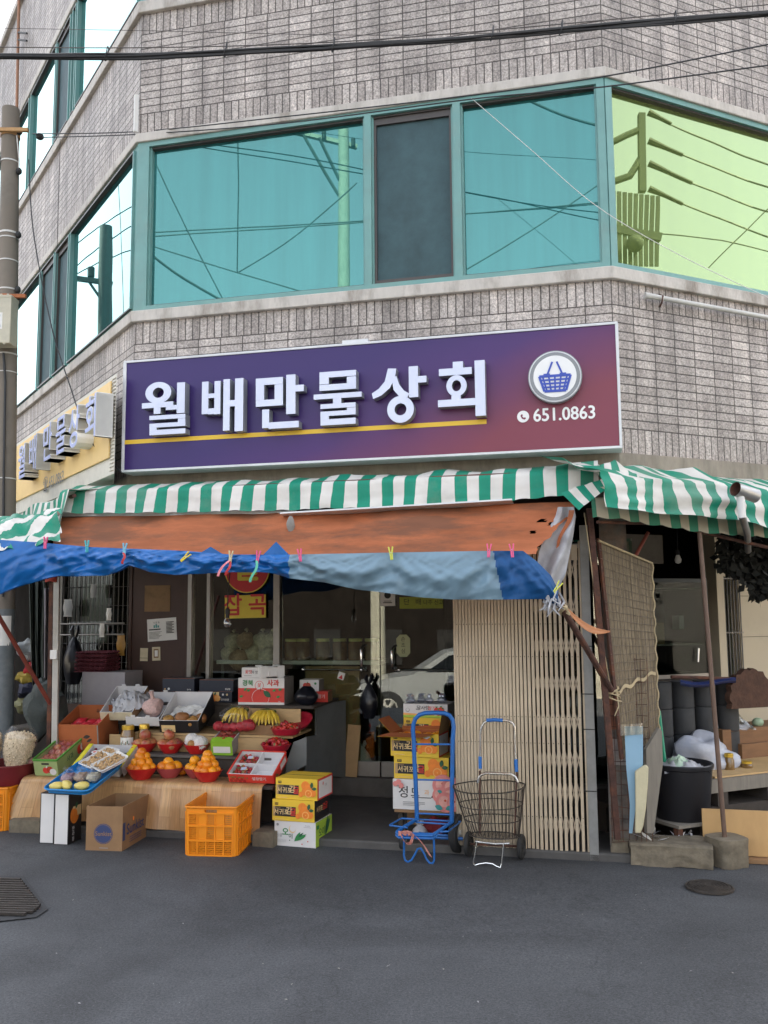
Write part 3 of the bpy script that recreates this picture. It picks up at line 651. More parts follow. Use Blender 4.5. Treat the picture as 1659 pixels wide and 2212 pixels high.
for k in range(5):
    b = MB(); W = u1 - u0
    b.grid(lambda a, t: ((a - .5) * W, (t - .5) * W * .9, .016 * math.sin(a * 37.7) * math.sin(t * 37.7) + .02), 24, 24, M_EGG)
    b.box(-W / 2, W / 2, -W * .45, W * .45, -.002, .004, M_EGG)
    solo(b, 'egg_tray', ['bottom', 'second lowest', 'middle', 'second highest', 'top'][k] + ' maroon egg tray of the stack on the white carton', 'egg tray', CH.M((u0 + u1) / 2, -1.13, zt + .035 * k + .004) @ RZ(k * 2 - 3), 'stacked maroon egg trays')
# ================================================================ shop signs
def pl(P, x):
    if x <= P[0][0]: return P[0][1]
    for (a, b), (c, d) in zip(P, P[1:]):
        if x <= c: return b + (d - b) * (x - a) / (c - a)
    return P[-1][1]
def sign_print():
    m = bpy.data.materials.new('printed_sign_face'); m.use_nodes = True; nt = m.node_tree; L = nt.links.new; b = nt.nodes['Principled BSDF']
    tc = node(nt, 'ShaderNodeTexCoord'); sp = node(nt, 'ShaderNodeSeparateXYZ'); L(tc.outputs['Object'], sp.inputs[0])
    mx = node(nt, 'ShaderNodeMath', operation='MULTIPLY_ADD'); mx.inputs[1].default_value = .25; L(sp.outputs[0], mx.inputs[0])      # x over the sign
    mz = node(nt, 'ShaderNodeMath', operation='MULTIPLY_ADD'); mz.inputs[1].default_value = -.55; mz.inputs[2].default_value = .48; L(sp.outputs[2], mz.inputs[0]); L(mz.outputs[0], mx.inputs[2])
    n = node(nt, 'ShaderNodeTexNoise'); n.inputs['Scale'].default_value = 1.5; n.inputs['Detail'].default_value = 3; L(tc.outputs['Object'], n.inputs['Vector'])
    ad = node(nt, 'ShaderNodeMath', operation='MULTIPLY_ADD'); ad.inputs[1].default_value = .14; L(n.outputs[0], ad.inputs[0]); L(mx.outputs[0], ad.inputs[2])
    cr = node(nt, 'ShaderNodeValToRGB'); e = cr.color_ramp.elements
    e[0].position = .2; e[0].color = (.034, .016, .115, 1); e[1].position = .74; e[1].color = (.19, .036, .060, 1)
    k = e.new(.42); k.color = (.060, .020, .125, 1)
    L(ad.outputs[0], cr.inputs[0]); L(cr.outputs[0], b.inputs['Base Color']); b.inputs['Roughness'].default_value = .38; b.inputs['Specular IOR Level'].default_value = .35
    return m
M_SIGN = sign_print()
M_FRAME = PM('white_sign_frame', (.62, .63, .64), .4, var=.05, dirt=.2)
M_LET = PM('polished_letter_face', (.47, .49, .59), .26, .35, var=.06, scale=3)
M_LETS = PM('letter_side', (.27, .29, .31), .45, .2, var=.1)
M_STRIPEY = PM('yellow_line', (.72, .46, .03), .5, var=.03)
M_SIGNW = PM('sign_white_print', (.75, .75, .74), .5, var=.02)
M_SIGNB = PM('sign_blue_print', (.03, .07, .40), .5, var=.03)
M_GREYRING = PM('grey_badge_ring', (.20, .21, .22), .4, .3, var=.05)
WSG = .24
ul, zt_l = CH.uz(268, 778, WSG); ur, zt_r = CH.uz(1334, 697, WSG); _, zb_l = CH.uz(262, 1017, WSG); _, zb_r = CH.uz(1335, 973, WSG)
zt, zb = (zt_l + zt_r) / 2, (zb_l + zb_r) / 2; SW, SH = ur - ul, zt - zb
sg = thing('shop_sign', 'long purple sign with silver raised Korean lettering, phone number and basket badge', 'sign', CH.M((ul + ur) / 2, WSG, zb))
def sp_(px, py, w=WSG):     # a point of the photo on the sign, in the sign's own x, z
    u, z = CH.uz(px, py, w); return u - (ul + ur) / 2, z - zb
b = MB(); b.box(-SW / 2 + .012, SW / 2 - .012, .002, .17, .012, SH - .012, M_SIGN); b.build('sign_face', sg)
b = MB()
for x0, x1, z0, z1 in ((-SW / 2, SW / 2, 0, .016), (-SW / 2, SW / 2, SH - .016, SH), (-SW / 2, -SW / 2 + .022, .016, SH - .016), (SW / 2 - .016, SW / 2, .016, SH - .016)): b.box(x0, x1, -.006, .172, z0, z1, M_FRAME)
b.build('frame', sg, bevel=.003)
b = MB(); x0, z0 = sp_(264, 957); x1, z1 = sp_(1051, 910)
zz = (z0 + z1) / 2; b.box(-SW / 2 + .022, x1, -.0008, .001, zz - .014, zz + .016, M_STRIPEY); b.build('yellow_line', sg)
def c3(x, y): return x * .5, 576 + y * .5          # measured on an enlargement
def cutletter(ch, rects=(), rings=(), polys=()):
    """one raised letter put together from bars and rings, each a hair apart in depth"""
    q = MB(); k = 0; EXT_ = .078
    def pt(x, y): return sp_(x, y, WSG + EXT_)
    def solid(P, e): q.prism(P, (0, -e, 0), (1, 0, 0), (0, 0, 1), e - .002, M_LET, M_LETS)
    for x0, y0, x1, y1 in rects:
        (xa, za), (xb, zb_) = pt(x0, (y0 + y1) / 2), pt(x1, (y0 + y1) / 2); z0, z1 = pt((x0 + x1) / 2, y1)[1], pt((x0 + x1) / 2, y0)[1]
        solid([(xa, z0), (xb, z0), (xb, z1), (xa, z1)], EXT_ - .0003 * k); k += 1
    for P in polys: solid([pt(*p) for p in P][::-1], EXT_ - .0003 * k); k += 1
    for cx, cy, rx, ry, hx, hy in rings:
        X, Z = pt(cx, cy); RXo, RZo = pt(cx + rx, cy)[0] - X, pt(cx, cy - ry)[1] - Z; HX, HZ = RXo * hx / rx, RZo * hy / ry; e = EXT_ - .0003 * k; k += 1; n = 40
        A = [(math.cos(6.2832 * i / n), math.sin(6.2832 * i / n)) for i in range(n)]
        o = [(X + RXo * a, Z + RZo * b_) for a, b_ in A]; h = [(X + HX * a, Z + HZ * b_) for a, b_ in A]
        for P, m_ in ((o, 1), (h, -1)): q.add([(x, -e, z) for x, z in P] + [(x, -.002, z) for x, z in P], [(i, i + n, (i + 1) % n + n, (i + 1) % n) for i in range(n)], M_LETS)
        q.add([(x, -e, z) for x, z in o + h], [(i, (i + 1) % n, (i + 1) % n + n, i + n) for i in range(n)], M_LET, smooth=False)
    q.build('letter', sg, angle=20)
def S(*r): return tuple(v * .5 if i % 2 == 0 else 576 + v * .5 for i, v in enumerate(r))
cutletter('월', [S(613, 586, 748, 609), S(664, 609, 693, 636), S(716, 598, 768, 618), S(764, 500, 798, 632), S(645, 640, 800, 658), S(768, 655, 800, 678), S(645, 674, 800, 692), S(645, 690, 676, 708), S(645, 702, 800, 724)], [(341.5, 848, 28, 23, 12, 11)])
cutletter('배', [S(872, 497, 900, 637), S(926, 494, 952, 637), S(898, 548, 928, 567), S(898, 612, 928, 637), S(964, 486, 992, 708), S(990, 576, 1016, 603), S(1014, 482, 1050, 710)])
cutletter('만', [S(1105, 480, 1222, 510), S(1105, 574, 1222, 602), S(1105, 508, 1141, 576), S(1186, 508, 1222, 576), S(1236, 466, 1276, 636), S(1274, 510, 1312, 538), S(1132, 617, 1162, 697), S(1160, 669, 1290, 697)])
cutletter('물', [S(1380, 451, 1538, 476), S(1380, 506, 1538, 532), S(1380, 474, 1420, 508), S(1498, 474, 1538, 508), S(1355, 546, 1562, 568), S(1438, 566, 1474, 592), S(1384, 590, 1536, 610), S(1498, 608, 1536, 626), S(1384, 622, 1536, 642), S(1384, 640, 1420, 662), S(1384, 656, 1536, 682)])
cutletter('상', [(883, 791, 903, 858), (901, 812, 921, 826)], [(865, 884, 29, 29, 13, 13)], [[(838, 796), (856, 796), (853, 816), (842, 838), (824, 854), (806, 862), (803, 850), (818, 840), (831, 824)], [(846, 818), (856, 812), (862, 830), (872, 843), (884, 850), (878, 862), (862, 856), (850, 842)]])
cutletter('회', [(978, 781, 1000, 797), (948, 795, 1019, 810), (975, 854, 995, 866), (946, 862, 1030, 877), (1026, 778, 1048, 898)], [(986, 833, 22, 23, 10, 12)])
X, Z = sp_(1199, 815, WSG + .03); rb = (sp_(1257, 815)[0] - sp_(1141, 815)[0]) / 2
b = MB(); ci = [(math.cos(i * .1309), math.sin(i * .1309)) for i in range(48)]
b.prism(ci, (X, -.05, Z), (rb, 0, 0), (0, 0, rb), .05, M_GREYRING, M_LETS)
b.prism(ci, (X, -.052, Z), (rb * .97, 0, 0), (0, 0, rb * .97), .001, M_FRAME); b.prism(ci, (X, -.054, Z), (rb * .93, 0, 0), (0, 0, rb * .93), .001, M_GREYRING); b.prism(ci, (X, -.056, Z), (rb * .80, 0, 0), (0, 0, rb * .80), .001, M_SIGNW)
q = rb; y = -.058
def bl(x0, z0, x1, z1, t): b.bar((X + x0 * q, y, Z + z0 * q), (X + x1 * q, y, Z + z1 * q), t * q, .002, M_SIGNB, up=(0, 1, 0))
yk = [0]
def seg(x0, z0, x1, z1, t):
    global y
    y -= .00012; bl(x0, z0, x1, z1, t)
seg(-.30, .02, -.08, .56, .07); seg(.30, .02, .08, .56, .07)
seg(-.58, .02, .58, .02, .10); seg(-.58, .02, -.40, -.56, .09); seg(.58, .02, .40, -.56, .09); seg(-.40, -.56, .40, -.56, .10)
for i in range(5): f = -.36 + .18 * i; seg(f * 1.25, .0, f * .85, -.55, .065)
for i in range(3): z_ = -.13 - .14 * i; s_ = .58 + (z_ - .02) * .31; seg(-s_, z_, s_, z_, .065)
seg(-.42, .07, -.18, .07, .09); seg(.18, .07, .42, .07, .09)
b.build('basket_badge', sg)
b = MB(); X, Z = sp_(1130, 900); r = sp_(1143, 900)[0] - X
b.prism(ci, (X, -.0015, Z), (r, 0, 0), (0, 0, r), .001, M_SIGNW)
hs_ = [(-.45, .15), (-.20, .45), (-.02, .28), (-.14, .05), (.10, -.22), (.32, -.12), (.50, -.32), (.22, -.55), (-.2, -.35)]
b.prism(hs_, (X, -.0025, Z), (r, 0, 0), (0, 0, r), .0008, M_SIGN)
X, Z = sp_(1219, 895); b.text('651.0863', (X, -.0015, Z), (1, 0, 0), (0, 0, 1), .118, M_SIGNW, .022, wscale=.90)
b.build('phone_number', sg)
b = MB(); X, Z = sp_(765, 742); b.box(X - .09, X + .09, .02, .14, SH, SH + .028, M_FRAME); b.build('lamp_bracket', sg)
b = MB(); b.box(-SW / 2, SW / 2, .172, .238, .05, .10, M_LETS); b.box(-SW / 2, SW / 2, .172, .238, SH - .10, SH - .05, M_LETS); b.build('mounting_rail', sg)

# ---- the yellow sign along the left street
M_YSIGN = PM('yellow_sign_panel', (.72, .50, .20), .55, var=.05, scale=3)
M_CREAMF = PM('cream_sign_frame', (.56, .53, .46), .55, var=.06, dirt=.2)
M_LETW = PM('white_letter_side', (.82, .81, .77), .5, var=.04)
M_LETB = PM('letter_blue_rim', (.32, .37, .62), .45, var=.04)
WY = .22
yr = LF.uz(249, 900, WY)[0]; zt2 = LF.uz(259, 800, WY)[1]; zb2 = LF.uz(255, 1019, WY)[1]; YL = 4.6
ys_ = thing('shop_sign', 'yellow sign with blue and white raised letters along the left street', 'sign', LF.M(yr, WY, zb2))
H2 = zt2 - zb2
b = MB(); b.prism([(-YL, .004), (0, .004), (-.5, .16), (-YL, .16)], (0, 0, H2), (1, 0, 0), (0, 1, 0), H2, M_CREAMF)
for i in range(26): z = .03 + (H2 - .06) * i / 25; b.box(-.10, -.012, -.004, .006, z - .004, z + .004, M_CREAMF)
b.build('frame', ys_, bevel=.006)
pr = LF.uz(240, 900, WY)[0] - yr
zp1, zp0 = LF.uz(242, 823, WY)[1] - zb2, LF.uz(236, 990, WY)[1] - zb2
b = MB(); b.box(-YL + .1, pr, -.012, .002, zp0, zp1, M_YSIGN); b.build('sign_face', ys_, bevel=.004)
for ch, x, y in (('회', 200, 908), ('상', 163, 930), ('물', 134, 945), ('만', 105, 962), ('배', 74, 985), ('월', 50, 1003)):
    u, z = LF.uz(x, y, WY + .12); em = .335
    b = MB(); b.text(ch, (u - yr, -.012, z - zb2), (1, 0, 0), (0, 0, 1), em, M_LETW, .02, .12, mside=M_LETW)
    b.text(ch, (u - yr, -.1335, z - zb2), (1, 0, 0), (0, 0, 1), em, M_LETB, .012); b.build('letter', ys_, angle=20)
b = MB(); u, z = LF.uz(118, 1040, WY); b.text('☎ 651.0863', (u - yr, -.0135, z - zb2), (1, 0, 0), (0, 0, 1), .13, M_GREYRING, .01); b.build('phone_number', ys_)

# ================================================================ awnings and sheets
def cloth_mat(name, col, rough=.75, transl=.25, var=.12, scale=6, dirt=.3, dirtcol=(.12, .10, .08), bump=.25, bscale=18, stripes=None, dscale=3, spec=.3, dlo=.48, crease=0, stretch=None):
    m = PM(name, col, rough, var=var, scale=scale, dirt=dirt, dirtcol=dirtcol, bump=bump, bscale=bscale, dscale=dscale, spec=spec, dlo=dlo, stretch=stretch); nt = m.node_tree; L = nt.links.new; b = nt.nodes['Principled BSDF']
    src = b.inputs['Base Color'].links[0].from_socket
    if stripes:
        mul = [n for n in nt.nodes if n.type == 'MIX' and n.blend_type == 'MULTIPLY'][0]
        uv = node(nt, 'ShaderNodeUVMap'); uv.uv_map = 'UVMap'; sp = node(nt, 'ShaderNodeSeparateXYZ'); L(uv.outputs[0], sp.inputs[0])
        dv = node(nt, 'ShaderNodeMath', operation='DIVIDE'); dv.inputs[1].default_value = stripes[1]; L(sp.outputs[0], dv.inputs[0])
        fr = node(nt, 'ShaderNodeMath', operation='FRACT'); L(dv.outputs[0], fr.inputs[0])
        gt = node(nt, 'ShaderNodeMath', operation='GREATER_THAN'); gt.inputs[1].default_value = .5; L(fr.outputs[0], gt.inputs[0])
        mx = node(nt, 'ShaderNodeMix', data_type='RGBA'); L(gt.outputs[0], mx.inputs[0]); mx.inputs[6].default_value = (*col, 1); mx.inputs[7].default_value = (*stripes[0], 1)
        L(mx.outputs[2], mul.inputs[6])
    if crease:
        n = node(nt, 'ShaderNodeTexNoise', noise_type='RIDGED_MULTIFRACTAL'); n.inputs['Scale'].default_value = crease; n.inputs['Detail'].default_value = 2.5; n.inputs['Distortion'].default_value = .6
        tc = [k for k in nt.nodes if k.type == 'TEX_COORD'][0]; L(tc.outputs['Object'], n.inputs['Vector'])
        bp = node(nt, 'ShaderNodeBump'); bp.inputs['Strength'].default_value = .75; bp.inputs['Distance'].default_value = .012; L(n.outputs[0], bp.inputs['Height'])
        if b.inputs['Normal'].links: L(b.inputs['Normal'].links[0].from_socket, bp.inputs['Normal'])
        L(bp.outputs[0], b.inputs['Normal'])
    t = node(nt, 'ShaderNodeBsdfTranslucent'); L(src, t.inputs[0])
    ms = node(nt, 'ShaderNodeMixShader'); ms.inputs[0].default_value = transl; L(b.outputs[0], ms.inputs[1]); L(t.outputs[0], ms.inputs[2]); L(ms.outputs[0], nt.nodes['Material Output'].inputs[0])
    return m
STW = .157
M_AWN = cloth_mat('green_white_striped_vinyl', (.66, .63, .58), .5, .12, var=.06, dirt=.35, dirtcol=(.30, .27, .22), stripes=((.005, .235, .145), STW), bump=.15, bscale=6, dscale=2)
M_AWN2 = cloth_mat('faded_backlit_vinyl', (.58, .52, .40), .7, .35, var=.08, dirt=.4, dirtcol=(.30, .25, .18), stripes=((.06, .27, .17), STW), bump=.15)  # faded stripes, paler still with backlight put into the colour
M_ORANGE = cloth_mat('faded_orange_tarpaulin', (.45, .145, .062), .75, .30, var=.25, scale=5, dirt=.7, dirtcol=(.16, .085, .055), dscale=2.2, dlo=.46, crease=2.2, stretch=(.55, .55, 2.6))
M_BLUE = cloth_mat('blue_tarpaulin', (.004, .115, .38), .36, .12, var=.15, scale=8, dirt=.25, dirtcol=(.02, .09, .24), bump=.3, bscale=14, spec=.5, crease=5)
M_GRAYBL = cloth_mat('grey_blue_sheet', (.17, .27, .34), .42, .15, var=.12, scale=5, dirt=.25, dirtcol=(.16, .22, .26), bump=.25, bscale=7, spec=.5, crease=3.5)
M_BLUED = cloth_mat('worn_blue_tarpaulin', (.010, .075, .22), .5, .1, var=.25, scale=10, dirt=.5, dirtcol=(.03, .07, .13), dscale=5, crease=7)
M_GREYSH = cloth_mat('grey_white_plastic_sheet', (.50, .50, .52), .5, .25, var=.12, scale=4, dirt=.3)
def crinkle(x, y, z, a, s): return a * noise.noise(Vector((x * s, y * s, z * s)))
# cut-corner awning
top = [(120, 1062), (300, 1056), (600, 1046), (860, 1034), (1100, 1024), (1290, 1010)]
bot = [(120, 1108), (300, 1108), (600, 1102), (860, 1094), (1100, 1082), (1215, 1070), (1290, 1068)]
aw = thing('striped_awning', 'green and white striped awning across the cut corner below the purple sign', 'awning', Matrix.Identity(4))
def fn(a, t):
    x = 130 + (1292 - 130) * a; u, z1 = CH.uz(x, pl(top, x), .40); _, z0 = CH.uz(x, pl(bot, x), .43)
    if t < .4:
        k = t / .4; w = .02 + .38 * k; z = (z1 + .075) * (1 - k) + z1 * k + .022 * math.sin(3.14 * k) + crinkle(u * 2, w * 3, 1, .035, 2) * math.sin(k * 3.14); return CH.p(u, w, z)
    k = (t - .4) / .6; f = .012 * math.sin(u / STW * 3.1416 + 1.2) + .014 * math.sin(u * 9.3) + crinkle(u, k, 2, .02, 4)
    return CH.p(u, .40 + .03 * k + f * k, z1 + (z0 - z1) * k + .004 * math.sin(u * 40) * (k > .99))
uu = lambda a, t: (CH.uz(130 + (1292 - 130) * a, 1080, .4)[0] + .012 * math.sin(a * 40) * t, t)
b = MB(); b.grid(fn, 170, 16, M_AWN, uv=uu); b.build('canopy', aw, angle=60)
b = MB(); b.tube([CH.p(CH.uz(130, 1062, .38)[0], .37, CH.uz(130, 1062, .38)[1] - .02), CH.p(CH.uz(1290, 1010, .38)[0], .37, CH.uz(1290, 1010, .38)[1] - .02)], .014, M_RUST, 8)
b.build('frame', aw)
# left-street awning
al = thing('striped_awning', 'green and white striped awning along the left street, mostly behind the concrete pole', 'awning', Matrix.Identity(4))
def fn(a, t):
    u = -5 + 5.22 * a; ztp, zbt = 2.40, 2.15
    if t < .4: k = t / .4; return LF.p(u, .02 + .48 * k, 2.45 * (1 - k) + ztp * k + crinkle(u * 2, k, 5, .05, 2) * math.sin(k * 3.14))
    k = (t - .4) / .6; f = .03 * math.sin(u * 8) + .02 * math.sin(u * 19 + 2); return LF.p(u, .50 + (f + .03) * k, ztp + (zbt - ztp) * k + .02 * math.sin(u * 6))
b = MB(); b.grid(fn, 110, 12, M_AWN, uv=lambda a, t: (5.22 * a, t)); b.build('canopy', al, angle=60)
b = MB(); b.tube([LF.p(-5, .46, 2.37), LF.p(.2, .46, 2.37)], .014, M_RUST, 8); b.build('frame', al)
# crumpled flap that hangs over the blue sheet at the far left
def quadcloth(c, nu, nv, m, amp, s, uvs=None, seed=0):
    """cloth stretched over four corners (a, b, c, d going round), creased"""
    a_, b_, c_, d_ = [Vector(x) for x in c]; mb = MB(); n = (b_ - a_).cross(d_ - a_).normalized()
    def fn(i, j):
        p = (a_ * (1 - i) + b_ * i) * (1 - j) + (d_ * (1 - i) + c_ * i) * j
        return p + n * (crinkle(p.x, p.y + seed, p.z, amp, s) + .4 * crinkle(p.x, p.y + seed + 7, p.z, amp, s * 2.7))
    L = (b_ - a_).length
    mb.grid(fn, nu, nv, m, uv=uvs or (lambda i, j: (i * L, j))); return mb
mb = quadcloth([atY(-90, 1118, 6.5), atY(128, 1088, 6.1), atY(131, 1178, 5.65), atY(-90, 1190, 5.7)], 40, 20, M_AWN, .10, 5, lambda i, j: (i * .55 + j * .45, j))
solo(mb, 'awning_flap', 'crumpled striped awning flap above the left end of the blue sheet', 'awning')
# right-street awning, two layers
top = [(1290, 1012), (1366, 1033), (1470, 1038), (1547, 1042), (1643, 1057), (1760, 1068)]
bot = [(1290, 1092), (1335, 1100), (1457, 1111), (1577, 1122), (1659, 1141), (1760, 1150)]
ar = thing('striped_awning', 'brighter green and white striped awning with a scalloped under layer on the right street', 'awning', Matrix.Identity(4))
UR1 = RF.uz(1900, 1080, .5)[0]
def fn(a, t):
    x = 1300 + (1900 - 1300) * a; u, z1 = RF.uz(x, pl(top, x), .50); _, z0 = RF.uz(x, pl(bot, x), .53)
    if t < .4:
        k = t / .4; return RF.p(u - (1 - k) * .12, .02 + .48 * k, z1 + (1 - k) * (.16) + crinkle(u * 3, k * 2, 9, .07, 1.6) * math.sin(k * 3.14) + .02 * math.sin(u * 17) * math.sin(k * 3.14))
    k = (t - .4) / .6; f = .022 * math.sin(u * 14) + crinkle(u, k, 12, .06, 3) + .06 * math.exp(-((u - .44 + .15 * k) / .06) ** 2) * (1 - k)
    return RF.p(u, .50 + .03 * k + f * (.3 + .7 * k), z1 + (z0 - z1) * k)
b = MB(); b.grid(fn, 130, 18, M_AWN, uv=lambda a, t: ((RF.uz(1300 + 600 * a, 1080, .5)[0]) + .03 * math.sin(t * 5 + a * 20) * .6, t)); b.build('canopy', ar, angle=60)
bs = [(1286, 1116), (1322, 1118), (1404, 1131), (1449, 1138), (1506, 1147), (1579, 1154), (1659, 1159), (1800, 1170)]
def fn(a, t):
    x = 1278 + (1900 - 1278) * a; u, z0 = RF.uz(x, pl(bs, x), .36); z1 = RF.uz(x, 1075, .36)[1]
    z0 -= .012 * abs(math.sin(u / STW * 3.1416)); return RF.p(u, .36 + .02 * t + .010 * math.sin(u * 15) * t, z1 + (z0 - z1) * t)
b = MB(); b.grid(fn, 160, 8, M_AWN2, uv=lambda a, t: (RF.uz(1278 + 622 * a, 1080, .36)[0], t)); b.build('scalloped_valance', ar, angle=60)
b = MB(); b.tube([RF.p(-.1, .46, RF.uz(1300, 1016, .46)[1] - .06), RF.p(UR1, .46, RF.uz(1700, 1066, .46)[1] - .09)], .014, M_RUST, 8)
b.tube([RF.hit(1290, 1128, .30), RF.hit(1420, 1131, .30)], .010, M_RUST, 8); b.tube([RF.hit(1500, 1146, .30), RF.hit(1700, 1192, .30)], .012, M_RUST, 8); b.build('frame', ar)
# folds where the two awnings meet
def flap(pts, m, uvs, depth=.0, ydepth=5.25, lab='', seed=0, amp=.03):
    c = [CH.hit(x, y, w) for x, y, w in pts]; return quadcloth(c, 22, 14, m, amp, 6, uvs, seed)
mb = flap([(1212, 1066, .52), (1302, 1033, .55), (1312, 1052, .60), (1250, 1101, .60)], M_AWN, lambda i, j: (.08 + i * .42 + .0 * j, j), seed=2)
solo(mb, 'awning_flap', 'torn striped flap folded back over the orange sheet at the corner', 'awning')
mb = flap([(1282, 1012, .42), (1330, 998, .46), (1384, 1030, .50), (1318, 1062, .60)], M_AWN, lambda i, j: (i * .30 + .2 * j, j), seed=9, amp=.06)
solo(mb, 'awning_flap', 'bunched striped cloth covering the corner joint of the awnings', 'awning')
mb = flap([(1300, 1050, .55), (1322, 1046, .60), (1352, 1072, .62), (1336, 1100, .55)], M_AWN2, lambda i, j: (i * .10 + .02, j), seed=13, amp=.04)
solo(mb, 'awning_flap', 'narrow dirty white strip hanging from the corner joint of the awnings', 'awning')
# white boards under the valance
b = MB(); b.bar(CH.hit(112, 1111, .36), CH.hit(640, 1108, .36), .015, .03, M_FRAME); solo(b, 'white_rail', 'long white rail under the left half of the striped awning', 'rail')
b = MB(); P0, P1 = CH.hit(612, 1114, .42), CH.hit(1108, 1085, .40)
b.bar(P0, P1, .14, .010, M_FRAME, up=(0, .15, 1)); solo(b, 'white_board', 'thin white board lying under the middle of the striped awning', 'board')
b = MB(); bagshape(b, .055, .03, .10, M_GREYB, 2, .9, 10, 8, False); P0 = CH.hit(628, 1148, .55); solo(b, 'rag', 'small grey rag dangling in front of the orange sheet', 'rag', Matrix.Translation(P0) @ RZ(20))

# orange sheet: from the awning frame down to the rail of the blue sheet
topo = [(118, 1118), (610, 1108), (900, 1098), (1240, 1083)]; boto = [(118, 1196), (460, 1212), (800, 1216), (1060, 1200), (1165, 1196)]
def edge_r(t):      # ragged right edge, in pixels along the top
    return pl([(0, 1243), (.2, 1236), (.35, 1212), (.5, 1196), (.62, 1188), (.72, 1172), (.85, 1160), (1, 1158)], t) + 6 * noise.noise(Vector((t * 14, 1, 1)))
def fn(a, t):
    x = 118 + (edge_r(t) - 118) * a
    y = pl(topo, x) * (1 - t) + pl(boto, x) * t; w = .38 + .52 * t
    P = CH.hit(x, y, w); s = math.sin(3.14 * t)
    return P + CH.N * (.05 * s * noise.noise(Vector((P.x * 1.3, t, 3))) + .015 * math.sin(P.x * 9 + 4 * t)) + Vector((0, 0, -.02 * s))
holes = [(1170, .30, 9, .035), (1192, .36, 7, .04), (1150, .50, 8, .03)]
def mask(a, t):
    x = 118 + (edge_r(t) - 118) * a
    return not any(((x - hx) / hw) ** 2 + ((t - ht) / hh) ** 2 < 1 for hx, ht, hw, hh in holes)
b = MB(); b.grid(fn, 260, 34, M_ORANGE, mask=mask); ot = b.build('orange_sheet'); tag(ot, 'faded orange tarpaulin sloping from the striped awning, torn at its right end', 'tarpaulin')
b = MB(); b.grid(lambda a, t: CH.hit(1229 - 30 * t + (12 - 7 * t) * a + 3 * math.sin(t * 7), 1102 + 88 * t, .56 + .002 * math.sin(t * 20)), 3, 16, M_ORANGE); solo(b, 'orange_strip', 'torn orange strip dangling over the grey plastic sheet', 'strip')
gl = [(1095, 1205), (1115, 1200), (1150, 1180), (1190, 1165), (1230, 1158), (1272, 1158)]; gr = [(1095, 1240), (1115, 1244), (1160, 1238), (1190, 1232), (1240, 1222), (1285, 1200)]
def fn(a, t):
    y = 1095 + 190 * t; x = pl(gl, y) * (1 - a) + pl(gr, y) * a; return CH.hit(x, y, .50 + .18 * t + .03 * math.sin(a * 9 + t * 3) + crinkle(a * 2, t * 4, 1, .05, 1.5))
b = MB(); b.grid(fn, 24, 40, M_GREYSH); solo(b, 'plastic_sheet', 'grey white plastic sheet hanging at the torn end of the orange tarpaulin', 'sheet')

# blue sheet, doubled over its rail
tb = [(-120, 1160), (0, 1166), (100, 1173), (200, 1182), (400, 1190), (500, 1198), (625, 1198), (830, 1194), (1054, 1190), (1130, 1190), (1160, 1213), (1190, 1243), (1206, 1275)]
bb = [(-120, 1300), (0, 1283), (50, 1263), (125, 1244), (165, 1245), (225, 1243), (260, 1233), (280, 1221), (325, 1236), (380, 1242), (450, 1238), (500, 1236), (560, 1236), (585, 1238), (625, 1249), (700, 1258), (770, 1273), (829, 1280), (904, 1290), (980, 1295), (1084, 1295), (1174, 1294), (1206, 1310)]
WB = .93; PINS_X = [98, 188, 269, 400, 498, 557, 648, 845, 1056, 1106]
def blue_fn(x, t, back=0):
    y1, y0 = pl(tb, x), pl(bb, x); y = y1 + (y0 - y1) * t; s = math.sin(3.1416 * t)
    P = CH.hit(x, y, WB); near = min(abs(x - p) for p in PINS_X)
    pin = math.exp(-(near / 28) ** 2)
    bul = (.045 * s - .035 * pin * s) if not back else -.05 * s
    # folds that fan out from the clips
    f = 0
    for p in PINS_X:
        d = (x - p) / 60; ang = d / (t + .15)
        if abs(d) < 3: f += .014 * math.cos(ang * 5.5) * math.exp(-d * d * .35) * t
    rg = lambda a, s, k: a * (.5 - abs(noise.noise(Vector((P.x * s + 4 * t, P.z * s * 1.6 - P.x * s * .5, k)))) * 1.6)
    gr = 627 < x < 1075; f += (.2 if gr else .38) * (rg(.030, 4, 4) + rg(.018, 9, 8)) + rg(.006, 21, 2)
    for p0, p1 in zip(PINS_X, PINS_X[1:]):
        if p0 <= x <= p1: k = (x - p0) / (p1 - p0); f += .017 * math.sin((t - .45 * 4 * k * (1 - k) * min(1, (p1 - p0) / 150)) * 11) * t ** .5 * math.sin(3.14 * min(1, t * 1.1))
    return P + CH.N * (bul + f * (1 if not back else .4) - (.0 if not back else .02))
def bmat(x, t): return M_GRAYBL if 627 < x < 1066 + 20 * t else M_BLUED if x > 900 else M_BLUE
b = MB(); X0, X1 = -110, 1206
b.grid(lambda a, t: blue_fn(X0 + (X1 - X0) * a, t), 420, 26, M_BLUE, matfn=lambda a, t: bmat(X0 + (X1 - X0) * a, t))
b.grid(lambda a, t: blue_fn(X0 + (X1 - X0) * a, 1 - t, 1), 210, 12, M_BLUE)
bt = b.build('blue_sheet', angle=80); tag(bt, 'long blue tarpaulin with a grey-blue stretch, folded over a rail and pegged', 'tarpaulin')
b = MB(); b.grid(lambda a, t: CH.hit(568 + 57 * a, 1199 - 29 * t * (1 - abs(2 * a - 1)), WB - .02), 12, 6, M_BLUE); b.build('corner_flap', bt)
b = MB(); b.grid(lambda a, t: CH.hit(425 + 60 * a, 1199 - 18 * t * (1 - abs(2 * a - 1)), WB - .02), 12, 6, M_BLUE); b.build('corner_flap', bt)
b = MB()
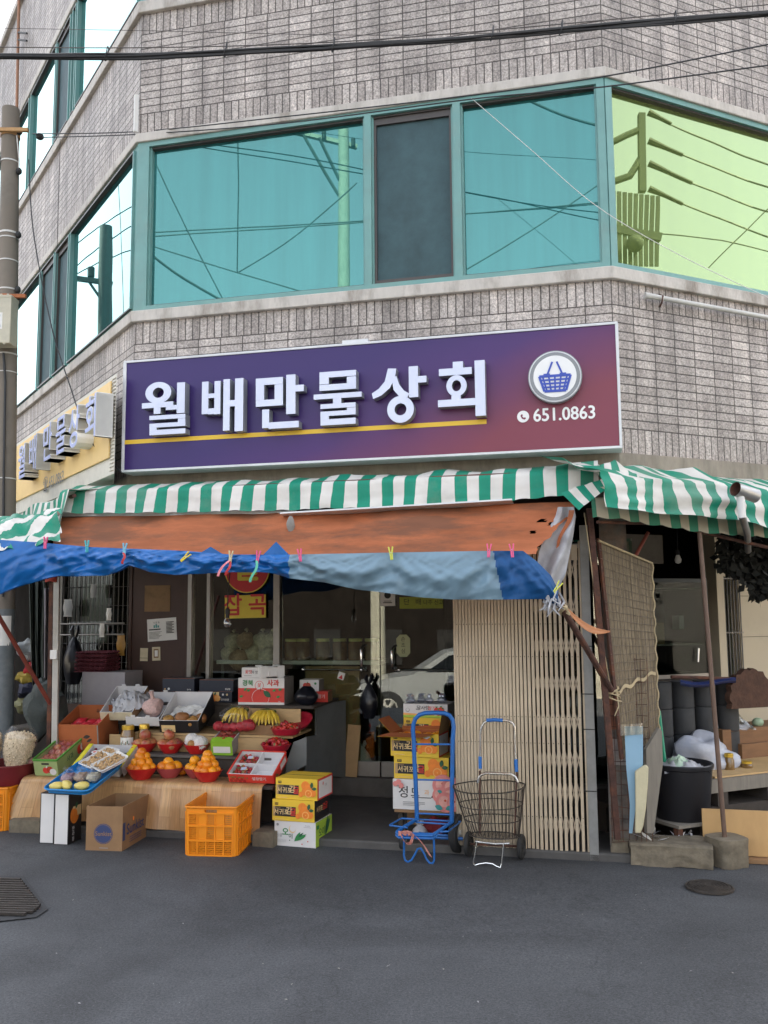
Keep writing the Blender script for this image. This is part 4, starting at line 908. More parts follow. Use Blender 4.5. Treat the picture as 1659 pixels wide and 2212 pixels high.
for k in range(26):
    P0 = CH.hit(rr(1182, 1210), rr(1268, 1296), WB + rr(-.03, .05)); b.tube([P0, P0 + Vector((rr(-.03, .03), rr(-.03, .03), -.05)), P0 + Vector((rr(-.05, .05), rr(-.03, .03), rr(-.11, -.06)))], [.004, .008, .002], M_GREYSH, 5)
b.build('frayed_end', bt)
b = MB(); b.tube([CH.hit(-110, 1172, WB - .02), CH.hit(500, 1206, WB - .02), CH.hit(1130, 1198, WB - .02), CH.hit(1208, 1292, WB - .02)], .012, M_RUST, 8); solo(b, 'tarpaulin_rail', 'thin rusty rail inside the fold of the blue tarpaulin', 'rail')
# clothes pegs
PC = {'pink': (.75, .10, .25), 'teal': (.05, .40, .45), 'sky blue': (.20, .48, .62), 'yellow': (.80, .60, .05), 'cream': (.62, .52, .30), 'lime': (.60, .62, .08)}
def peg(x, y, colour, lab, tilt, rib=None):
    m = PM(colour.replace(' ', '_') + '_peg_plastic', PC[colour], .4, var=.05)
    t = thing('clothes_peg', lab, 'clothes peg', Matrix.Translation(CH.hit(x, y, WB + .045)) @ Matrix.Rotation(CH.a, 4, 'Z') @ RY(tilt), 'clothes pegs along the blue tarpaulin')
    for s in (-1, 1):
        q = MB(); q.bar((s * .012, 0, .04), (s * .005, 0, .0), .007, .012, m, up=(0, 1, 0)); q.bar((s * .005, 0, 0), (s * .004, 0, -.036), .007, .012, m, up=(0, 1, 0)); q.build('jaw', t, bevel=.0015)
    q = MB(); q.tube([(-.009, 0, .004), (.009, 0, .004)], .005, M_CHROME, 8); q.build('spring', t)
    for (c, dx, L_) in (rib or []):
        q = MB(); rm = PM(c + '_ribbon', {'red': (.45, .03, .03), 'pink': (.75, .25, .28), 'green': (.10, .45, .30)}[c], .5, var=.05)
        q.grid(lambda a, k: (dx * k + .008 * (a - .5) * 2 + .012 * math.sin(k * 5), -.012 - .01 * math.sin(k * 3), -.02 - L_ * k + .03 * math.sin(k * 3.1) * (c == 'pink')), 2, 10, rm); q.build('ribbon', t)
peg(98, 1173, 'pink', 'pink clothes peg, leftmost on the blue tarpaulin', 3)
peg(188, 1181, 'teal', 'teal clothes peg on the blue tarpaulin above the torn brown notice', -2)
peg(269, 1187, 'sky blue', 'sky blue clothes peg with a short red ribbon', 4, [('red', .015, .07)])
peg(400, 1204, 'yellow', 'yellow clothes peg tilted flat on the blue tarpaulin', 50)
peg(498, 1204, 'cream', 'cream clothes peg with pink and red ribbons above the bulb', 6, [('pink', -.05, .10), ('red', 0, .09)])
peg(557, 1204, 'pink', 'pink clothes peg with a long green ribbon', 8, [('green', -.01, .13)])
peg(648, 1200, 'pink', 'pink clothes peg where the grey-blue stretch of tarpaulin begins', -6)
peg(845, 1196, 'lime', 'lime clothes peg on the middle of the grey-blue stretch', -5)
peg(1056, 1190, 'pink', 'pink clothes peg at the right end of the grey-blue stretch', 4)
peg(1106, 1190, 'pink', 'pink clothes peg on the short blue stretch at the right end', -4)
peg(1203, 1270, 'lime', 'lime clothes peg on the frayed right tip of the tarpaulin', 35)
# bulb on a cord
b = thing('light_bulb', 'unlit clear bulb hanging on a dark cord in front of the grain sign', 'light bulb', Matrix.Translation(CH.hit(491, 1356, .2)))
P = CH.hit(491, 1356, .2); q = MB(); R = .027
q.lathe([(0, 0), (R * .6, .004), (R, .024), (R, .036), (R * .62, .06), (R * .52, .068)], glass('bulb_glass', (.9, .9, .88), .25, .9), 16); q.build('glass', b)
q = MB(); q.lathe([(R * .5, .066), (R * .5, .09), (R * .62, .092), (R * .62, .125), (R * .2, .135)], M_INK, 12); q.build('socket', b)
q = MB(); e_ = CH.hit(499, 1195, .2) - P; q.tube([(0, 0, .13), Vector((.003, 0, .26)), e_ * .75, e_ + Vector((0, 0, .12))], .004, M_INK, 6); q.build('cord', b)
# ================================================================ the stepped fruit stall
def vinyl():
    m = bpy.data.materials.new('wood_print_vinyl'); m.use_nodes = True; nt = m.node_tree; L = nt.links.new; b = nt.nodes['Principled BSDF']
    uv = node(nt, 'ShaderNodeUVMap'); uv.uv_map = 'UVMap'
    br = node(nt, 'ShaderNodeTexBrick'); br.offset = .37; br.inputs['Scale'].default_value = 1; br.inputs['Brick Width'].default_value = .5; br.inputs['Row Height'].default_value = .075; br.inputs['Mortar Size'].default_value = .0012
    br.inputs['Color1'].default_value = (.55, .335, .155, 1); br.inputs['Color2'].default_value = (.39, .205, .085, 1); br.inputs['Mortar'].default_value = (.34, .18, .08, 1)
    sp = node(nt, 'ShaderNodeSeparateXYZ'); L(uv.outputs[0], sp.inputs[0]); cb = node(nt, 'ShaderNodeCombineXYZ'); L(sp.outputs[1], cb.inputs[0]); L(sp.outputs[0], cb.inputs[1]); L(cb.outputs[0], br.inputs['Vector'])
    mp = node(nt, 'ShaderNodeMapping'); mp.inputs['Scale'].default_value = (2.5, 26, 1); L(cb.outputs[0], mp.inputs['Vector'])
    n = node(nt, 'ShaderNodeTexNoise'); n.inputs['Scale'].default_value = 3; n.inputs['Detail'].default_value = 6; n.inputs['Distortion'].default_value = .8; L(mp.outputs[0], n.inputs['Vector'])
    r = node(nt, 'ShaderNodeMapRange'); r.inputs[1].default_value = .3; r.inputs[2].default_value = .7; r.inputs[3].default_value = .8; r.inputs[4].default_value = 1.15; L(n.outputs[0], r.inputs[0])
    x = node(nt, 'ShaderNodeMix', data_type='RGBA', blend_type='MULTIPLY'); x.inputs[0].default_value = 1; L(br.outputs['Color'], x.inputs[6]); L(r.outputs[0], x.inputs[7]); L(x.outputs[2], b.inputs['Base Color'])
    b.inputs['Roughness'].default_value = .33; return m
M_VINYL = vinyl()
M_GREYP = PM('grey_painted_board', (.15, .16, .155), .6, var=.1, scale=4, dirt=.3)
M_TANB = PM('tan_plywood', (.48, .32, .15), .6, var=.15, scale=6, stretch=(1, 1, 5))
M_DARKW = PM('dark_wood', (.05, .04, .032), .8, var=.2)
M_CONC = PM('old_concrete', (.165, .138, .098), .9, var=.35, scale=12, bump=.5, dirt=.6, dirtcol=(.10, .085, .06), dscale=4)
Z1, Z2, Z3, Z4 = .365, .505, .64, .84
W1, W2, W3, W4 = -.02, -.32, -.50, -.70
ULs, URs = CH.uz(49, 1679, W1)[0], CH.uz(592, 1695, W1)[0]
st = thing('fruit_stall', 'stepped wooden fruit stall rising to the shop window, grey board at its right end', 'stall', Matrix.Identity(4))
def sb(name, u0, u1, w0, w1, z0, z1, m): q = MB(); fbox(q, CH, u0, u1, w0, w1, z0, z1, m); return q.build(name, st, bevel=.003)
sb('tabletop', ULs + .03, URs - .02, W2 - .05, W1 - .03, Z1 - .03, Z1 - .006, M_DARKW)
ZN = CH.uz(425, 1516, -1.0)[1]; UM = CH.uz(508, 1500, -.74)[0]
sb('shelf', -4.05, -2.50, W3 - .03, W2, Z2 - .018, Z2, M_PLASTER); sb('shelf', -3.70, -2.40, -.95, W3, Z3 - .018, Z3, M_TANB); sb('shelf', UM, -2.30, WS + .05, W4, Z4 - .022, Z4, M_DARKW); sb('shelf', -4.1, UM - .002, WS + .05, -.94, ZN - .022, ZN, M_DARKW)
sb('riser', UM, -2.40, W4 + .004, W4 + .016, Z3, Z4 - .022, M_TANB); sb('riser', -4.0, UM - .002, -.962, -.95, Z3, ZN - .022, M_DARKW); sb('riser', -3.9, -2.46, W3 + .004, W3 + .016, Z2, Z3 - .018, M_TANB); sb('riser', -3.95, -2.5, W2 - .03, W2 - .018, .05, Z2 - .018, M_DARKW)
for u in (-4.1, -3.3, -2.62):
    sb('leg', u, u + .045, -.14, -.10, .08, Z1 - .03, M_DARKW)
ang = math.atan2((CH.p(-2.236, -1.38, 0) - CH.p(-2.44, -.72, 0)).y, (CH.p(-2.236, -1.38, 0) - CH.p(-2.44, -.72, 0)).x)
SPF = Frame(CH.p(-2.44, -.72, 0), ang)
q = MB(); pts = [SPF.uwz(SPF.hit(x, y, 0)) for x, y in ((684.6, 1523), (747, 1513), (747, 1679), (662, 1673), (662, 1592), (684.6, 1588))]
q.prism([(u, z) for u, w, z in pts][::-1], SPF.p(0, 0, 0), SPF.T, (0, 0, 1), .02, M_GREYP); q.build('side_panel', st)
q = MB(); pts = [CH.uz(x, y, -.50) for x, y in ((634, 1603), (662, 1592), (662, 1652), (618, 1676), (618, 1650))]
q.prism(pts[::-1], CH.p(0, -.50, 0), CH.T, (0, 0, 1), .015, M_GREYP); q.build('side_panel', st)
# wood-print cloth over the front step
q = MB(); u0, u1 = ULs, CH.uz(566, 1700, W1)[0]; PR = [(W2 + .02, Z1), (W1 - .05, Z1 + .002), (W1 - .012, Z1 - .004), (W1 + .002, Z1 - .02), (W1 + .008, Z1 - .06), (W1 + .03, .20), (W1 + .05, .055)]
Ls = [0]
for (a, b), (c, d) in zip(PR, PR[1:]): Ls.append(Ls[-1] + math.hypot(c - a, d - b))
def fn(a, t):
    s = t * Ls[-1]; w = pl(list(zip(Ls, [p[0] for p in PR])), s); z = pl(list(zip(Ls, [p[1] for p in PR])), s); u = u0 + (u1 - u0) * a
    hang = max(0, (s - Ls[2]) / (Ls[-1] - Ls[2]))
    u -= .09 * hang * (1 - a) ** 8; w += hang * (.014 * math.sin(u * 11) + .010 * math.sin(u * 23 + 1)); z += hang * (.02 * math.sin(u * 3.1 + .5) + .035 * (1 - a) ** 3)
    return CH.p(u, w, z)
q.grid(fn, 80, 40, M_VINYL, uv=lambda a, t: ((u1 - u0) * a, Ls[-1] * t)); solo(q, 'tablecloth', 'wood print vinyl cloth draped over the front step of the fruit stall', 'tablecloth', angle=60)
# blocks under the front
def block(u, w, z, W, D, H, rz, label, m=M_CONC, name='concrete_block'):
    q = MB(); n = 7
    def face(fx): q.grid(fx, n, n, m)
    def P(x, y, z_):
        v = Vector((x, y, z_)); k = .016 * noise.noise(v * 14 + Vector((u * 9, 0, 0))); return v * (1 + k / .1 * .35)
    for sgn in (-1, 1):
        face(lambda a, b: P((a - .5) * W, sgn * D / 2, b * H)); face(lambda a, b: P(sgn * W / 2, (a - .5) * D, b * H))
    face(lambda a, b: P((a - .5) * W, (b - .5) * D, H)); face(lambda a, b: P((a - .5) * W, (b - .5) * D, 0))
    return solo(q, name, label, 'block', CH.M(u, w, z, D2R(rz)))
block(-4.22, .02, 0, .24, .18, .088, 4, 'worn grey concrete block under the left end of the stall cloth')
block(-2.38, .04, 0, .15, .18, .095, -6, 'rough concrete block beside the bottom white box, under the stall')
block(-3.18, -.12, 0, .22, .14, .06, 3, 'low concrete block in the shadow under the middle of the stall')

# ---------------------------------------------------------------- printed boxes
M_YBOX = PM('yellow_carton', (.72, .48, .035), .55, var=.05, scale=5, dirt=.1)
M_BLKP = PM('black_print', (.018, .016, .016), .5, var=.05)
M_ORP = PM('orange_print', (.78, .22, .025), .55, var=.12, scale=30)
M_ORP2 = PM('light_orange_print', (.85, .42, .12), .55, var=.1)
M_REDP = PM('red_print', (.62, .045, .03), .55, var=.06)
M_GRNP = PM('green_print', (.03, .22, .06), .6, var=.1)
M_DGRNP = PM('dark_green_print', (.02, .10, .045), .6, var=.1)
M_WBOX = PM('white_carton', (.68, .66, .64), .6, var=.04, scale=5, dirt=.12, dirtcol=(.4, .36, .3))
M_LIMEB = PM('lime_carton', (.36, .52, .05), .55, var=.06)
M_BRCARD = PM('brown_cardboard', (.27, .155, .075), .85, var=.1, scale=8, dirt=.15)
M_REDCARD = PM('orange_brown_cardboard', (.40, .115, .035), .8, var=.08, scale=8)
M_GREYT = PM('grey_print', (.28, .27, .27), .7, var=.05)
M_PINKP = PM('peach_print', (.66, .22, .20), .6, var=.25, scale=9)
M_CREAMP = PM('cream_print', (.72, .52, .24), .6, var=.05)
def carton(w, d, h, faces, m_top, seams=True):
    """closed carton, origin at the bottom centre of its front; faces = (front, right, left, back) materials"""
    q = MB(); q.box(-w / 2, w / 2, 0, d, 0, h, m_top, mats=[m_top, m_top, faces[0], faces[3] if len(faces) > 3 else faces[0], faces[2] if len(faces) > 2 else faces[1], faces[1]])
    if seams: q.box(-w / 2 + .002, w / 2 - .002, d / 2 - .002, d / 2 + .002, h, h + .0012, M_DARKW)
    return q
def Ff(q, w, h): return Face(q, (-w / 2, 0, 0), (1, 0, 0), (0, 0, 1), w, h)
def Fr_(q, w, d, h): return Face(q, (w / 2, 0, 0), (0, 1, 0), (0, 0, 1), d, h)
def oranges_print(f, x, y, s):
    for dx, dy, r in ((-.02, .28, .105), (.10, .22, .075), (-.03, -.02, .085), (-.13, -.16, .06), (.17, -.08, .08)): f.ell(x + dx * s, y + dy * s, r * s, M_ORP)
    f.ell(x + .06 * s, y - .10 * s, .085 * s, M_ORP2); f.ell(x + .06 * s, y - .10 * s, .066 * s, M_ORP); f.ell(x + .06 * s, y - .10 * s, .012 * s, M_ORP2)
    f.leaf(x + .13 * s, y + .16 * s, .14 * s, 80, M_DGRNP, .55); f.leaf(x + .14 * s, y + .14 * s, .13 * s, 5, M_DGRNP, .55)
def tangerine_front(f):
    f.rect(.06, .74, .14, .86, M_BLKP); f.text('청정', .10, .80, .085, M_YBOX, .01)
    f.rect(.02, .22, .07, .68, M_TANCARD); f.rect(.07, .22, .56, .68, M_BLKP); f.text('청정한', .135, .60, .10, M_TANCARD); f.text('서귀포', .22, .41, .29, M_CREAMP, .015); f.text('감', .405, .47, .38, M_CREAMP, .02); f.text('귤', .50, .42, .38, M_REDP, .02)
    oranges_print(f, .74, .42, .95); f.text('5kg', .88, .84, .09, M_BLKP)
    f.rect(.08, .08, .3, .10, M_CREAMP)
def tangerine(w, d, h, M, label, side='black', group='yellow tangerine cartons', cat='carton', name='fruit_carton'):
    q = carton(w, d, h, (M_YBOX, M_REDP if side == 'white' else M_BLKP, M_REDP), M_YBOX)
    tangerine_front(Ff(q, w, h)); f = Fr_(q, w, d, h)
    if side == 'white': f.rect(.08, .08, .94, .90, M_WBOX); f.leaf(.34, .62, .10, 70, M_REDP, .6); f.text('감귤', .55, .6, .14, M_GREYT)
    else: f.text('서귀포', .33, .5, .3, M_CREAMP, .01); f.text('감귤', .70, .52, .36, M_REDP, .015)
    return solo(q, name, label, cat, M, group, bevel=.003)
def at(px, py, w, rz=0., z=None):
    u, z_ = CH.uz(px, py, w); return CH.M(u, w, z_ if z is None else z, D2R(rz))
# three cartons on the ground at the right of the stall
w0 = CH.uwz(G(637, 1829))[1]
base = CH.uwz(G(637, 1829))
q = carton(.30, .29, .162, (M_WBOX, M_LIMEB, M_WBOX), M_WBOX); f = Ff(q, .30, .162)
f.text('싱글', .12, .42, .15, M_GREYT, .01); f.text('오', .27, .55, .34, M_GRNP, .03); f.text('이', .40, .40, .22, M_DGRNP, .02); f.ell(.44, .70, .085, M_CREAMP); f.ell(.45, .725, .075, M_WBOX)
for a, L_, y in ((30, .34, .22), (42, .30, .22), (55, .26, .22), (22, .30, .25)): f.leaf(.49, y, L_, a, M_GRNP if a != 42 else M_DGRNP, .22)
f.ell(.38, .25, .012, M_DGRNP); f.ell(.68, .13, .014, M_REDP); f.ell(.82, .25, .014, M_REDP); f.text('한국농협', .81, .86, .06, M_GREYT); f.rect(.72, .8, .9, .81, M_GREYT); f.ell(.09, .86, .03, M_GREYT)
for i in range(4): f.rect(.06, .26 - i * .03, .3, .265 - i * .03, M_GREYT)
f = Fr_(q, .30, .29, .162); f.rect(.05, .70, .2, .85, M_GRNP); f.text('오이', .36, .5, .38, M_DGRNP, .015)
for a in (48, 58, 70): f.leaf(.55, .25, .5, a, M_DGRNP, .2)
solo(q, 'vegetable_carton', 'white carton with green cucumber print, bottom of the stack right of the stall', 'carton', CH.M(base[0], base[1], 0, D2R(-5)), bevel=.003)
tangerine(.305, .27, .138, CH.M(base[0] - .010, base[1] + .005, .164, D2R(-4)), 'yellow tangerine carton with black end panel, middle of the stack right of the stall')
tangerine(.305, .27, .138, CH.M(base[0] + .008, base[1] - .005, .304, D2R(-5)), 'yellow tangerine carton with red and white end panel, topmost right of the stall', 'white')

# open boxes ---------------------------------------------------------------
def open_box(q, w, d, h, t, mo, mi, front=None, right=None, top_in=0, hb=None):
    """open carton: four thin walls and a floor; hb = height of the back wall"""
    hb = hb or h
    def wall(x0, x1, y0, y1, z1, mats): q.box(x0, x1, y0, y1, 0, z1, mo, mats=mats)
    F_, R_ = front or mo, right or mo
    wall(-w / 2, w / 2, 0, t, h, [mo, mi, F_, mi, F_, R_]); wall(-w / 2, w / 2, d - t, d, hb, [mo, mi, mi, mo, mo, R_])
    for s in (-1, 1):
        x0, x1 = (-w / 2, -w / 2 + t) if s < 0 else (w / 2 - t, w / 2)
        vs = [(x, y, z) for x in (x0, x1) for y, z in ((t, 0), (d - t, 0), (d - t, hb), (t, h))]
        q.add(vs, [(0, 1, 2, 3)], R_ if s < 0 and False else (mo if s < 0 else mi)); q.add(vs, [(4, 7, 6, 5)], (R_ if s > 0 else mi)); q.add(vs, [(3, 2, 6, 7)], mi); q.add(vs, [(0, 4, 5, 1)], mo)
    q.box(-w / 2 + t, w / 2 - t, t, d - t, .002, .006, mi)
M_WIN = PM('white_card_inside', (.66, .65, .66), .7, var=.04)
# brown cardboard box on the ground
M_NAVYP = PM('navy_print', (.035, .05, .13), .7, var=.08)
def banner(f, y=.5):
    f.ell(.48, .38, .26, M_NAVYP, ry=.23); f.ell(.48, .38, .245, M_BRCARD, ry=.215); f.ell(.48, .38, .235, M_NAVYP, ry=.205); f.text('Sunkist', .48, .38, .14, M_BRCARD, .01); f.rect(.38, .06, .62, .075, M_GREYT)
q = MB(); bw, bd, bh = .255, .43, .285
open_box(q, bw, bd, bh, .006, M_BRCARD, M_BRCARD); f = Ff(q, bw, bh); banner(f)
f = Fr_(q, bw, bd, bh); f.rect(-.02 + .03, .22, .10, .62, M_NAVYP); f.text('Sunkist', .47, .42, .34, M_NAVYP, .02); 
for i in range(3): f.rect(.25, .22 - .05 * i, .7, .235 - .05 * i, M_NAVYP)
f.ell(.38, .62, .03, M_ORP)
solo(q, 'cardboard_box', 'open brown cardboard box with navy oval print, on the ground before the stall', 'box', CH.M(CH.uwz(G(224, 1838))[0], .43, 0, D2R(5)), bevel=.002)
BB = CH.M(CH.uwz(G(224, 1838))[0], .43, 0, D2R(5))
# orange plastic crates ---------------------------------------------------
M_CRATE = PM('orange_crate_plastic', (.80, .26, .008), .42, var=.05, scale=5, dirt=.2, dirtcol=(.45, .17, .03), dscale=6, sub=.05)
def crate(M, w, d, h, label):
    t = thing('plastic_crate', label, 'crate', M, 'orange plastic crates')
    q = MB(); T = .006; tp = .012                           # slightly tapered
    def P(x, y, z): k = 1 - tp * 2 * (1 - z / h); return Vector((x * k, (y - d / 2) * k + d / 2, z))
    def bx(x0, x1, y0, y1, z0, z1):
        vs = [P(x, y, z) for z in (z0, z1) for y in (y0, y1) for x in (x0, x1)]; q.add(vs, [(0, 2, 3, 1), (4, 5, 7, 6), (0, 1, 5, 4), (2, 6, 7, 3), (0, 4, 6, 2), (1, 3, 7, 5)], M_CRATE)
    def side(n, length, put, hole):
        # rows of panels: openwork columns between solid ones, ribs standing proud
        rows = [(.02, .30), (.30, .60), (.60, .88)]
        c = length / n
        for r, (a, b) in enumerate(rows):
            for k in range(n):
                s0, s1 = -length / 2 + k * c, -length / 2 + (k + 1) * c
                mesh = (k % 2 == 0) or r == 0
                if mesh:
                    m = 7; mr_ = max(3, int((b - a) * h / .011))
                    for i in range(m + 1): s = s0 + (s1 - s0) * i / m; put(s - .0016, s + .0016, a * h, b * h, 0, T * .6)
                    for i in range(mr_ + 1): z = (a + (b - a) * i / mr_) * h; put(s0, s1, z - .0016, z + .0016, .0002, T * .6)
                else: put(s0, s1, a * h, b * h, 0, T * .7)
        for k in range(n + 1): s = -length / 2 + k * c; put(s - .004, s + .004, .02 * h, .88 * h, -.006, T)
        for z in (.0, .30, .60, .86): put(-length / 2, length / 2, z * h, z * h + .010, -.008, T)
        if hole: put(-length / 2, -length * .14, .88 * h, h, -.002, T); put(length * .14, length / 2, .88 * h, h, -.002, T); put(-length * .14, length * .14, .955 * h, h, -.002, T)
        else: put(-length / 2, length / 2, .88 * h, h, -.002, T)
    side(5, w - .05, lambda a, b, z0, z1, o0, o1: bx(a, b, o0, o1, z0, z1), True)
    side(5, w - .05, lambda a, b, z0, z1, o0, o1: bx(a, b, d - o1, d - o0, z0, z1), True)
    side(7, d - .05, lambda a, b, z0, z1, o0, o1: bx(w / 2 - o1, w / 2 - o0, d / 2 + a, d / 2 + b, z0, z1), False)
    side(7, d - .05, lambda a, b, z0, z1, o0, o1: bx(-w / 2 + o0, -w / 2 + o1, d / 2 + a, d / 2 + b, z0, z1), False)
    for sx in (-1, 1):
        for y0, sy in ((0, 1), (d, -1)):
            cx, cy = sx * (w / 2 - .025), y0 + sy * .025
            q.grid(lambda a, b: P(cx + sx * .025 * math.sin(a * 1.5708), cy - sy * .025 * math.cos(a * 1.5708), b * h), 6, 4, M_CRATE)
            q.grid(lambda a, b: P(cx + sx * .020 * math.sin(a * 1.5708), cy - sy * .020 * math.cos(a * 1.5708), b * h), 6, 4, M_CRATE)
    q.build('body', t)
    q = MB(); r_ = [P(x, y, h) for x, y in ((-w / 2 + .025, -.003), (w / 2 - .025, -.003), (w / 2 - .005, .005), (w / 2 + .003, .025), (w / 2 + .003, d - .025), (w / 2 - .005, d - .005), (w / 2 - .025, d + .003), (-w / 2 + .025, d + .003), (-w / 2 + .005, d - .005), (-w / 2 - .003, d - .025), (-w / 2 - .003, .025), (-w / 2 + .005, .005))]
    q.tube(r_, .0075, M_CRATE, 8, closed=True); q.build('rim', t)
    q = MB()
    nx = 9
    for i in range(nx + 1): x = -w / 2 + .02 + (w - .04) * i / nx; bx2 = q.box(x - .006, x + .006, .01, d - .01, .004, .008, M_CRATE)
    for i in range(13): y = .015 + (d - .03) * i / 12; q.box(-w / 2 + .01, w / 2 - .01, y - .006, y + .006, .0085, .012, M_CRATE)
    q.build('base', t)
    return t
c0 = CH.uwz(G(454, 1850))
crate(CH.M(c0[0], c0[1], 0, D2R(7)), .345, .50, .305, 'empty orange plastic crate standing on the ground before the stall')
c1 = CH.uwz(G(0, 1794)); crate(CH.M(c1[0] - .12, c1[1] + .02, 0, D2R(2)), .36, .46, .30, 'orange plastic crate at the left edge carrying the maroon tub')
CR1 = CH.M(c1[0] - .12, c1[1] + .02, 0, D2R(2))
# maroon tub and popcorn bags
M_MAROON = PM('maroon_tub_plastic', (.17, .018, .022), .4, var=.08)
q = MB(); q.lathe([(0, 0), (.17, 0), (.215, .14), (.225, .142), (.225, .15), (.21, .15), (.168, .012), (0, .012)], M_MAROON, 32)
solo(q, 'plastic_tub', 'maroon plastic tub on the orange crate at the left edge', 'tub', CR1 @ TR(.04, .20, .303))
M_POP = PM('puffed_grain', (.62, .50, .34), .8, var=.3, scale=70, bump=.6, bscale=70)
M_CLEAR = film('clear_film', (1, 1, 1), .86, .1)
def popbag(M, w, h, label, seed):
    t = thing('snack_bag', label, 'bag', M, 'clear bags of puffed grain')
    q = MB(); random.seed(seed)
    def R(z): k = z / h; return w / 2 * (.62 + .5 * math.sin(min(1, k * 1.5) * 1.57)) * (1 if k < .8 else 1 - (k - .8) * 1.6)
    q.lathe([(0, .004)] + [(R(h * .92 * i / 9) - .012, .004 + h * .88 * i / 9) for i in range(10)] + [(0, h * .92)], M_POP, 18)
    for i in range(420):
        a = rr(0, 6.283); k = rnd() ** .8; z = h * .9 * k + .008; r = R(z) - .012
        if k > .93: r *= rnd() ** .5
        s = rr(.005, .009); q.ball((math.cos(a) * r, math.sin(a) * r, z), s, M_POP, 6, 4, jit=.5)
    o = q.build('puffed_grain', t, angle=80); tag(o, kind='stuff')
    q = MB(); q.grid(lambda a, b: (math.cos(a * 6.2832) * (R(b * h) * (1 + .05 * math.sin(a * 40 + b * 9))), math.sin(a * 6.2832) * R(b * h) * (1 + .05 * math.sin(a * 31)), b * h * 1.06), 30, 14, M_CLEAR); q.build('clear_bag', t, angle=80)
popbag(CR1 @ TR(.145, .13, .40) @ RZ(20) @ RY(8), .21, .31, 'clear bag of puffed grain leaning at the right side of the maroon tub', 3)
popbag(CR1 @ TR(-.055, .10, .405) @ RY(-5), .20, .31, 'clear bag of puffed grain at the very left edge of the maroon tub', 4)
# ---------------------------------------------------------------- bowls and loose fruit
M_BOWL = PM('red_bowl_plastic', (.50, .018, .018), .33, var=.05, sub=.0)
M_BOWL2 = PM('faded_red_bowl_plastic', (.36, .06, .065), .4, var=.06)
def bowl_mesh(r, h, m):
    q = MB(); q.lathe([(0, 0), (r * .52, 0), (r * .55, .004), (r * .82, h * .55), (r * .96, h * .93), (r * 1.0, h * .94), (r * 1.01, h), (r * .95, h), (r * .78, h * .55), (r * .5, .012), (0, .012)], m, 32); return q
def bowl(px, py, w, z, wpx, label, m=M_BOWL, hk=.5):
    Y = CH.p(CH.uz(px, py, w)[0], w, 0).y; r = wpx / 2 / F * Y * 1.0; h = r * 2 * .36
    M = CH.M(CH.uz(px, py, w)[0], w, z)
    solo(bowl_mesh(r, h, m), 'fruit_bowl', label, 'bowl', M, 'red plastic fruit bowls'); return M, r, h
M_TANG = PM('tangerine_peel', (.82, .27, .012), .38, var=.12, scale=9, bump=.25, bscale=90, sub=.08)
M_STEM = PM('fruit_stem', (.10, .12, .03), .8)
vary(M_TANG, .22, .014)
def fruit_mesh(kind, r=1.):
    q = MB()
    if kind == 'tangerine': 
        q.ball((0, 0, 0), .034, M_TANG, 20, 14, rz=.030); q.lathe([(0, .0312), (.003, .0312), (.0035, .0296)], M_STEM, 8)
    return q
tang = fruit_mesh('tangerine').build('tangerine'); tang_me = tang.data; bpy.data.objects.remove(tang)
def put(me, name, label, cat, M, group):
    o = bpy.data.objects.new(name, me); COL.objects.link(o); o.matrix_world = M; return tag(o, label, cat, group)
def spin(): return Matrix.Rotation(rr(0, 6.28), 4, 'Z') @ Matrix.Rotation(rr(-.6, .6), 4, 'X')
def heap(M, spots, me, r, name, label, cat, group, sc=1.):
    for x, y, z in spots: put(me, name, label, cat, M @ TR(x, y, z) @ spin() @ Matrix.Scale(sc * rr(.93, 1.13), 4), group)
def ringpos(n, R, z, a0=0.): return [(R * math.cos(a0 + 6.2832 * i / n), R * math.sin(a0 + 6.2832 * i / n), z) for i in range(n)]
random.seed(21)
bA = bowl(305, 1690, -.10, Z1 + .003, 66, 'red bowl heaped with a pyramid of tangerines, leftmost on the front step')
bB = bowl(366, 1684, -.20, Z1 + .003, 58, 'faded red bowl with a low heap of tangerines, second on the front step', M_BOWL2)
bC = bowl(425, 1686, -.235, Z1 + .003, 56, 'faded red bowl half hidden behind the tallest tangerine heap', M_BOWL2)
bD = bowl(448, 1694, -.115, Z1 + .003, 63, 'red bowl with the largest tangerine heap, rightmost on the front step')
def pyramid(h, R): return ringpos(7, R * .58, h * 1.02, .3) + ringpos(3, R * .22, h * .9, 1.) + ringpos(5, R * .40, h * 1.02 + .038, .1) + ringpos(3, R * .22, h * 1.02 + .075, .6) + [(0, -.005, h * 1.02 + .108)]
heap(bA[0], pyramid(bA[2], bA[1]), tang_me, .034, 'tangerine', 'tangerine in the leftmost heap on the front step', 'tangerine', 'tangerines in the leftmost red bowl')
heap(bD[0], pyramid(bD[2], bD[1]), tang_me, .034, 'tangerine', 'tangerine in the large heap at the right of the front step', 'tangerine', 'tangerines in the rightmost red bowl')
heap(bB[0], ringpos(4, bB[1] * .5, bB[2] * 1.05, .5) + [(0, 0, bB[2] * .8), (-.005, -.01, bB[2] * .82 + .052)], tang_me, .034, 'tangerine', 'large tangerine in the low heap second on the front step', 'tangerine', 'tangerines in the second bowl', 1.2)
heap(bC[0], ringpos(5, bC[1] * .55, bC[2] * 1.02, .9) + [(-.02, 0, bC[2] + .05)], tang_me, .034, 'tangerine', 'tangerine in the bowl half hidden behind the tallest heap', 'tangerine', 'tangerines in the half hidden bowl')
put(tang_me, 'tangerine', 'single dim tangerine on the stall behind the low heap', 'tangerine', CH.M(CH.uz(425 - 30, 1650, -.3)[0], -.29, Z1 + .033), None)
put(tang_me, 'tangerine', 'lone tangerine at the bottom of the brown cardboard box', 'tangerine', BB @ TR(.03, .12, .20), None)
M_CARDIN = M_BRCARD
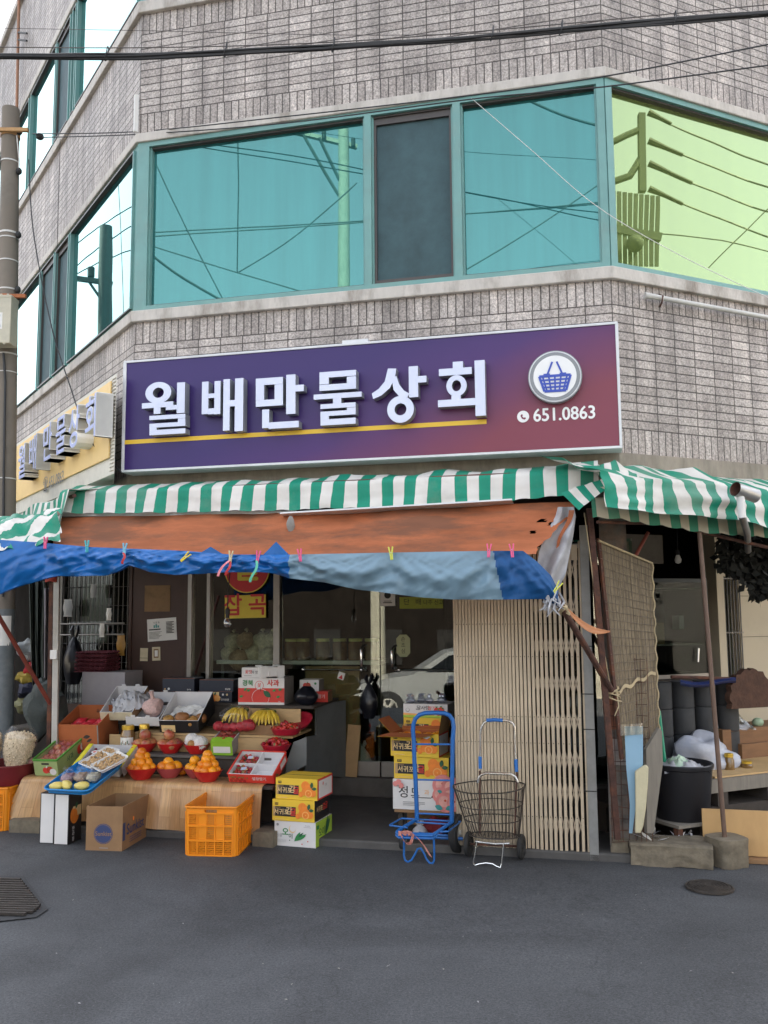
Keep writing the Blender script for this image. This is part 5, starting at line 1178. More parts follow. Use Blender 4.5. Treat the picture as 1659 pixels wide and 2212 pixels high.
q = MB(); q.box(-.12, .12, .01, .42, .0, .17, M_BLACKBAG); solo(q, 'packing_paper', 'dark crumpled packing in the brown cardboard box', 'packing', BB @ TR(0, 0, .01))
def skin(name, c1, c2, sc=6, rough=.35, thr=(.35, .65), stretch=None):
    m = PM(name, c1, rough, var=.1, scale=sc * 3); nt = m.node_tree; L = nt.links.new; b = nt.nodes['Principled BSDF']
    tc = node(nt, 'ShaderNodeTexCoord'); n = node(nt, 'ShaderNodeTexNoise'); n.inputs['Scale'].default_value = sc; n.inputs['Detail'].default_value = 4; L(tc.outputs['Object'], n.inputs['Vector'])
    r = node(nt, 'ShaderNodeMapRange'); r.inputs[1].default_value = thr[0]; r.inputs[2].default_value = thr[1]; L(n.outputs[0], r.inputs[0])
    x = node(nt, 'ShaderNodeMix', data_type='RGBA'); L(r.outputs[0], x.inputs[0]); x.inputs[6].default_value = (*c1, 1); x.inputs[7].default_value = (*c2, 1); L(x.outputs[2], b.inputs['Base Color']); b.inputs['Subsurface Weight'].default_value = .05; b.inputs['Subsurface Scale'].default_value = .02
    return m
M_APPLE = skin('apple_skin', (.33, .035, .035), (.48, .22, .10), 16)
M_PEAR = skin('pear_skin', (.40, .20, .06), (.30, .13, .035), 30, .55)
M_TOMATO = skin('red_fruit_skin', (.42, .03, .025), (.50, .08, .04), 20, .25)
vary(M_APPLE, .3, .02); vary(M_PEAR, .25); vary(M_TOMATO, .2)
def apple(r, m, sq=.92):
    q = MB(); pr = []
    for i in range(15): th = math.pi * i / 14; z = math.cos(th) * r * sq; x = math.sin(th) * r * (1 + .06 * math.cos(th)); z -= .22 * r * math.exp(-(x / (r * .34)) ** 2) * (1 if th < 1.57 else -.6); pr.append((max(x, 0), z))
    q.lathe(pr, m, 22); q.tube([(0, 0, r * sq * .72), (.002, .001, r * sq * .9), (.006, .001, r * sq * 1.08)], [.0015, .0015, .002], M_STEM, 6); return q
def mesh_of(q, n): o = q.build(n); me = o.data; bpy.data.objects.remove(o); return me
me_apple = mesh_of(apple(.042, M_APPLE), 'apple'); me_pear = mesh_of(apple(.050, M_PEAR, .9), 'pear'); me_tom = mesh_of(apple(.032, M_TOMATO, .85), 'tomato')
bE = bowl(312, 1627, -.42, Z2 + .002, 53, 'red bowl of apples, leftmost on the second step'); bF = bowl(368, 1628, -.42, Z2 + .002, 57, 'red bowl of apples in the middle of the second step'); bG = bowl(425, 1629, -.42, Z2 + .002, 55, 'red bowl of pears in foam nets, rightmost on the second step')
heap(bE[0], ringpos(4, bE[1] * .52, bE[2] * .86 + .005, .75) + [(.005, 0, bE[2] + .055)], me_apple, .042, 'apple', 'red apple heaped in the leftmost bowl on the second step', 'apple', 'apples in the leftmost bowl')
heap(bF[0], ringpos(4, bF[1] * .5, bF[2] * .86, .6) + [(-.012, 0, bF[2] + .058)], me_apple, .042, 'apple', 'yellowish red apple in the middle bowl of the second step', 'apple', 'apples in the middle bowl', 1.05)
M_FOAM = PM('white_foam_net', (.68, .66, .64), .8, var=.15, scale=40, bump=.5, bscale=60)
def foam_pear(q, r):
    q.ball((0, 0, 0), r, M_FOAM, 22, 16)
    for i in range(10):
        for s in (-1, 1): q.tube([Vector((math.sin(th) * math.cos(a0), math.sin(th) * math.sin(a0), math.cos(th))) * (r * 1.02) for th, a0 in [(.25 + 2.6 * k / 8, i * .628 + s * k * .22) for k in range(9)]], .0022, M_FOAM, 5)
    return q
me_foam = mesh_of(foam_pear(MB(), .052), 'netted_pear')
for x, y, z, s in ((-.045, .01, bG[2] + .022, 1.02), (.033, -.025, bG[2] + .008, 1.05), (.02, .055, bG[2] - .005, .9)): put(me_foam, 'netted_pear', 'pear in a white foam net in the bowl right on the second step', 'pear', bG[0] @ TR(x, y, z) @ spin() @ Matrix.Scale(s, 4), 'netted pears in the bowl')
put(me_pear, 'pear', 'bare brown pear tucked between the foam netted pears', 'pear', bG[0] @ TR(-.012, -.055, bG[2] + .005) @ Matrix.Scale(.7, 4), None)
# jars
M_JAMJ = PM('tea_jar_contents', (.18, .10, .03), .15, var=.3, coat=.6); M_GOLD = PM('gold_lid', (.62, .40, .05), .3, .5, var=.05)
def jar(M, r, h, label, lab=True):
    t = thing('preserve_jar', label, 'jar', M, 'glass preserve jars with gold lids')
    q = MB(); q.lathe([(0, 0), (r * .95, 0), (r, .006), (r, h * .68), (r * .8, h * .80), (r * .8, h * .84), (0, h * .84)], M_JAMJ, 24); q.build('glass', t)
    q = MB(); q.lathe([(r * .86, h * .83), (r * .86, h * .98), (r * .8, h), (0, h)], M_GOLD, 24); q.build('lid', t)
    if lab:
        q = MB(); q.grid(lambda a, b: (r * 1.012 * math.sin((a - .5) * 2.6), -r * 1.012 * math.cos((a - .5) * 2.6), h * (.12 + .42 * b)), 16, 2, M_WHITE)
        for k in range(7): a = (k - 3) * .22; q.grid(lambda i, b: (r * 1.02 * math.sin(a + (i - .5) * .13), -r * 1.02 * math.cos(a + (i - .5) * .13), h * (.2 + .05 * ((k * 7) % 3) + .13 * b)), 2, 2, M_DGRNP if k % 2 else M_OLDP)
        q.build('label', t)
jar(at(276, 1604, -.44, 0, Z2 + .002), .054, .195, 'gold lidded jar with white label left of the apple bowls')
jar(at(311, 1602, -.48, 0, Z2 + .002), .045, .20, 'gold lidded jar hidden behind the leftmost apple bowl', False)
# ---------------------------------------------------------------- boxes of produce on the steps
# green fruit box leaning up the steps at the left
M_GRNB = PM('pale_green_carton', (.34, .42, .17), .6, var=.1, scale=5, dirt=.15); M_GRNR = PM('green_card_edge', (.09, .30, .045), .6, var=.05)
def leanbox(px, py, w, z, rz, tilt): return CH.M(CH.uz(px, py, w)[0], w, z, D2R(rz)) @ RX(tilt)
M = leanbox(101, 1682, -.07, Z1 + .004, 3, 17); t = thing('fruit_box', 'pale green fruit box with a red onion picture, full of red fruit under film', 'box', M)
q = MB(); bw, bd, bh = .19, .40, .125; open_box(q, bw, bd, bh, .006, M_GRNB, M_GRNB); f = Ff(q, bw, bh)
f.rect(.34, .70, .66, .82, M_DARKW); f.rect(0, .93, 1, 1, M_GRNR)
f.ell(.50, .36, .13, M_REDP); f.ell(.68, .40, .14, M_TOMATO, n=20); f.ell(.80, .28, .14, M_WBOX, ry=.20); f.leaf(.52, .5, .12, 60, M_WBOX, .5)
f = Fr_(q, bw, bd, bh); f.rect(0, .93, 1, 1, M_GRNR); f.text('사과', .45, .5, .42, M_DGRNP, .01); f.ell(.80, .5, .09, M_REDP); f.ell(.9, .55, .07, M_WBOX)
q.build('carton', t, bevel=.002)
q = MB()
for a, b in (((-bw / 2, 0), (bw / 2, 0)), ((bw / 2, 0), (bw / 2, bd)), ((-bw / 2, 0), (-bw / 2, bd)), ((-bw / 2, bd), (bw / 2, bd))): q.bar((*a, bh), (*b, bh), .012, .012, M_GRNR)
q.build('rim', t)
random.seed(5)
for i in range(5):
    for j in range(3): put(me_apple, 'red_fruit', 'dark red fruit under film in the pale green box', 'fruit', M @ TR((j - 1) * .056 + rr(-.004, .004), .045 + i * .076, .082 + rr(-.006, .006)) @ spin() @ Matrix.Scale(.84, 4), 'red fruit in the pale green box')
q = MB(); q.grid(lambda a, b: ((a - .5) * (bw - .014), .008 + b * (bd - .016), bh - .002 + .006 * noise.noise(Vector((a * 5, b * 7, 2)))), 12, 20, film('tight_film', (1, .85, .85), .93, .15)); q.build('film', t)
# orange-brown box
M = leanbox(171, 1603, -.40, Z2 + .003, 6, 10); q = MB(); bw, bd, bh = .33, .36, .20; open_box(q, bw, bd, bh, .007, M_REDCARD, M_REDCARD, hb=.255)
f = Ff(q, bw, bh); f.leaf(.62, .5, .18, 10, M_DARKW, .5); f.leaf(.7, .32, .16, 30, M_DARKW, .4); f.rect(.97, .05, 1., .98, M_GREYB)
g2 = Face(q, (bw / 2, bd - .0075, 0), (-1, 0, 0), (0, 0, 1), bw, .255); g2.k = 3; 
q.text('유두', (.02, bd - .0085, .205), (1, 0, 0), (0, 0, 1), .035, M_DARKW, .02)
solo(q, 'cardboard_box', 'open orange-brown cardboard box holding red packets, beside the white post', 'box', M, bevel=.002)
M_REDPK = PM('red_packet', (.62, .03, .05), .3, var=.1, bump=.3)
for i in range(6):
    q = MB(); q.grid(lambda a, b: ((a - .5) * .085, (b - .5) * .10, .018 * math.sin(3.14 * a) * math.sin(3.14 * b) + .004 * noise.noise(Vector((a * 6, b * 6, i)))), 8, 8, M_REDPK); q.grid(lambda a, b: ((a - .5) * .085, (b - .5) * .10, -.006), 2, 2, M_REDPK)
    solo(q, 'red_packet', 'shiny red packet lying in the orange-brown cardboard box', 'packet', M @ TR(-.09 + .09 * (i % 3), .12 + .11 * (i // 3), .155 + .01 * (i % 2)) @ RX(8), 'red packets in the orange-brown box')
# yellow and white grape box
M_YFLAP = PM('yellow_card', (.68, .60, .03), .55, var=.05); M = leanbox(214, 1684, -.13, Z1 + .004, 2, 27)
t = thing('fruit_box', 'white lined fruit box with yellow sides holding one pack of red grapes', 'box', M)
q = MB(); bw, bd, bh = .33, .27, .085; open_box(q, bw, bd, bh, .006, M_YFLAP, M_WIN, M_WBOX, M_WBOX)
for s in (-1, 1):
    x0, x1 = (bw / 2 - .002, bw / 2 + .034) if s > 0 else (-bw / 2 - .034, -bw / 2 + .002)
    q.box(x0, x1, .0, bd, bh + .0005, bh + .006, M_YFLAP, mats=[M_WIN, M_YFLAP, M_YFLAP, M_YFLAP, M_YFLAP, M_YFLAP])
    if s > 0: q.box(x1 - .004, x1, 0, bd, .0, bh, M_WBOX)
f = Face(q, (bw / 2, 0, bh + .006), (1, 0, 0), (0, 1, 0), .034, bd); f.leaf(.3, .85, .5, 40, M_ORP, .7); f.leaf(.2, .82, .5, 80, M_REDP, .7)
q.build('carton', t, bevel=.002)
M_GRAPE = PM('red_grape', (.16, .012, .02), .22, var=.3)
q = MB(); random.seed(9)
for i in range(90): q.ball((-.085 + rr(-.062, .062), .15 + rr(-.085, .085), .022 + rr(0, .05)), .0115, M_GRAPE, 8, 6)
o = solo(q, 'red_grapes', 'red grapes heaped in the clear pack of the yellow and white box', 'grapes', M, kind='stuff')
q = MB(); q.grid(lambda a, b: (-.085 + (a - .5) * .145, .15 + (b - .5) * .19, .010 + .075 * (min(1, 4 * a * (1 - a) * 1.8) * min(1, 4 * b * (1 - b) * 1.8))), 14, 14, M_CLEAR); tt = solo(q, 'clear_pack', 'clear plastic lid with white oval sticker over the red grapes', 'pack', M)
q = MB(); q.prism([(math.cos(i * .3142) * .030, math.sin(i * .3142) * .020) for i in range(20)], (-.10, .17, .0885), (1, 0, 0), (0, 1, 0), .0008, M_WHITE); q.prism([(math.cos(i * .3142) * .018, math.sin(i * .3142) * .008) for i in range(20)], (-.10, .17, .0892), (1, 0, 0), (0, 1, 0), .0005, M_REDP); q.build('sticker', tt)
# white citrus cartons standing on end with the blue tray on them
def citrus_front(f, a=0):
    f.rect(.40, .35, .62, .95, M_CREAMP); f.ell(.5, .42, .10, M_ORP); f.ell(.58, .38, .085, M_ORP2); f.leaf(.48, .62, .11, 60, M_DGRNP, .5); f.ell(.74, .72, .03, M_WBOX); f.ell(.86, .72, .03, M_CREAMP)
    f.text('제주', .66, .44, .13, M_WBOX, .01); f.text('한라봉귤', .80, .24, .22, M_WBOX, .02); f.rect(.05, .75, .27, .78, M_WBOX); f.leaf(.3, .3, .14, 150, M_DGRNP, .4)
for k, (x, y) in enumerate(((100, 1822), (131, 1825))):
    b0 = CH.uwz(G(x, y)); q = MB(); cw, cd, chh = .107, .17, .335
    q.box(-cw / 2, cw / 2, 0, cd, 0, chh, M_BLKP); f = Ff(q, cw, chh); f.rect(.06, .015, .95, .985, M_WBOX)
    f2 = Fr_(q, cw, cd, chh); f2.ell(.45, .55, .34, M_ORP); f2.rect(.3, .52, .95, .72, M_CREAMP); f2.ell(.4, .55, .25, M_ORP); f2.leaf(.5, .66, .3, 70, M_DGRNP, .6); f2.text('한', .35, .28, .10, M_WBOX, .02); f2.text('라', .35, .18, .10, M_WBOX, .02); f2.text('봉', .35, .08, .10, M_WBOX, .02)
    solo(q, 'citrus_carton', ('left' if k == 0 else 'right') + ' of the two white ended black cartons standing upright under the blue tray', 'carton', CH.M(b0[0], b0[1], 0, D2R(3)), 'upright black cartons under the blue tray', bevel=.003)
M_BTRAY = PM('blue_tray_plastic', (.015, .22, .55), .35, var=.05)
bt0 = CH.uwz(G(122, 1824)); TM = CH.M(bt0[0] + .085, bt0[1] + .045, .338, D2R(-2)) @ RX(15.5)
q = MB(); tw, td = .36, .46
def rrect(w, d, r, n=5): 
    P = []
    for cx, cy, a0 in ((w / 2 - r, r, -90), (w / 2 - r, d - r, 0), (-w / 2 + r, d - r, 90), (-w / 2 + r, r, 180)):
        for i in range(n + 1): a = D2R(a0 + 90 * i / n); P.append((cx + r * math.cos(a), cy + r * math.sin(a)))
    return P
o_, i_ = rrect(tw, td, .05), [(x * .93, (y - td / 2) * .94 + td / 2) for x, y in rrect(tw, td, .05)]
q.prism(i_, (0, 0, .006), (1, 0, 0), (0, 1, 0), .005, M_BTRAY); k = len(o_)
q.add([(x, y, .006) for x, y in i_] + [(x, y, .034) for x, y in o_], [(j, (j + 1) % k, (j + 1) % k + k, j + k) for j in range(k)], M_BTRAY)
q.tube([(x, y, .034) for x, y in o_], .006, M_BTRAY, 8, closed=True); solo(q, 'blue_tray', 'bright blue plastic tray propped from the upright cartons to the stall', 'tray', TM)
M_MELON = PM('yellow_pickle', (.62, .50, .13), .45, var=.12)
for i, (x, y, rz, L_) in enumerate(((-.10, .055, 18, .10), (-.035, .075, -38, .12), (.085, .075, 12, .11))):
    q = MB(); q.ball((0, 0, 0), .034, M_MELON, 14, 10, rz=.028, rx=L_ / 2, jit=.15); solo(q, 'pickled_radish', 'pale yellow pickled radish at the near end of the blue tray', 'radish', TM @ TR(x, y, .036) @ RZ(rz), 'pickled radishes on the blue tray')
for i, (x, y, c, lab) in enumerate(((-.08, .17, (.22, .13, .16), 'clear bag of purple roots on the blue tray'), (.01, .19, (.26, .18, .13), 'clear bag of brown roots in the middle of the blue tray'), (.10, .20, (.30, .28, .22), 'clear bag of pale greens at the right side of the blue tray'))):
    t = thing('produce_bag', lab, 'bag', TM @ TR(x, y, .012), 'clear produce bags on the blue tray')
    m_ = PM('bagged_produce' + 'abc'[i], c, .6, var=.4, scale=40, bump=.5)
    q = MB(); q.ball((0, 0, .03), .05, m_, 14, 10, rz=.034, jit=.4); q.build('produce', t)
    q = MB(); bagshape(q, .125, .12, .085, M_CLEAR, i + 3, .25, 18, 10, True); q.build('clear_bag', t, angle=80)
M_PEANUT = PM('peanut_shell', (.52, .34, .17), .8, var=.2, scale=60, bump=.3); M_STYRO = PM('styrofoam', (.74, .73, .71), .6, var=.04, dirt=.12)
def peanut(q, M):
    q.lathe([(0, -.014), (.0055, -.010), (.006, -.005), (.0045, 0), (.006, .005), (.0055, .010), (0, .014)], M_PEANUT, 7, M=M)
def foamtray(M, w, d, label, n=70, seed=1):
    t = thing('peanut_tray', label, 'tray', M, 'styrofoam trays of peanuts'); q = MB(); P = rrect(w, d, .02); I = [(x * .86, (y - d / 2) * .88 + d / 2) for x, y in P]; k = len(P)
    q.prism(I, (0, 0, .004), (1, 0, 0), (0, 1, 0), .004, M_STYRO); q.add([(x, y, .004) for x, y in I] + [(x, y, .024) for x, y in P], [(j, (j + 1) % k, (j + 1) % k + k, j + k) for j in range(k)], M_STYRO); q.tube([(x, y, .024) for x, y in P], .004, M_STYRO, 6, closed=True); q.build('foam_tray', t)
    random.seed(seed); q = MB()
    for i in range(n): peanut(q, TR(rr(-.4, .4) * w * .84, d * rr(.1, .9), rr(.012, .03)) @ RZ(rr(0, 360)) @ RX(rr(60, 120)))
    tag(q.build('peanuts', t), kind='stuff')
foamtray(TM @ TR(.095, .235, .062) @ RZ(-32) @ RX(8), .17, .22, 'white foam tray of peanuts, foremost on the blue tray', 110, 2)
foamtray(TM @ TR(-.035, .30, .050) @ RZ(-24) @ RX(6), .17, .19, 'white foam tray of peanuts, behind and left of the foremost', 90, 3)
foamtray(TM @ TR(.0, .42, .060) @ RZ(-20) @ RX(5), .16, .14, 'white foam tray of peanuts, farthest back on the blue tray', 50, 4)
# strawberries -------------------------------------------------------------
M_BERRY = PM('strawberry', (.48, .018, .015), .28, var=.15, scale=60, bump=.4, bscale=120)
vary(M_BERRY, .3)
def berry_mesh(r=.017):
    q = MB(); q.lathe([(0, -r * 1.25), (r * .45, -r), (r * .85, -r * .3), (r, r * .25), (r * .8, r * .75), (r * .3, r * .9), (0, r * .85)], M_BERRY, 12)
    for i in range(5): a = i * 1.2566; q.add([(0, 0, r * .9), (math.cos(a - .35) * r * .5, math.sin(a - .35) * r * .5, r * .98), (math.cos(a) * r * 1.0, math.sin(a) * r * 1.0, r * .95), (math.cos(a + .35) * r * .5, math.sin(a + .35) * r * .5, r * .98)], [(0, 1, 2, 3)], M_GRNP)
    return q
me_berry = mesh_of(berry_mesh(), 'strawberry')
# red strawberry carton leaning on the stall at the right
M = leanbox(544, 1690, -.10, Z1 + .004, -2, 27); t = thing('fruit_box', 'red edged strawberry box with four white compartments, two of them empty', 'box', M)
q = MB(); bw, bd, bh = .345, .27, .07; open_box(q, bw, bd, bh, .006, M_REDP, M_WIN, M_REDP, M_REDP); f = Ff(q, bw, bh); f.text('설향딸기', .68, .5, .42, M_WBOX, .01)
for i in range(7): f.ell(.06 + .05 * i, .25 + .2 * (i % 2), .035, M_TOMATO); f.leaf(.05 + .06 * i, .55, .05, 40 + 30 * (i % 3), M_GRNP, .5)
f = Fr_(q, bw, bd, bh); f.rect(.5, .2, .9, .8, M_WBOX); [f.leaf(.1 + .05 * i, .4, .08, 50 * i, M_GRNP, .5) for i in range(5)]
for a, b in (((-bw / 2, 0), (-bw / 2, bd)), ((bw / 2, 0), (bw / 2, bd)), ((-bw / 2, bd), (bw / 2, bd))): q.bar((*a, bh), (*b, bh), .012, .008, M_REDP)
q.box(-.008, .000, .006, bd - .006, .006, bh - .005, M_WIN); q.box(-bw / 2 + .007, bw / 2 - .007, bd / 2 - .004, bd / 2 + .004, .0065, bh - .008, M_WIN); q.build('carton', t, bevel=.0015)
random.seed(31)
for j, (lab, y0) in enumerate((('lower', .012), ('upper', bd / 2 + .008))):
    for i in range(14): put(me_berry, 'strawberry', f'strawberry in the {lab} clear pack of the red edged box', 'strawberry', M @ TR(-bw / 2 + .03 + .034 * (i % 4) + rr(-.005, .005), y0 + .022 + .033 * (i // 4) + rr(-.004, .004), .026 + rr(0, .012)) @ Matrix.Rotation(rr(0, 6), 4, 'Z') @ Matrix.Rotation(rr(.6, 2), 4, 'X'), f'strawberries in the {lab} clear pack')
    q = MB(); q.grid(lambda a, b: (-bw / 2 + .010 + a * (bw / 2 - .022), y0 + b * (bd / 2 - .022), .014 + .042 * min(1, 4 * a * (1 - a) * 2) * min(1, 4 * b * (1 - b) * 2)), 14, 12, M_CLEAR); tt = solo(q, 'clear_pack', f'clear lid over the {lab} strawberries with a small sticker', 'pack', M)
    q = MB(); q.prism([(-.02, -.016), (.02, -.016), (.02, .016), (-.02, .016)], (-bw / 2 + .09, y0 + .068, .0585), (1, .15, 0), (-.15, 1, 0), .0006, PM('pale_sticker', (.5, .56, .7), .5)); q.ball((-bw / 2 + .115, y0 + .058, .059), .009, M_CREAMP, 8, 4, rz=.001); q.build('sticker', tt)
# lime box of red fruit
M = leanbox(480, 1630, -.36, Z2 + .004, 4, 15); t = thing('fruit_box', 'lime green box with white label and an oval opening showing red fruit', 'box', M)
M_LIMEC = PM('lime_green_card', (.24, .46, .03), .55, var=.05)
q = MB(); bw, bd, bh = .165, .25, .105; open_box(q, bw, bd, bh, .006, M_LIMEC, M_WIN, M_LIMEC, M_GREYT); f = Ff(q, bw, bh); f.rect(.1, .18, .9, .64, M_WBOX)
q.add([(-bw / 2, 0, bh), (bw / 2, 0, bh), (bw / 2, .04, bh + .012), (bw * .3, .055, bh + .014), (-bw * .3, .055, bh + .014), (-bw / 2, .04, bh + .012)], [(0, 1, 2, 3, 4, 5)], M_LIMEC); q.add([(-bw / 2, bd, bh), (-bw / 2, bd - .03, bh + .006), (bw / 2, bd - .03, bh + .006), (bw / 2, bd, bh)], [(0, 1, 2, 3)], M_LIMEC)
q.build('carton', t)
q = MB(); q.grid(lambda a, b: ((a - .5) * bw * .94, .02 + b * (bd - .03), bh + .002 + .035 * math.sin(3.14 * a) * math.sin(3.14 * b)), 12, 14, film('grey_film', (.6, .6, .6), .72, .1)); q.build('film', t)
for i in range(8): put(me_tom, 'red_fruit', 'glossy red fruit in the lime green box', 'fruit', M @ TR(-.05 + .05 * (i % 3), .05 + .07 * (i // 3), .080 + rr(0, .015)) @ spin(), 'red fruit in the lime green box')
# black box with pears
M_BLKCARD = PM('black_card', (.014, .013, .014), .5, var=.1)
M = leanbox(388, 1592, -.505, Z3 + .004, 5, 19); q = MB(); bw, bd, bh = .315, .38, .10; open_box(q, bw, bd, bh, .006, M_BLKCARD, M_WIN, hb=.17); f = Ff(q, bw, bh); f.rect(.05, .05, .40, .62, M_CREAMP); f.rect(.1, .2, .3, .24, M_GREYT); f.rect(.1, .3, .3, .34, M_GREYT)
solo(q, 'fruit_box', 'black outside, white inside open box with brown pears, on the middle steps', 'box', M, bevel=.002)
for x, y, z, s in ((-.105, .06, .070, .95), (.005, .07, .088, 1.12), (.09, .05, .066, 1.05), (.135, .12, .062, .9)): put(me_pear, 'pear', 'large brown pear in the black box lined white', 'pear', M @ TR(x, y, z) @ spin() @ Matrix.Scale(s, 4), 'pears in the black box')
q = MB(); q.grid(lambda a, b: ((a - .5) * .26, .12 + b * .18, .07 + .03 * noise.noise(Vector((a * 6, b * 5, 4))) + .02 * math.sin(3 * a)), 16, 12, M_WHITE); solo(q, 'packing_paper', 'white packing paper behind the pears in the black box', 'packing', M)
# white boxes behind
def lugs(q, w, y, h, m, mm=None):
    for x in (-w * .27, w * .17): q.box(x - .018, x + .018, y, y + .006, h, h + .016, m)
M = leanbox(309, 1577, -.60, Z3 + .035, 4, 19); q = MB(); bw, bd, bh = .28, .38, .075; open_box(q, bw, bd, bh, .006, M_BRCARD, M_WIN, M_WBOX, M_BRCARD, hb=.12); lugs(q, bw, 0, bh, M_WBOX); lugs(q, bw, bd - .006, .12, M_WBOX)
solo(q, 'fruit_box', 'open white box with the pink netted fruit, behind the jars', 'box', M, bevel=.002)
M_PNET = PM('pink_foam_net', (.62, .42, .38), .8, var=.25, scale=60, bump=.6, bscale=60)
q = MB(); q.ball((0, 0, 0), .085, M_PNET, 20, 14, rz=.07, jit=.25); q.tube([(0, 0, .05), (.0, 0, .09), (-.01, .01, .13)], [.03, .012, .022], M_PNET, 8); solo(q, 'netted_fruit', 'pink netted fruit bag in the open white box', 'fruit', M @ TR(.03, .16, .09))
M = leanbox(252, 1566, -.60, Z3 + .075, 6, 20); q = MB(); bw, bd, bh = .27, .36, .07; open_box(q, bw, bd, bh, .006, M_BRCARD, M_WIN, M_CREAM, M_BRCARD, hb=.13); lugs(q, bw, bd - .006, .13, M_WIN)
solo(q, 'fruit_box', 'open cream box covered by a crumpled grey plastic bag', 'box', M, bevel=.002)
M_GREYBAG = PM('grey_plastic_bag', (.42, .42, .44), .35, var=.12, scale=10, bump=.5, bscale=14, trans=0)
def crumple(q, w, d, h, m, seed, n=28):
    q.grid(lambda a, b: ((a - .5) * w * (1 + .1 * noise.noise(Vector((b * 3, seed, 1)))), (b - .5) * d, h * (math.sin(3.14 * a) ** .7) * (math.sin(3.14 * b) ** .7) * (.65 + .5 * noise.noise(Vector((a * 4, b * 4, seed)))) + .35 * h * abs(noise.noise(Vector((a * 9, b * 9, seed + 4))))), n, n, m)
q = MB(); crumple(q, .30, .26, .13, M_GREYBAG, 3); solo(q, 'plastic_bag', 'crumpled grey plastic bag lying over the cream box', 'bag', M @ TR(.06, .17, .055) @ RZ(25), angle=50)
# dark navy cartons on the top shelf
M_NAVY = PM('dark_navy_carton', (.012, .016, .032), .45, var=.1)
def navy(px, py, z, w, d, h, label, mk, rz=2):
    q = carton(w, d, h, (M_NAVY, M_NAVY), M_NAVY); f = Ff(q, w, h); mk(f); q.box(-w / 2, w / 2, 0, .003, h, h + .002, M_REDCARD)
    return solo(q, 'citrus_carton', label, 'carton', at(px, py, -.98, rz, z), 'dark citrus cartons on the top shelf', bevel=.003)
def toplid(f): f.ell(.08, .18, .03, M_TANCARD); f.ell(.2, .2, .035, M_WBOX); f.text('한라봉', .84, .14, .13, M_WBOX)
navy(383, 1515, ZN + .001, .295, .2, .082, 'lower dark citrus carton on the left, orange picture on its front', citrus_front); navy(385, 1490, ZN + .084, .28, .2, .105, 'upper dark navy carton on the left, with small round seals', toplid)
navy(464, 1517, ZN + .001, .295, .2, .086, 'lower dark citrus carton beside the apple carton, orange picture on front', citrus_front); navy(467, 1490, ZN + .088, .295, .2, .092, 'upper dark carton beside the apple carton, white lettering low right', lambda f: f.text('황금향', .84, .2, .18, M_WBOX, .01))
# apple carton
M = at(564, 1522, -.735, 3, Z4 + .001); aw_, ad, ah = .375, .26, .205; q = carton(aw_, ad, ah, (M_WBOX, M_GREYB), M_WBOX); f = Ff(q, aw_, ah)
f.rect(0, .09, 1, .62, M_REDP); f.rect(.0, .0, 1, .03, M_WBOX); f.ell(.46, .72, .095, M_REDP); f.ell(.46, .72, .085, M_WBOX); f.text('꽃', .46, .72, .19, M_REDP, .01); f.text('경북', .21, .80, .24, M_GRNP, .03); f.text('사과', .76, .80, .26, M_REDP, .03)
f.ell(.49, .27, .19, M_WBOX, ry=.33); f.ell(.49, .265, .183, M_REDP, ry=.322); f.rect(.3, .0, .7, .09, M_WBOX); f.leaf(.55, .52, .21, -38, M_DGRNP, .55); f.rect(.485, .5, .497, .62, M_DARKW)
for x, y, a in ((.06, .28, 20), (.22, .5, 25), (.86, .28, 15), (.9, .56, 10), (.16, .52, 40), (.78, .5, 30)): f.leaf(x - .03, y, .09, a, M_GRNP, .55)
f.text('10kg', .9, .125, .06, M_WBOX)
solo(q, 'apple_carton', 'white and red apple carton with Korean lettering on the top shelf', 'carton', M, bevel=.003)
q = carton(.165, .14, .078, (M_WBOX, M_GREYB), M_WBOX); f = Ff(q, .165, .078); f.text('꽃맛', .34, .55, .42, M_REDP, .02); f.text('의 맛집', .72, .52, .34, M_BLKP, .01); f.rect(.12, .18, .5, .21, M_BLKP)
solo(q, 'small_carton', 'small white carton with red lettering on top of the apple carton', 'carton', M @ TR(-.085, .02, ah + .001), bevel=.002)
q = MB(); bw, bd, bh = .19, .19, .095
for x0, x1, y0, y1 in ((-bw / 2, bw / 2, 0, .016), (-bw / 2, bw / 2, bd - .016, bd), (-bw / 2, -bw / 2 + .016, .016, bd - .016), (bw / 2 - .016, bw / 2, .016, bd - .016)): q.box(x0, x1, y0, y1, .012, bh - .012, M_STYRO)
q.box(-bw / 2 + .02, bw / 2 - .02, .02, bd - .02, .012, .03, M_STYRO)
for x in (-bw / 2, bw / 2 - .05): 
    for y in (0, bd - .05): q.box(x, x + .05, y, y + .05, bh - .0125, bh, M_STYRO); q.box(x, x + .045, y, y + .045, 0, .0125, M_STYRO)
for x in (-.03, .03): q.box(x - .006, x + .006, -.004, .0005, .012, .05, M_STYRO)
solo(q, 'styrofoam_box', 'white styrofoam tray box turned cornerwise on the apple carton', 'box', M @ TR(.10, -.02, ah + .001) @ RZ(32), bevel=.004)
q = MB(); bagshape(q, .19, .15, .14, M_BLACKBAG, 8, .9, 20, 12, False); solo(q, 'black_bag', 'black plastic bag sitting on the top shelf right of the apple carton', 'bag', at(662, 1524, -.80, 0, Z4 + .001))
q = carton(.16, .16, .09, (M_WBOX, M_GREYB), M_WBOX); f = Ff(q, .16, .09); f.ell(.30, .5, .13, M_REDP); f.ell(.45, .52, .13, M_TOMATO); f.leaf(.38, .7, .1, 60, M_GRNP, .5); f.ell(.82, .68, .06, M_GRNP)
solo(q, 'tomato_carton', 'white tomato carton on the top shelf behind the black bag', 'carton', at(668, 1492, -1.0, 3, Z4 + .085), bevel=.002)
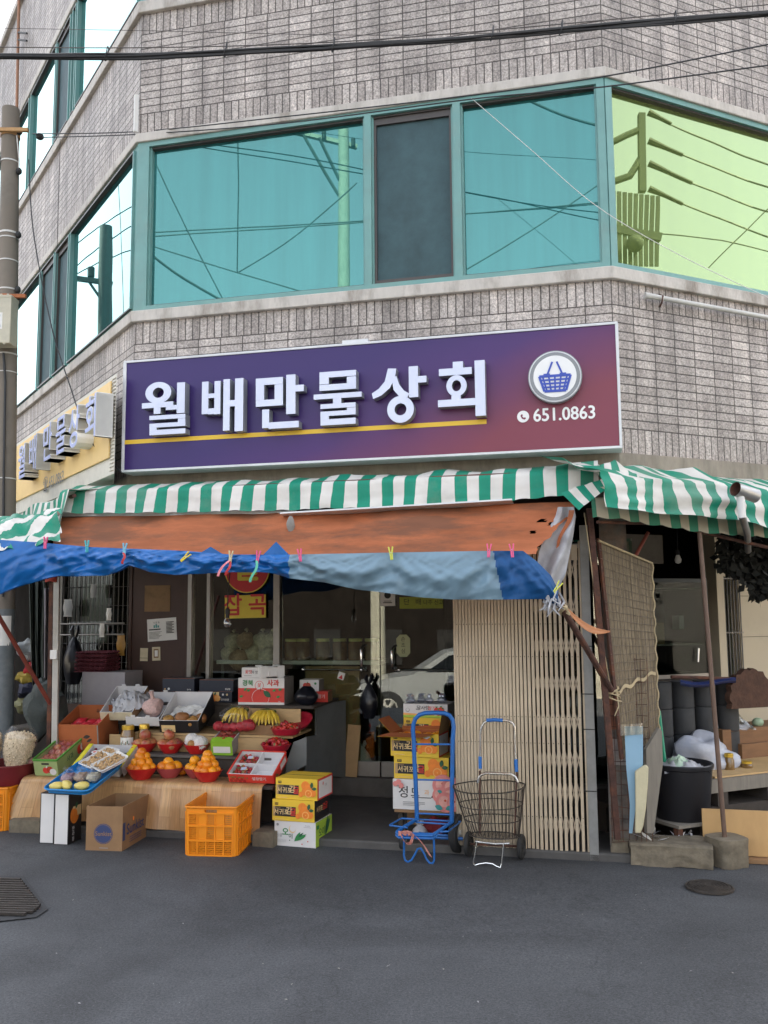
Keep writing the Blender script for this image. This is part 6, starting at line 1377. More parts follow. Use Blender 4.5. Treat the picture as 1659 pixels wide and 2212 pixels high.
q = carton(.14, .15, .084, (M_REDP, M_BRCARD), M_REDP); f = Ff(q, .14, .084); f.text('딸기', .62, .5, .4, M_WBOX, .01)
solo(q, 'small_carton', 'small red carton under the white tomato carton at the shelf end', 'carton', at(690, 1515, -1.0, 3, Z4 + .001), bevel=.002)
# bananas
M_BAN = PM('banana_skin', (.62, .42, .035), .45, var=.15, scale=20, dirt=.25, dirtcol=(.16, .10, .02), dscale=30)
def banana_bunch(M, n, label, spread=1., film_=False):
    t = thing('banana_bunch', label, 'bananas', M, 'bunches of bananas')
    for i in range(n):
        a = (i / (n - 1) - .5) * 1.9 * spread; pts = []; rs = []
        for k in range(9):
            s = k / 8; th = -.25 + 1.5 * s; R = .115
            p = Vector((0, -R * math.sin(th) * .9, .075 + R * (math.cos(th) - 1))); p = Matrix.Rotation(a, 3, 'Z') @ p; pts.append(p + Vector((.05 * a, 0, .012 * (i % 2)))); rs.append(.004 + .0145 * math.sin(min(1, s * 1.15 + .12) * 3.0) ** .6 if k < 8 else .004)
        q = MB(); q.tube(pts, rs, M_BAN, 7); q.build('banana', t, angle=50)
    q = MB(); q.tube([(-.07, .01, .085), (0, .03, .095), (.07, .01, .085)], .016, M_STEM, 8); q.build('stalk', t)
    if film_: q = MB(); q.ball((0, -.04, .05), .115, M_CLEAR, 20, 12, rz=.075, rx=.13, jit=.2); q.build('clear_bag', t)
banana_bunch(at(575, 1566, -.60, 2, Z3 + .075), 11, 'larger open bunch of ripe bananas before the apple carton')
banana_bunch(at(516, 1560, -.60, -4, Z3 + .09), 7, 'smaller bunch of bananas in a shiny clear bag', .8, True)
q = carton(.46, .16, .07, (M_BRCARD, M_BRCARD), M_BRCARD); solo(q, 'cardboard_box', 'flat brown cardboard box under the two bunches of bananas', 'box', at(548, 1590, -.515, 2, Z3 + .002), bevel=.002)
# red netted bag
M_RNET = PM('red_net_bag', (.33, .02, .03), .5, var=.35, scale=50, bump=.7, bscale=60)
t = thing('net_bag', 'long red net bag of onions lying behind the lime box', 'bag', at(505, 1568, -.47, 2, Z3 + .03))
for x, r in ((-.12, .036), (-.06, .03), (0, .032), (.06, .036), (.115, .045)): q = MB(); q.ball((x, 0, r), r, M_RNET, 14, 10, rx=r * 1.3, jit=.2); q.build('onion', t)
# strawberries loose in colanders
M_COLP = PM('crimson_colander_plastic', (.36, .012, .03), .4, var=.05)
def colander(M, r, h, label, grp, n, berrylab, seed, tilt=0):
    q = MB(); q.lathe([(0, 0), (r * .8, 0), (r, h), (r * 1.03, h), (r * 1.03, h + .004), (r * .97, h + .004), (r * .77, .006), (0, .006)], M_COLP, 28); solo(q, 'strawberry_basket', label, 'basket', M, 'crimson strawberry baskets')
    random.seed(seed)
    for i in range(n):
        a = rr(0, 6.28); k = math.sqrt(rnd()); put(me_berry, 'strawberry', berrylab, 'strawberry', M @ TR(math.cos(a) * r * .88 * k, math.sin(a) * r * .88 * k, h * .8 + (1 - k * k) * .035 + rr(0, .01)) @ Matrix.Rotation(rr(0, 6), 4, 'Z') @ Matrix.Rotation(rr(.4, 2.4), 4, 'X'), grp)
colander(at(618, 1592, -.53, 0, Z2 + .145), .115, .045, 'crimson basket of strawberries at the upper right step', 'strawberries in the upper basket', 42, 'strawberry in the crimson basket on the upper right step', 41)
colander(at(596, 1618, -.42, 0, Z2 + .045), .11, .04, 'crimson basket of strawberries behind the red edged box', 'strawberries in the lower basket', 36, 'strawberry in the crimson basket behind the red edged box', 42)
q = MB(); q.lathe([(0, 0), (.09, 0), (.115, .03), (.118, .03), (.118, .034), (.11, .034), (.088, .006), (0, .006)], M_COLP, 28); solo(q, 'empty_basket', 'empty crimson plastic basket tipped against the tan riser', 'basket', at(645, 1575, -.67, 0, Z3 + .065) @ RY(-8) @ RX(28))
q = MB(); q.lathe([(0, 0), (.03, 0), (.038, .045), (.036, .048), (0, .04)], M_STYRO, 14, M=RX(4)); solo(q, 'clear_cup', 'small white wrapped cup beside the upper strawberry basket', 'cup', at(574, 1587, -.56, 0, Z3 + .002))
# ---------------------------------------------------------------- the left end
M_GALV = PM('white_painted_post', (.46, .44, .40), .55, var=.1, dirt=.4, dirtcol=(.25, .2, .15))
t = thing('awning_post', 'white and rusty double post at the left end of the stall', 'post', Matrix.Identity(4))
P0, P1 = CH.hit(120, 1640, -.34), CH.hit(123, 1246, -.34); q = MB(); q.bar((P0.x, P0.y, .05), P1, .045, .03, M_GALV, up=(0, 1, 0)); q.build('white_post', t, bevel=.003)
P0, P1 = CH.hit(107, 1640, -.35), CH.hit(112, 1246, -.35); q = MB(); q.bar((P0.x, P0.y, .05), P1, .03, .03, M_RUST, up=(0, 1, 0)); q.build('rusty_post', t)
q = MB(); P = CH.hit(117, 1414, -.315); q.box(-.03, .03, -.012, .012, -.035, .035, M_WHITE, M=Matrix.Translation(P) @ Matrix.Rotation(CH.a, 4, 'Z')); q.build('bracket', t, bevel=.003)
q = MB()
for k in range(4): z = k * .012; P = CH.hit(112, 1255, -.33); q.tube([P + Vector((math.cos(a) * .045, math.sin(a) * .045, z + .004 * math.sin(3 * a + k))) for a in [i * .5236 for i in range(12)]], .008, PM('red_cord', (.40, .06, .04), .7), 6, closed=True)
q.build('lashing', t)
M_GCURT = PM('dark_green_curtain', (.055, .065, .055), .7, var=.15, bump=.2)
q = MB(); LC = [(1255, 62), (1400, 66), (1480, 70), (1520, 76), (1565, 96)]; RC_ = [(1255, 103), (1400, 98), (1480, 100), (1520, 104), (1565, 112)]
q.grid(lambda a, t: CH.hit(pl(LC, 1255 + 320 * t) * (1 - a) + pl(RC_, 1255 + 320 * t) * a, 1255 + 320 * t, -.62 + .05 * math.sin(a * 17 + t * 2) + .02 * math.sin(a * 41)), 40, 24, M_GCURT); solo(q, 'curtain', 'dark green curtain hanging behind the red slanting pole at left', 'curtain', angle=60)
q = MB(); q.grid(lambda a, t: CH.hit(95 + 17 * a, 1270 + 230 * t, -.55 + .03 * math.sin(a * 9 + t)), 10, 10, PM('grey_curtain', (.16, .15, .16), .7, var=.1)); solo(q, 'curtain', 'narrow grey curtain between green curtain and rusty post', 'curtain', angle=60)
M_REDPOLE = PM('red_painted_pole', (.22, .045, .03), .6, var=.2, dirt=.3)
q = MB(); q.tube([CH.hit(-40, 1268, .55), CH.hit(108, 1520, -.2)], .016, M_REDPOLE, 10); solo(q, 'slanting_pole', 'red painted pole slanting down under the left end of the blue sheet', 'pole')
pile = [((65, 1402), .10, (.30, .32, .33), 'grey bundle on the dim pile behind the red pole'), ((78, 1442), .085, (.42, .012, .02), 'red bag on the dim pile behind the red pole'), ((62, 1462), .085, (.40, .30, .05), 'yellow bag on the dim pile by the concrete pole'), ((72, 1488), .11, (.02, .025, .06), 'navy bag in the middle of the dim pile at left'), ((92, 1496), .06, (.34, .02, .025), 'small red bag low on the dim pile at left'), ((58, 1520), .09, (.20, .20, .10), 'patterned olive bag low on the dim pile at left'), ((98, 1530), .14, (.045, .055, .052), 'dark grey sack at the foot of the green curtain')]
for i, ((x, y), r, c, lab) in enumerate(pile):
    q = MB(); q.ball((0, 0, 0), r, PM('bundle_cloth' + 'abcdefg'[i], c, .7, var=.25, scale=14, bump=.5), 18, 14, jit=.55, rz=r * (.8 if i != 6 else 1.5)); solo(q, 'bag_bundle', lab, 'bag', Matrix.Translation(CH.hit(x, y, -.85 if i != 6 else -.5)) @ RZ(i * 50), 'bags and bundles piled at left')
q = MB(); fbox(q, CH, -5.0, -4.35, -1.2, -.75, .05, .62, M_DARKW); solo(q, 'low_bench', 'dark low bench under the pile of bags at far left', 'bench')
q = MB(); bagshape(q, .19, .16, .42, M_BLACKBAG, 11, .35); solo(q, 'black_bag', 'large black bag hanging from the grille rail beside the white post', 'bag', CH.M(CH.uz(158, 1480, -1.2)[0], -1.2, CH.uz(158, 1478, -1.2)[1]))
M_GCART = PM('grey_carton', (.34, .32, .34), .75, var=.06)
b0 = CH.uz(218, 1520, -.95); q = carton(.40, .3, .40, (M_GCART, M_GCART), M_GCART); f = Ff(q, .40, .40); f.text('CITRUS FRUIT', .58, .22, .07, M_INK, .01)
solo(q, 'grey_carton', 'large pale grey carton carrying the maroon egg trays', 'carton', CH.M(b0[0], -.98, CH.uz(218, 1452, -.98)[1] - .40), bevel=.004)
q = carton(.24, .2, .3, (M_GCART, M_GCART), M_GCART); solo(q, 'grey_carton', 'smaller grey carton half hidden behind the white post', 'carton', CH.M(CH.uz(150, 1560, -.8)[0], -.8, .30, D2R(12)), bevel=.004)
q = MB(); fbox(q, CH, -4.65, -3.95, -1.35, -.8, .05, CH.uz(218, 1452, -.98)[1] - .40 - .002, M_DARKW); solo(q, 'low_bench', 'dark wooden bench under the pale grey carton', 'bench')
# ================================================================ folding gate in front of the right half of the shop
M_GATE = PM('beige_gate_steel', (.51, .415, .295), .5, .1, var=.10, scale=5, dirt=.25, dirtcol=(.22, .16, .10))
M_GATED = PM('worn_gate_bar', (.42, .34, .25), .55, .1, var=.15)
M_ZINC = PM('weathered_zinc_post', (.26, .26, .25), .55, .4, var=.12, dirt=.4, dirtcol=(.14, .12, .10))
gt = thing('folding_gate', 'beige folding lattice security gate drawn part way over the shop front', 'gate', Matrix.Identity(4))
gu0, gu1 = CH.uz(988, 1600, .0)[0], CH.uz(1262, 1600, .0)[0]; GT, GB = 1.965, .035
us = []; u = gu0 + .012
while u < gu1 - .004:
    k = (u - gu0) / (gu1 - gu0); us.append(u); u += .0215 + .017 * max(0, (k - .4) / .6)
q = MB()
for i, u in enumerate(us):
    k = i / len(us); lean = .004 * noise.noise(Vector((i * 1.7, 0, 0))) + (.05 * (k - .62) * 2.2 if k > .62 else 0) * .25; zb = GB + rr(0, .02)
    for s in (-1, 1):
        w = .012 * s
        # each bar is a folded channel
        a, b = CH.p(u + .0 - lean * .3, w, zb), CH.p(u + lean * .2, w, GT)
        q.bar(a, b, .0178, .009, M_GATE if s > 0 else M_GATED, up=CH.N)
q.build('upright_bars', gt)
q = MB(); HZ = [.13, .33, .53, .77, 1.01, 1.25, 1.50, 1.74, 1.90]
for i in range(len(us) - 1):
    a, b = us[i], us[i + 1]; gap = b - a
    if gap < .027: continue
    for z in HZ[:-1]:
        h = .15
        q.bar(CH.p(a, .0015, z), CH.p(b, .0015, z + h), .008, .002, M_GATED, up=CH.N); q.bar(CH.p(a, -.0015, z + h), CH.p(b, -.0015, z), .008, .002, M_GATED, up=CH.N)
q.build('lattice', gt)
q = MB()
for z in (CH.uz(1100, 1348, 0)[1], CH.uz(1100, 1418, 0)[1], CH.uz(1100, 1547, 0)[1], CH.uz(1100, 1603, 0)[1], CH.uz(1100, 1760, 0)[1]):
    for u in us: q.ball(CH.p(u, .0175, z), .0032, M_INK, 6, 4)
q.build('rivets', gt)
q = MB(); fbox(q, CH, gu0 - .012, gu0 + .002, -.02, .02, GB, GT, M_GATE)
uz_ = CH.uz(1262, 1195, .02); fbox(q, CH, gu1 - .10, gu1 + .01, -.03, -.021, GT - .01, GT + .02, M_ZINC); fbox(q, CH, gu1 - .045, gu1 - .005, .018, .026, GT - .09, GT + .01, M_GATE); q.build('end_stile', gt, bevel=.002)
q = MB(); fbox(q, CH, gu1 + .012, gu1 + .068, -.04, .03, 0, 2.10, M_ZINC); fbox(q, CH, gu1 + .0, gu1 + .012, -.03, .015, .02, 2.0, M_GATE)
for z in (.42, 1.02, 1.32, .80): fbox(q, CH, gu1 - .01, gu1 + .07, .031, .034, z, z + .006, M_INK)
solo(q, 'gate_post', 'grey zinc gate post closing the right end of the folding gate', 'post', bevel=.003)
# ================================================================ hand truck with the carton stack behind
M_BLUEP = PM('blue_painted_steel', (.015, .13, .42), .38, .1, var=.1, dirt=.25, dirtcol=(.08, .10, .12), dscale=8)
M_RUBBER = PM('black_rubber', (.022, .022, .022), .75, var=.2); M_PINK = PM('faded_pink_cloth', (.55, .24, .20), .8, var=.15, scale=20, bump=.3)
ht = thing('hand_truck', 'blue folding hand truck with pink rag tied to its platform', 'hand truck', Matrix.Identity(4))
Yt = 5.90                     # depth of the upright frame
WT = .10
def H(x, y, w=WT): return CH.hit(x, y, w)
q = MB(); L0 = [(901, 1772), (898, 1690), (895, 1640), (894, 1600), (892, 1578), (893, 1565), (897, 1553), (906, 1544), (918, 1540.5), (940, 1539.5), (960, 1540.5), (971, 1545), (978, 1555), (980, 1570), (978, 1600), (977, 1660), (976.5, 1700), (976, 1776)]
q.tube([H(*p) for p in L0], .0145, M_BLUEP, 10)
for a, b in (((896, 1607.5), (977, 1608)), ((899, 1684), (976, 1686)), ((901, 1757), (976, 1760))): q.tube([H(*a), H(*b)], .006, M_BLUEP, 8)
q.build('frame', ht)
q = MB()                       # folding wire platform, low and toward the street
Pf = [H(842, 1782, .17), H(866, 1769, .05), H(992, 1776, .05), H(996, 1781, .10), H(968, 1798, .24), H(880, 1790, .25)]
q.tube([H(900, 1770), H(878, 1783, .20), H(858, 1796, .28), H(863, 1801, .30), H(935, 1803, .30), H(945, 1797, .27), H(976, 1776)], .011, M_BLUEP, 8)
for k in range(2): q.tube([H(856, 1798 + 6 * k, .29), H(862, 1803 + 6 * k, .31), H(935, 1805 + 6 * k, .31), H(943, 1799 + 6 * k, .28)], .009, M_BLUEP, 8)
q.tube([H(842, 1782, .20), H(867, 1768, .07)], .006, M_BLUEP, 8); q.tube([H(842, 1783, .20), H(880, 1788, .26)], .006, M_BLUEP, 8); q.tube([H(867, 1768, .07), H(995, 1775, .06), H(968, 1796, .25), H(950, 1797, .26)], .006, M_BLUEP, 8)
q.tube([H(898, 1776, .10), H(975, 1781, .10)], .006, M_BLUEP, 8); q.build('platform', ht)
q = MB()
for P in ([(873, 1806), (873, 1830), (872.5, 1848), (875, 1858), (881, 1862), (889, 1858), (896, 1846), (902, 1834), (909, 1832)], [(909, 1832), (917, 1845), (921, 1855), (928, 1864), (935, 1865), (938, 1858), (938, 1840), (937, 1806)]): q.tube([H(x, y, .29) for x, y in P], .0065, M_BLUEP, 8)
q.build('feet', ht)
q = MB(); q.tube([H(878, 1806, .05), H(1000, 1812, .03)], .011, M_BLUEP, 8); q.tube([H(905, 1800, .05), H(976, 1806, .04)], .009, M_BLUEP, 8); q.build('axle', ht)
def wheel(par, c, r, w, axis, rim, name='wheel'):
    z = Vector(axis).normalized(); x = Vector((0, 0, 1)).cross(z).normalized(); y = z.cross(x); M = Matrix((x, y, z)).transposed().to_4x4(); M.translation = c
    q = MB(); q.lathe([(r * .62, -w / 2), (r * .90, -w / 2), (r, -w * .3), (r, w * .3), (r * .90, w / 2), (r * .62, w / 2)], M_RUBBER, 28, M=M); q.lathe([(r * .62, -w / 2), (r * .62, w / 2)], M_RUBBER, 28, M=M); t = q.build(name, par)
    q = MB(); q.lathe([(0, -w * .3), (r * .18, -w * .5), (r * .2, -w * .2), (r * .58, -w * .22), (r * .63, -w * .45), (r * .63, w * .45), (r * .58, w * .22), (r * .2, w * .2), (r * .18, w * .5), (0, w * .3)], rim, 24, M=M); q.build('rim', t)
M_RIM = PM('pale_wheel_rim', (.45, .43, .38), .5, .2, var=.1, dirt=.4)
wheel(ht, H(872, 1818, -.02) * 1.0 + Vector((0, 0, .0)), .062, .04, CH.T, M_RIM)
PWR = CH.p(CH.uz(992, 1810, .0)[0], .0, .125); wheel(ht, PWR, .125, .05, CH.T + CH.N * .3, M_RIM)
q = MB()
for (x0, y0, x1, y1, sag, w) in ((866, 1802, 884, 1822, 8, .32), (884, 1822, 893, 1801, 6, .33), (898, 1806, 930, 1850, -4, .33)):
    q.grid(lambda a, b: H(x0 + (x1 - x0) * a + 5 * (b - .5) * (1.4 if sag < 0 else 1), y0 + (y1 - y0) * a + sag * math.sin(3.14 * a) + 5 * (b - .5), w + .012 * math.sin(a * 9 + b * 3)), 18, 4, M_PINK)
for k in range(3): q.tube([H(862 + 26 * i / 8, 1797 + 3 * k + math.sin(i + k), .315 + .01 * math.sin(i * 2)) for i in range(9)], .007, M_PINK, 6)
solo(q, 'pink_rag', 'long faded pink rag tied round the hand truck platform', 'rag')
# stack
sbz = lambda y: CH.uz(910, y, -.20)[1]
us_ = lambda x, y: CH.uz(x, y, -.20)[0]
z0 = sbz(1750)
q = MB(); fbox(q, CH, us_(852, 1750), us_(985, 1750), -.50, -.20, z0 - .02, z0 - .002, M_BRCARD)
for uu_ in (us_(858, 1790), us_(966, 1790)): 
    for w in (-.24, -.48): fbox(q, CH, uu_, uu_ + .03, w - .03, w, .05, z0 - .02, M_DARKW)
solo(q, 'low_stand', 'low dark wooden stand under the carton stack behind the hand truck', 'stand')
W_ = us_(988, 1700) - us_(848, 1700)
q = carton(W_, .30, .20, (M_WBOX, M_WBOX), M_WBOX); f = Ff(q, W_, .20)
f.text('청', .17, .55, .42, M_BLKP, .012); f.text('도', .35, .55, .36, M_BLKP, .012); f.text('과', .53, .58, .20, M_ORP2); f.rect(.30, .40, .60, .425, M_BLKP); f.leaf(.60, .42, .06, 40, M_BLKP, .5)
for i in range(3): f.rect(.16, .24 - .05 * i, .5 - .08 * (i == 2), .262 - .05 * i, M_GREYT)
for x, y, r in ((.78, .85, .16), (.92, .78, .16), (.74, .52, .12), (.90, .50, .14), (.82, .30, .15), (.96, .28, .12)): f.ell(x, y, r, M_PINKP); f.ell(x - .02, y + .03, r * .55, PM('light_peach_print', (.72, .36, .30), .6, var=.2)); f.ell(x, y + .06, r * .12, M_TOMATO)
f.leaf(.66, .18, .13, -20, M_TEALINK, .6); f.leaf(.82, .08, .12, 20, M_TEALINK, .6); f.leaf(.70, .68, .08, -15, M_TEALINK, .6)
for x, y in ((.05, .85), (.1, .92), (.14, .8)): f.ell(x, y, .04, M_PINKP)
solo(q, 'peach_carton', 'white peach carton with black brush lettering, lowest on the stack behind the hand truck', 'carton', CH.M((us_(988, 1700) + us_(848, 1700)) / 2, -.20, z0, D2R(-2)), bevel=.003)
z1_ = z0 + .203
tangerine(.385, .27, sbz(1634) - sbz(1682), CH.M((us_(851, 1660) + us_(962, 1660)) / 2 + .01, -.21, z1_, D2R(-3)), 'closed yellow tangerine carton on the peach carton behind the hand truck')
z2_ = z1_ + sbz(1634) - sbz(1682) + .002
# open tangerine carton, flaps up
t = thing('fruit_carton', 'open yellow tangerine carton with brown flaps spread, behind the hand truck', 'carton', CH.M((us_(846, 1630) + us_(946, 1630)) / 2, -.20, z2_, D2R(-6)), 'yellow tangerine cartons')
q = MB(); cw, cd, chh = .345, .25, .155; open_box(q, cw, cd, chh, .005, M_REDCARD, M_REDCARD, M_YBOX, M_REDP); tangerine_front(Ff(q, cw, chh)); f = Fr_(q, cw, cd, chh); f.rect(.06, .06, .94, .92, M_WBOX); f.text('감귤', .5, .6, .16, M_GREYT); q.build('carton', t, bevel=.002)
q = MB()
def fl(a, b, dv, m1, m2):
    a, b, dv = Vector(a), Vector(b), Vector(dv); n_ = (b - a).cross(dv).normalized() * .002
    q.add([a + n_, b + n_, b + dv + n_, a + dv + n_], [(0, 1, 2, 3)], m1, smooth=False); q.add([a - n_, b - n_, b + dv - n_, a + dv - n_], [(3, 2, 1, 0)], m2, smooth=False)
fl((-cw / 2, -.001, chh), (cw / 2 - .03, -.001, chh), (-.06, -.115, -.012), M_YBOX, M_REDCARD); fl((-cw / 2, cd * .9, chh), (-cw / 2, .0, chh), (-.10, .03, .085), M_YBOX, M_REDCARD); fl((cw / 2, 0, chh), (cw / 2, cd, chh), (.025, 0, .13), M_TANCARD, M_REDCARD); fl((cw / 2, cd + .001, chh), (-cw / 2, cd + .001, chh), (0, .09, .07), M_YBOX, M_REDCARD)
q.add([(.05, -.06, chh - .014), (.12, -.10, chh - .02), (.13, -.05, chh - .012), (.08, -.01, chh)], [(0, 1, 2, 3)], M_STYRO, smooth=False)
q.build('flaps', t)
MO = CH.M((us_(846, 1630) + us_(946, 1630)) / 2, -.20, z2_, D2R(-6)); random.seed(77)
for i in range(12): put(tang_me, 'tangerine', 'tangerine loose in the open yellow carton', 'tangerine', MO @ TR(-.12 + .078 * (i % 4), .05 + .075 * (i // 4), .115 + rr(-.008, .008)) @ spin() @ Matrix.Scale(1.1, 4), 'tangerines in the open yellow carton')
z3_ = CH.uz(910, 1592, -.47)[1]
q = MB(); fbox(q, CH, us_(860, 1600), us_(985, 1600), -.78, -.47, .05, z3_ - .002, M_BRCARD); solo(q, 'cardboard_box', 'tall plain brown cardboard box standing behind the open tangerine carton', 'box', bevel=.004)
hh = CH.uz(910, 1551, -.47)[1] - z3_
ub = lambda x: CH.uz(x, 1560, -.47)[0]
tangerine(.33, .25, hh, CH.M((ub(872) + ub(968)) / 2, -.475, z3_, D2R(-3)), 'yellow tangerine carton behind the spread flaps, under the strawberry carton')
z4_ = z3_ + hh + .002; h4 = CH.uz(910, 1521, -.47)[1] - z4_
q = carton(.325, .25, h4, (M_WBOX, M_WBOX), M_WBOX); f = Ff(q, .325, h4); f.rect(0, 0, 1, .18, M_LIMEB); f.poly([(0, .18), (.7, .18), (.7, .22), (0, .34)], M_ORP2); f.text('달사랑', .45, .70, .36, M_BLKP, .012); f.text('딸기', .65, .68, .32, M_REDP, .012); f.ell(.30, .62, .012, M_BLKP); f.ell(.10, .55, .045, M_GREYT); f.ell(.10, .57, .035, M_WBOX)
for x, y, r in ((.76, .55, .065), (.86, .58, .07), (.80, .38, .06), (.90, .45, .05)): f.ell(x, y, r, M_REDP); f.leaf(x, y + .2, .04, 60, M_GRNP, .6); f.leaf(x, y + .2, .04, 120, M_GRNP, .6)
solo(q, 'strawberry_carton', 'white strawberry carton on top of the stack behind the hand truck', 'carton', CH.M((ub(870) + ub(968)) / 2, -.475, z4_, D2R(-3)), bevel=.002)
M_LBAG = film('pale_blue_film', (.55, .62, .85), .35, .15)
for i, x in enumerate((884, 905, 925, 950)):
    q = MB(); bagshape(q, .075, .06, .05, M_LBAG, i, .2, 14, 8, True); solo(q, 'knotted_bag', 'small pale blue plastic bag knotted on top of the strawberry carton', 'bag', CH.M(ub(x), -.52 - .05 * (i % 2), z4_ + h4 + .001, i), 'pale blue bags on the strawberry carton')
q = MB(); q.ball((0, 0, .05), .10, M_MAROON, 18, 12, rz=.06, jit=.4); solo(q, 'onion_net', 'dark red net of onions on the porch floor behind the hand truck platform', 'net', CH.M(us_(940, 1780), -.25, .05))
q = MB(); bagshape(q, .10, .09, .09, M_GREYBAG, 4, .3); solo(q, 'plastic_bag', 'small white plastic bag on the porch floor behind the hand truck platform', 'bag', CH.M(us_(912, 1790), -.12, .05))
# ================================================================ wire shopping cart
M_WIRE = PM('dark_wire', (.05, .042, .036), .5, .4, var=.2, dirt=.3, dirtcol=(.16, .09, .05)); M_BLUEG = PM('blue_grip', (.02, .14, .45), .5, var=.05)
M_RCHROME = PM('rusty_chrome', (.66, .64, .60), .25, .9, var=.1, dirt=.5, dirtcol=(.20, .09, .05), dscale=14)
ct = thing('shopping_cart', 'wire basket shopping trolley with chrome handle and blue grips before the gate', 'trolley', Matrix.Identity(4))
WC = .14
def K(x, y, w=WC): return CH.hit(x, y, w)
q = MB(); q.tube([K(1037, 1660), K(1038, 1620), K(1038, 1582), K(1041, 1570), K(1046, 1561), K(1056, 1556), K(1075, 1555), K(1098, 1557), K(1107, 1562), K(1112, 1571), K(1112, 1590), K(1114, 1640), K(1116, 1665)], .0075, M_RCHROME, 10); q.build('handle', ct)
q = MB()
for a, b in (((1051, 1556), (1086, 1556)), ((1037, 1634), (1037.5, 1660)), ((1114, 1640), (1116, 1667))): q.tube([K(*a), K((a[0] + b[0]) / 2, (a[1] + b[1]) / 2 - (1 if a[1] == b[1] else 0)), K(*b)], .0115, M_BLUEG, 10)
q.build('grips', ct)
q = MB(); q.tube([K(1033, 1691), K(1034, 1682), K(1039, 1674), K(1050, 1670), K(1075, 1671), K(1103, 1672), K(1113, 1678), K(1119, 1690)], .009, M_RCHROME, 10); q.tube([K(1036, 1665), K(1037, 1800, WC - .02)], .006, M_RUST, 8); q.tube([K(1116, 1668), K(1112, 1804, WC - .02)], .006, M_RUST, 8); q.build('frame', ct)
# basket: a boat-shaped wire funnel leaning to the street and left
q = MB()
def basket(a, t):      # a round the rim, t down
    an = a * 6.2832
    top = Vector((math.cos(an) * .225, math.sin(an) * .13, 0)); botm = Vector((math.cos(an) * .155, math.sin(an) * .095, 0))
    c0, c1 = CT0, CT1; v = top * (1 - t) + botm * t; c = c0 * (1 - t) + c1 * t
    return c + CH.T * v.x + CH.N * v.y
CT0 = CH.p(CH.uz(1055, 1697, .22)[0], .20, CH.uz(1055, 1694, .22)[1]); CT1 = CH.p(CH.uz(1067, 1808, .20)[0], .18, CH.uz(1067, 1806, .20)[1])
def rimz(a): return -.035 * max(0, math.sin(a * 6.2832)) - .02 * max(0, -math.cos(a * 6.2832))
for t, r in ((0, .0042), (.36, .003), (.66, .003), (1, .0035)): q.tube([basket(i / 40, t) + Vector((0, 0, rimz(i / 40) * (1 - t))) for i in range(40)], r, M_WIRE, 6, closed=True)
for i in range(44): q.tube([basket(i / 44, t) + Vector((0, 0, rimz(i / 44) * (1 - t))) for t in (0, .5, 1)], .0019, M_WIRE, 5)
for i in range(12): x = -.14 + .28 * i / 11; y = .09 * math.sqrt(max(0, 1 - (x / .155) ** 2)); q.tube([CT1 + CH.T * x + CH.N * y, CT1 + CH.T * x - CH.N * y], .0019, M_WIRE, 5)
for i in range(6): y = -.07 + .14 * i / 5; x = .15 * math.sqrt(max(0, 1 - (y / .095) ** 2)); q.tube([CT1 + CH.T * x + CH.N * y, CT1 - CH.T * x + CH.N * y], .0019, M_WIRE, 5)
q.build('basket', ct)
q = MB(); q.tube([K(1028, 1818, .2), K(1070, 1823, .22), K(1100, 1822, .2)], .007, M_RCHROME, 8); q.tube([K(1030, 1818, .27), K(1026, 1845, .28), K(1022, 1864, .28), K(1026, 1869, .28), K(1036, 1866, .28), K(1050, 1864, .28), K(1064, 1866, .28), K(1072, 1871, .28), K(1081, 1874, .28), K(1084, 1864, .28), K(1088, 1823, .27)], .005, M_CHROME, 8); q.build('stand', ct)
wheel(ct, CH.p(CH.uz(1126, 1832, .09)[0], .08, .078), .075, .028, CH.T + CH.N * .15, M_RUBBER); wheel(ct, CH.p(CH.uz(1012, 1832, .09)[0], .08, .078), .075, .028, CH.T + CH.N * .15, M_RUBBER)
q = MB(); q.tube([CH.p(CH.uz(1012, 1832, .09)[0], .08, .078), CH.p(CH.uz(1126, 1832, .09)[0], .08, .078)], .007, M_RUST, 8); q.build('axle', ct)
# ================================================================ the corner post and what leans there
M_MASON = PM('crumbling_masonry', (.13, .115, .10), .9, var=.35, scale=14, bump=.8, bscale=16, dirt=.6, dirtcol=(.28, .15, .09), dscale=5)
q = MB(); fbox(q, CH, -.135, .035, -.32, -.03, 0, 2.44, M_MASON); q.build('masonry_pier', bld)
cp = thing('corner_post', 'leaning rust brown steel post at the corner between the gate and mesh screen', 'post', Matrix.Identity(4))
PB, PT = CH.hit(1334, 1812, .07), CH.hit(1273, 1098, .36)
q = MB(); q.bar(PB, PT, .034, .034, M_RUST, up=(0, 1, 0)); q.build('post', cp)
M_ROPE = PM('pale_rope', (.45, .36, .22), .9, var=.15)
q = MB(); q.tube([CH.hit(1262, 1108, .40), CH.hit(1272, 1180, .36), CH.hit(1291, 1330, .26), CH.hit(1316, 1470, .17), CH.hit(1322, 1490, .16)], .0035, M_ROPE, 6); solo(q, 'cord', 'thin pale cord running down beside the corner post', 'cord')
q = MB(); A, B = CH.hit(1208, 1302, .90), CH.hit(1324, 1496, .15); q.tube([A, B], .019, M_RUST, 10); solo(q, 'strut', 'brown steel strut holding out the right end of the blue tarpaulin', 'pole')
q = MB()
for k in range(7): c = A * (1 - .03 - .012 * k) + B * (.03 + .012 * k); q.tube([c + Vector((math.cos(a) * .024, math.sin(a) * .024, .010 * math.sin(a * 2 + k))) for a in [i * .6283 for i in range(10)]], .005, M_ROPE, 5, closed=True)
c = B
for k in range(6): q.tube([c + Vector((math.cos(a) * (.03 + .004 * k), math.sin(a) * .032, .03 - .013 * k + .02 * math.sin(a + k))) for a in [i * .6283 for i in range(10)]], .004, M_ROPE, 5, closed=True)
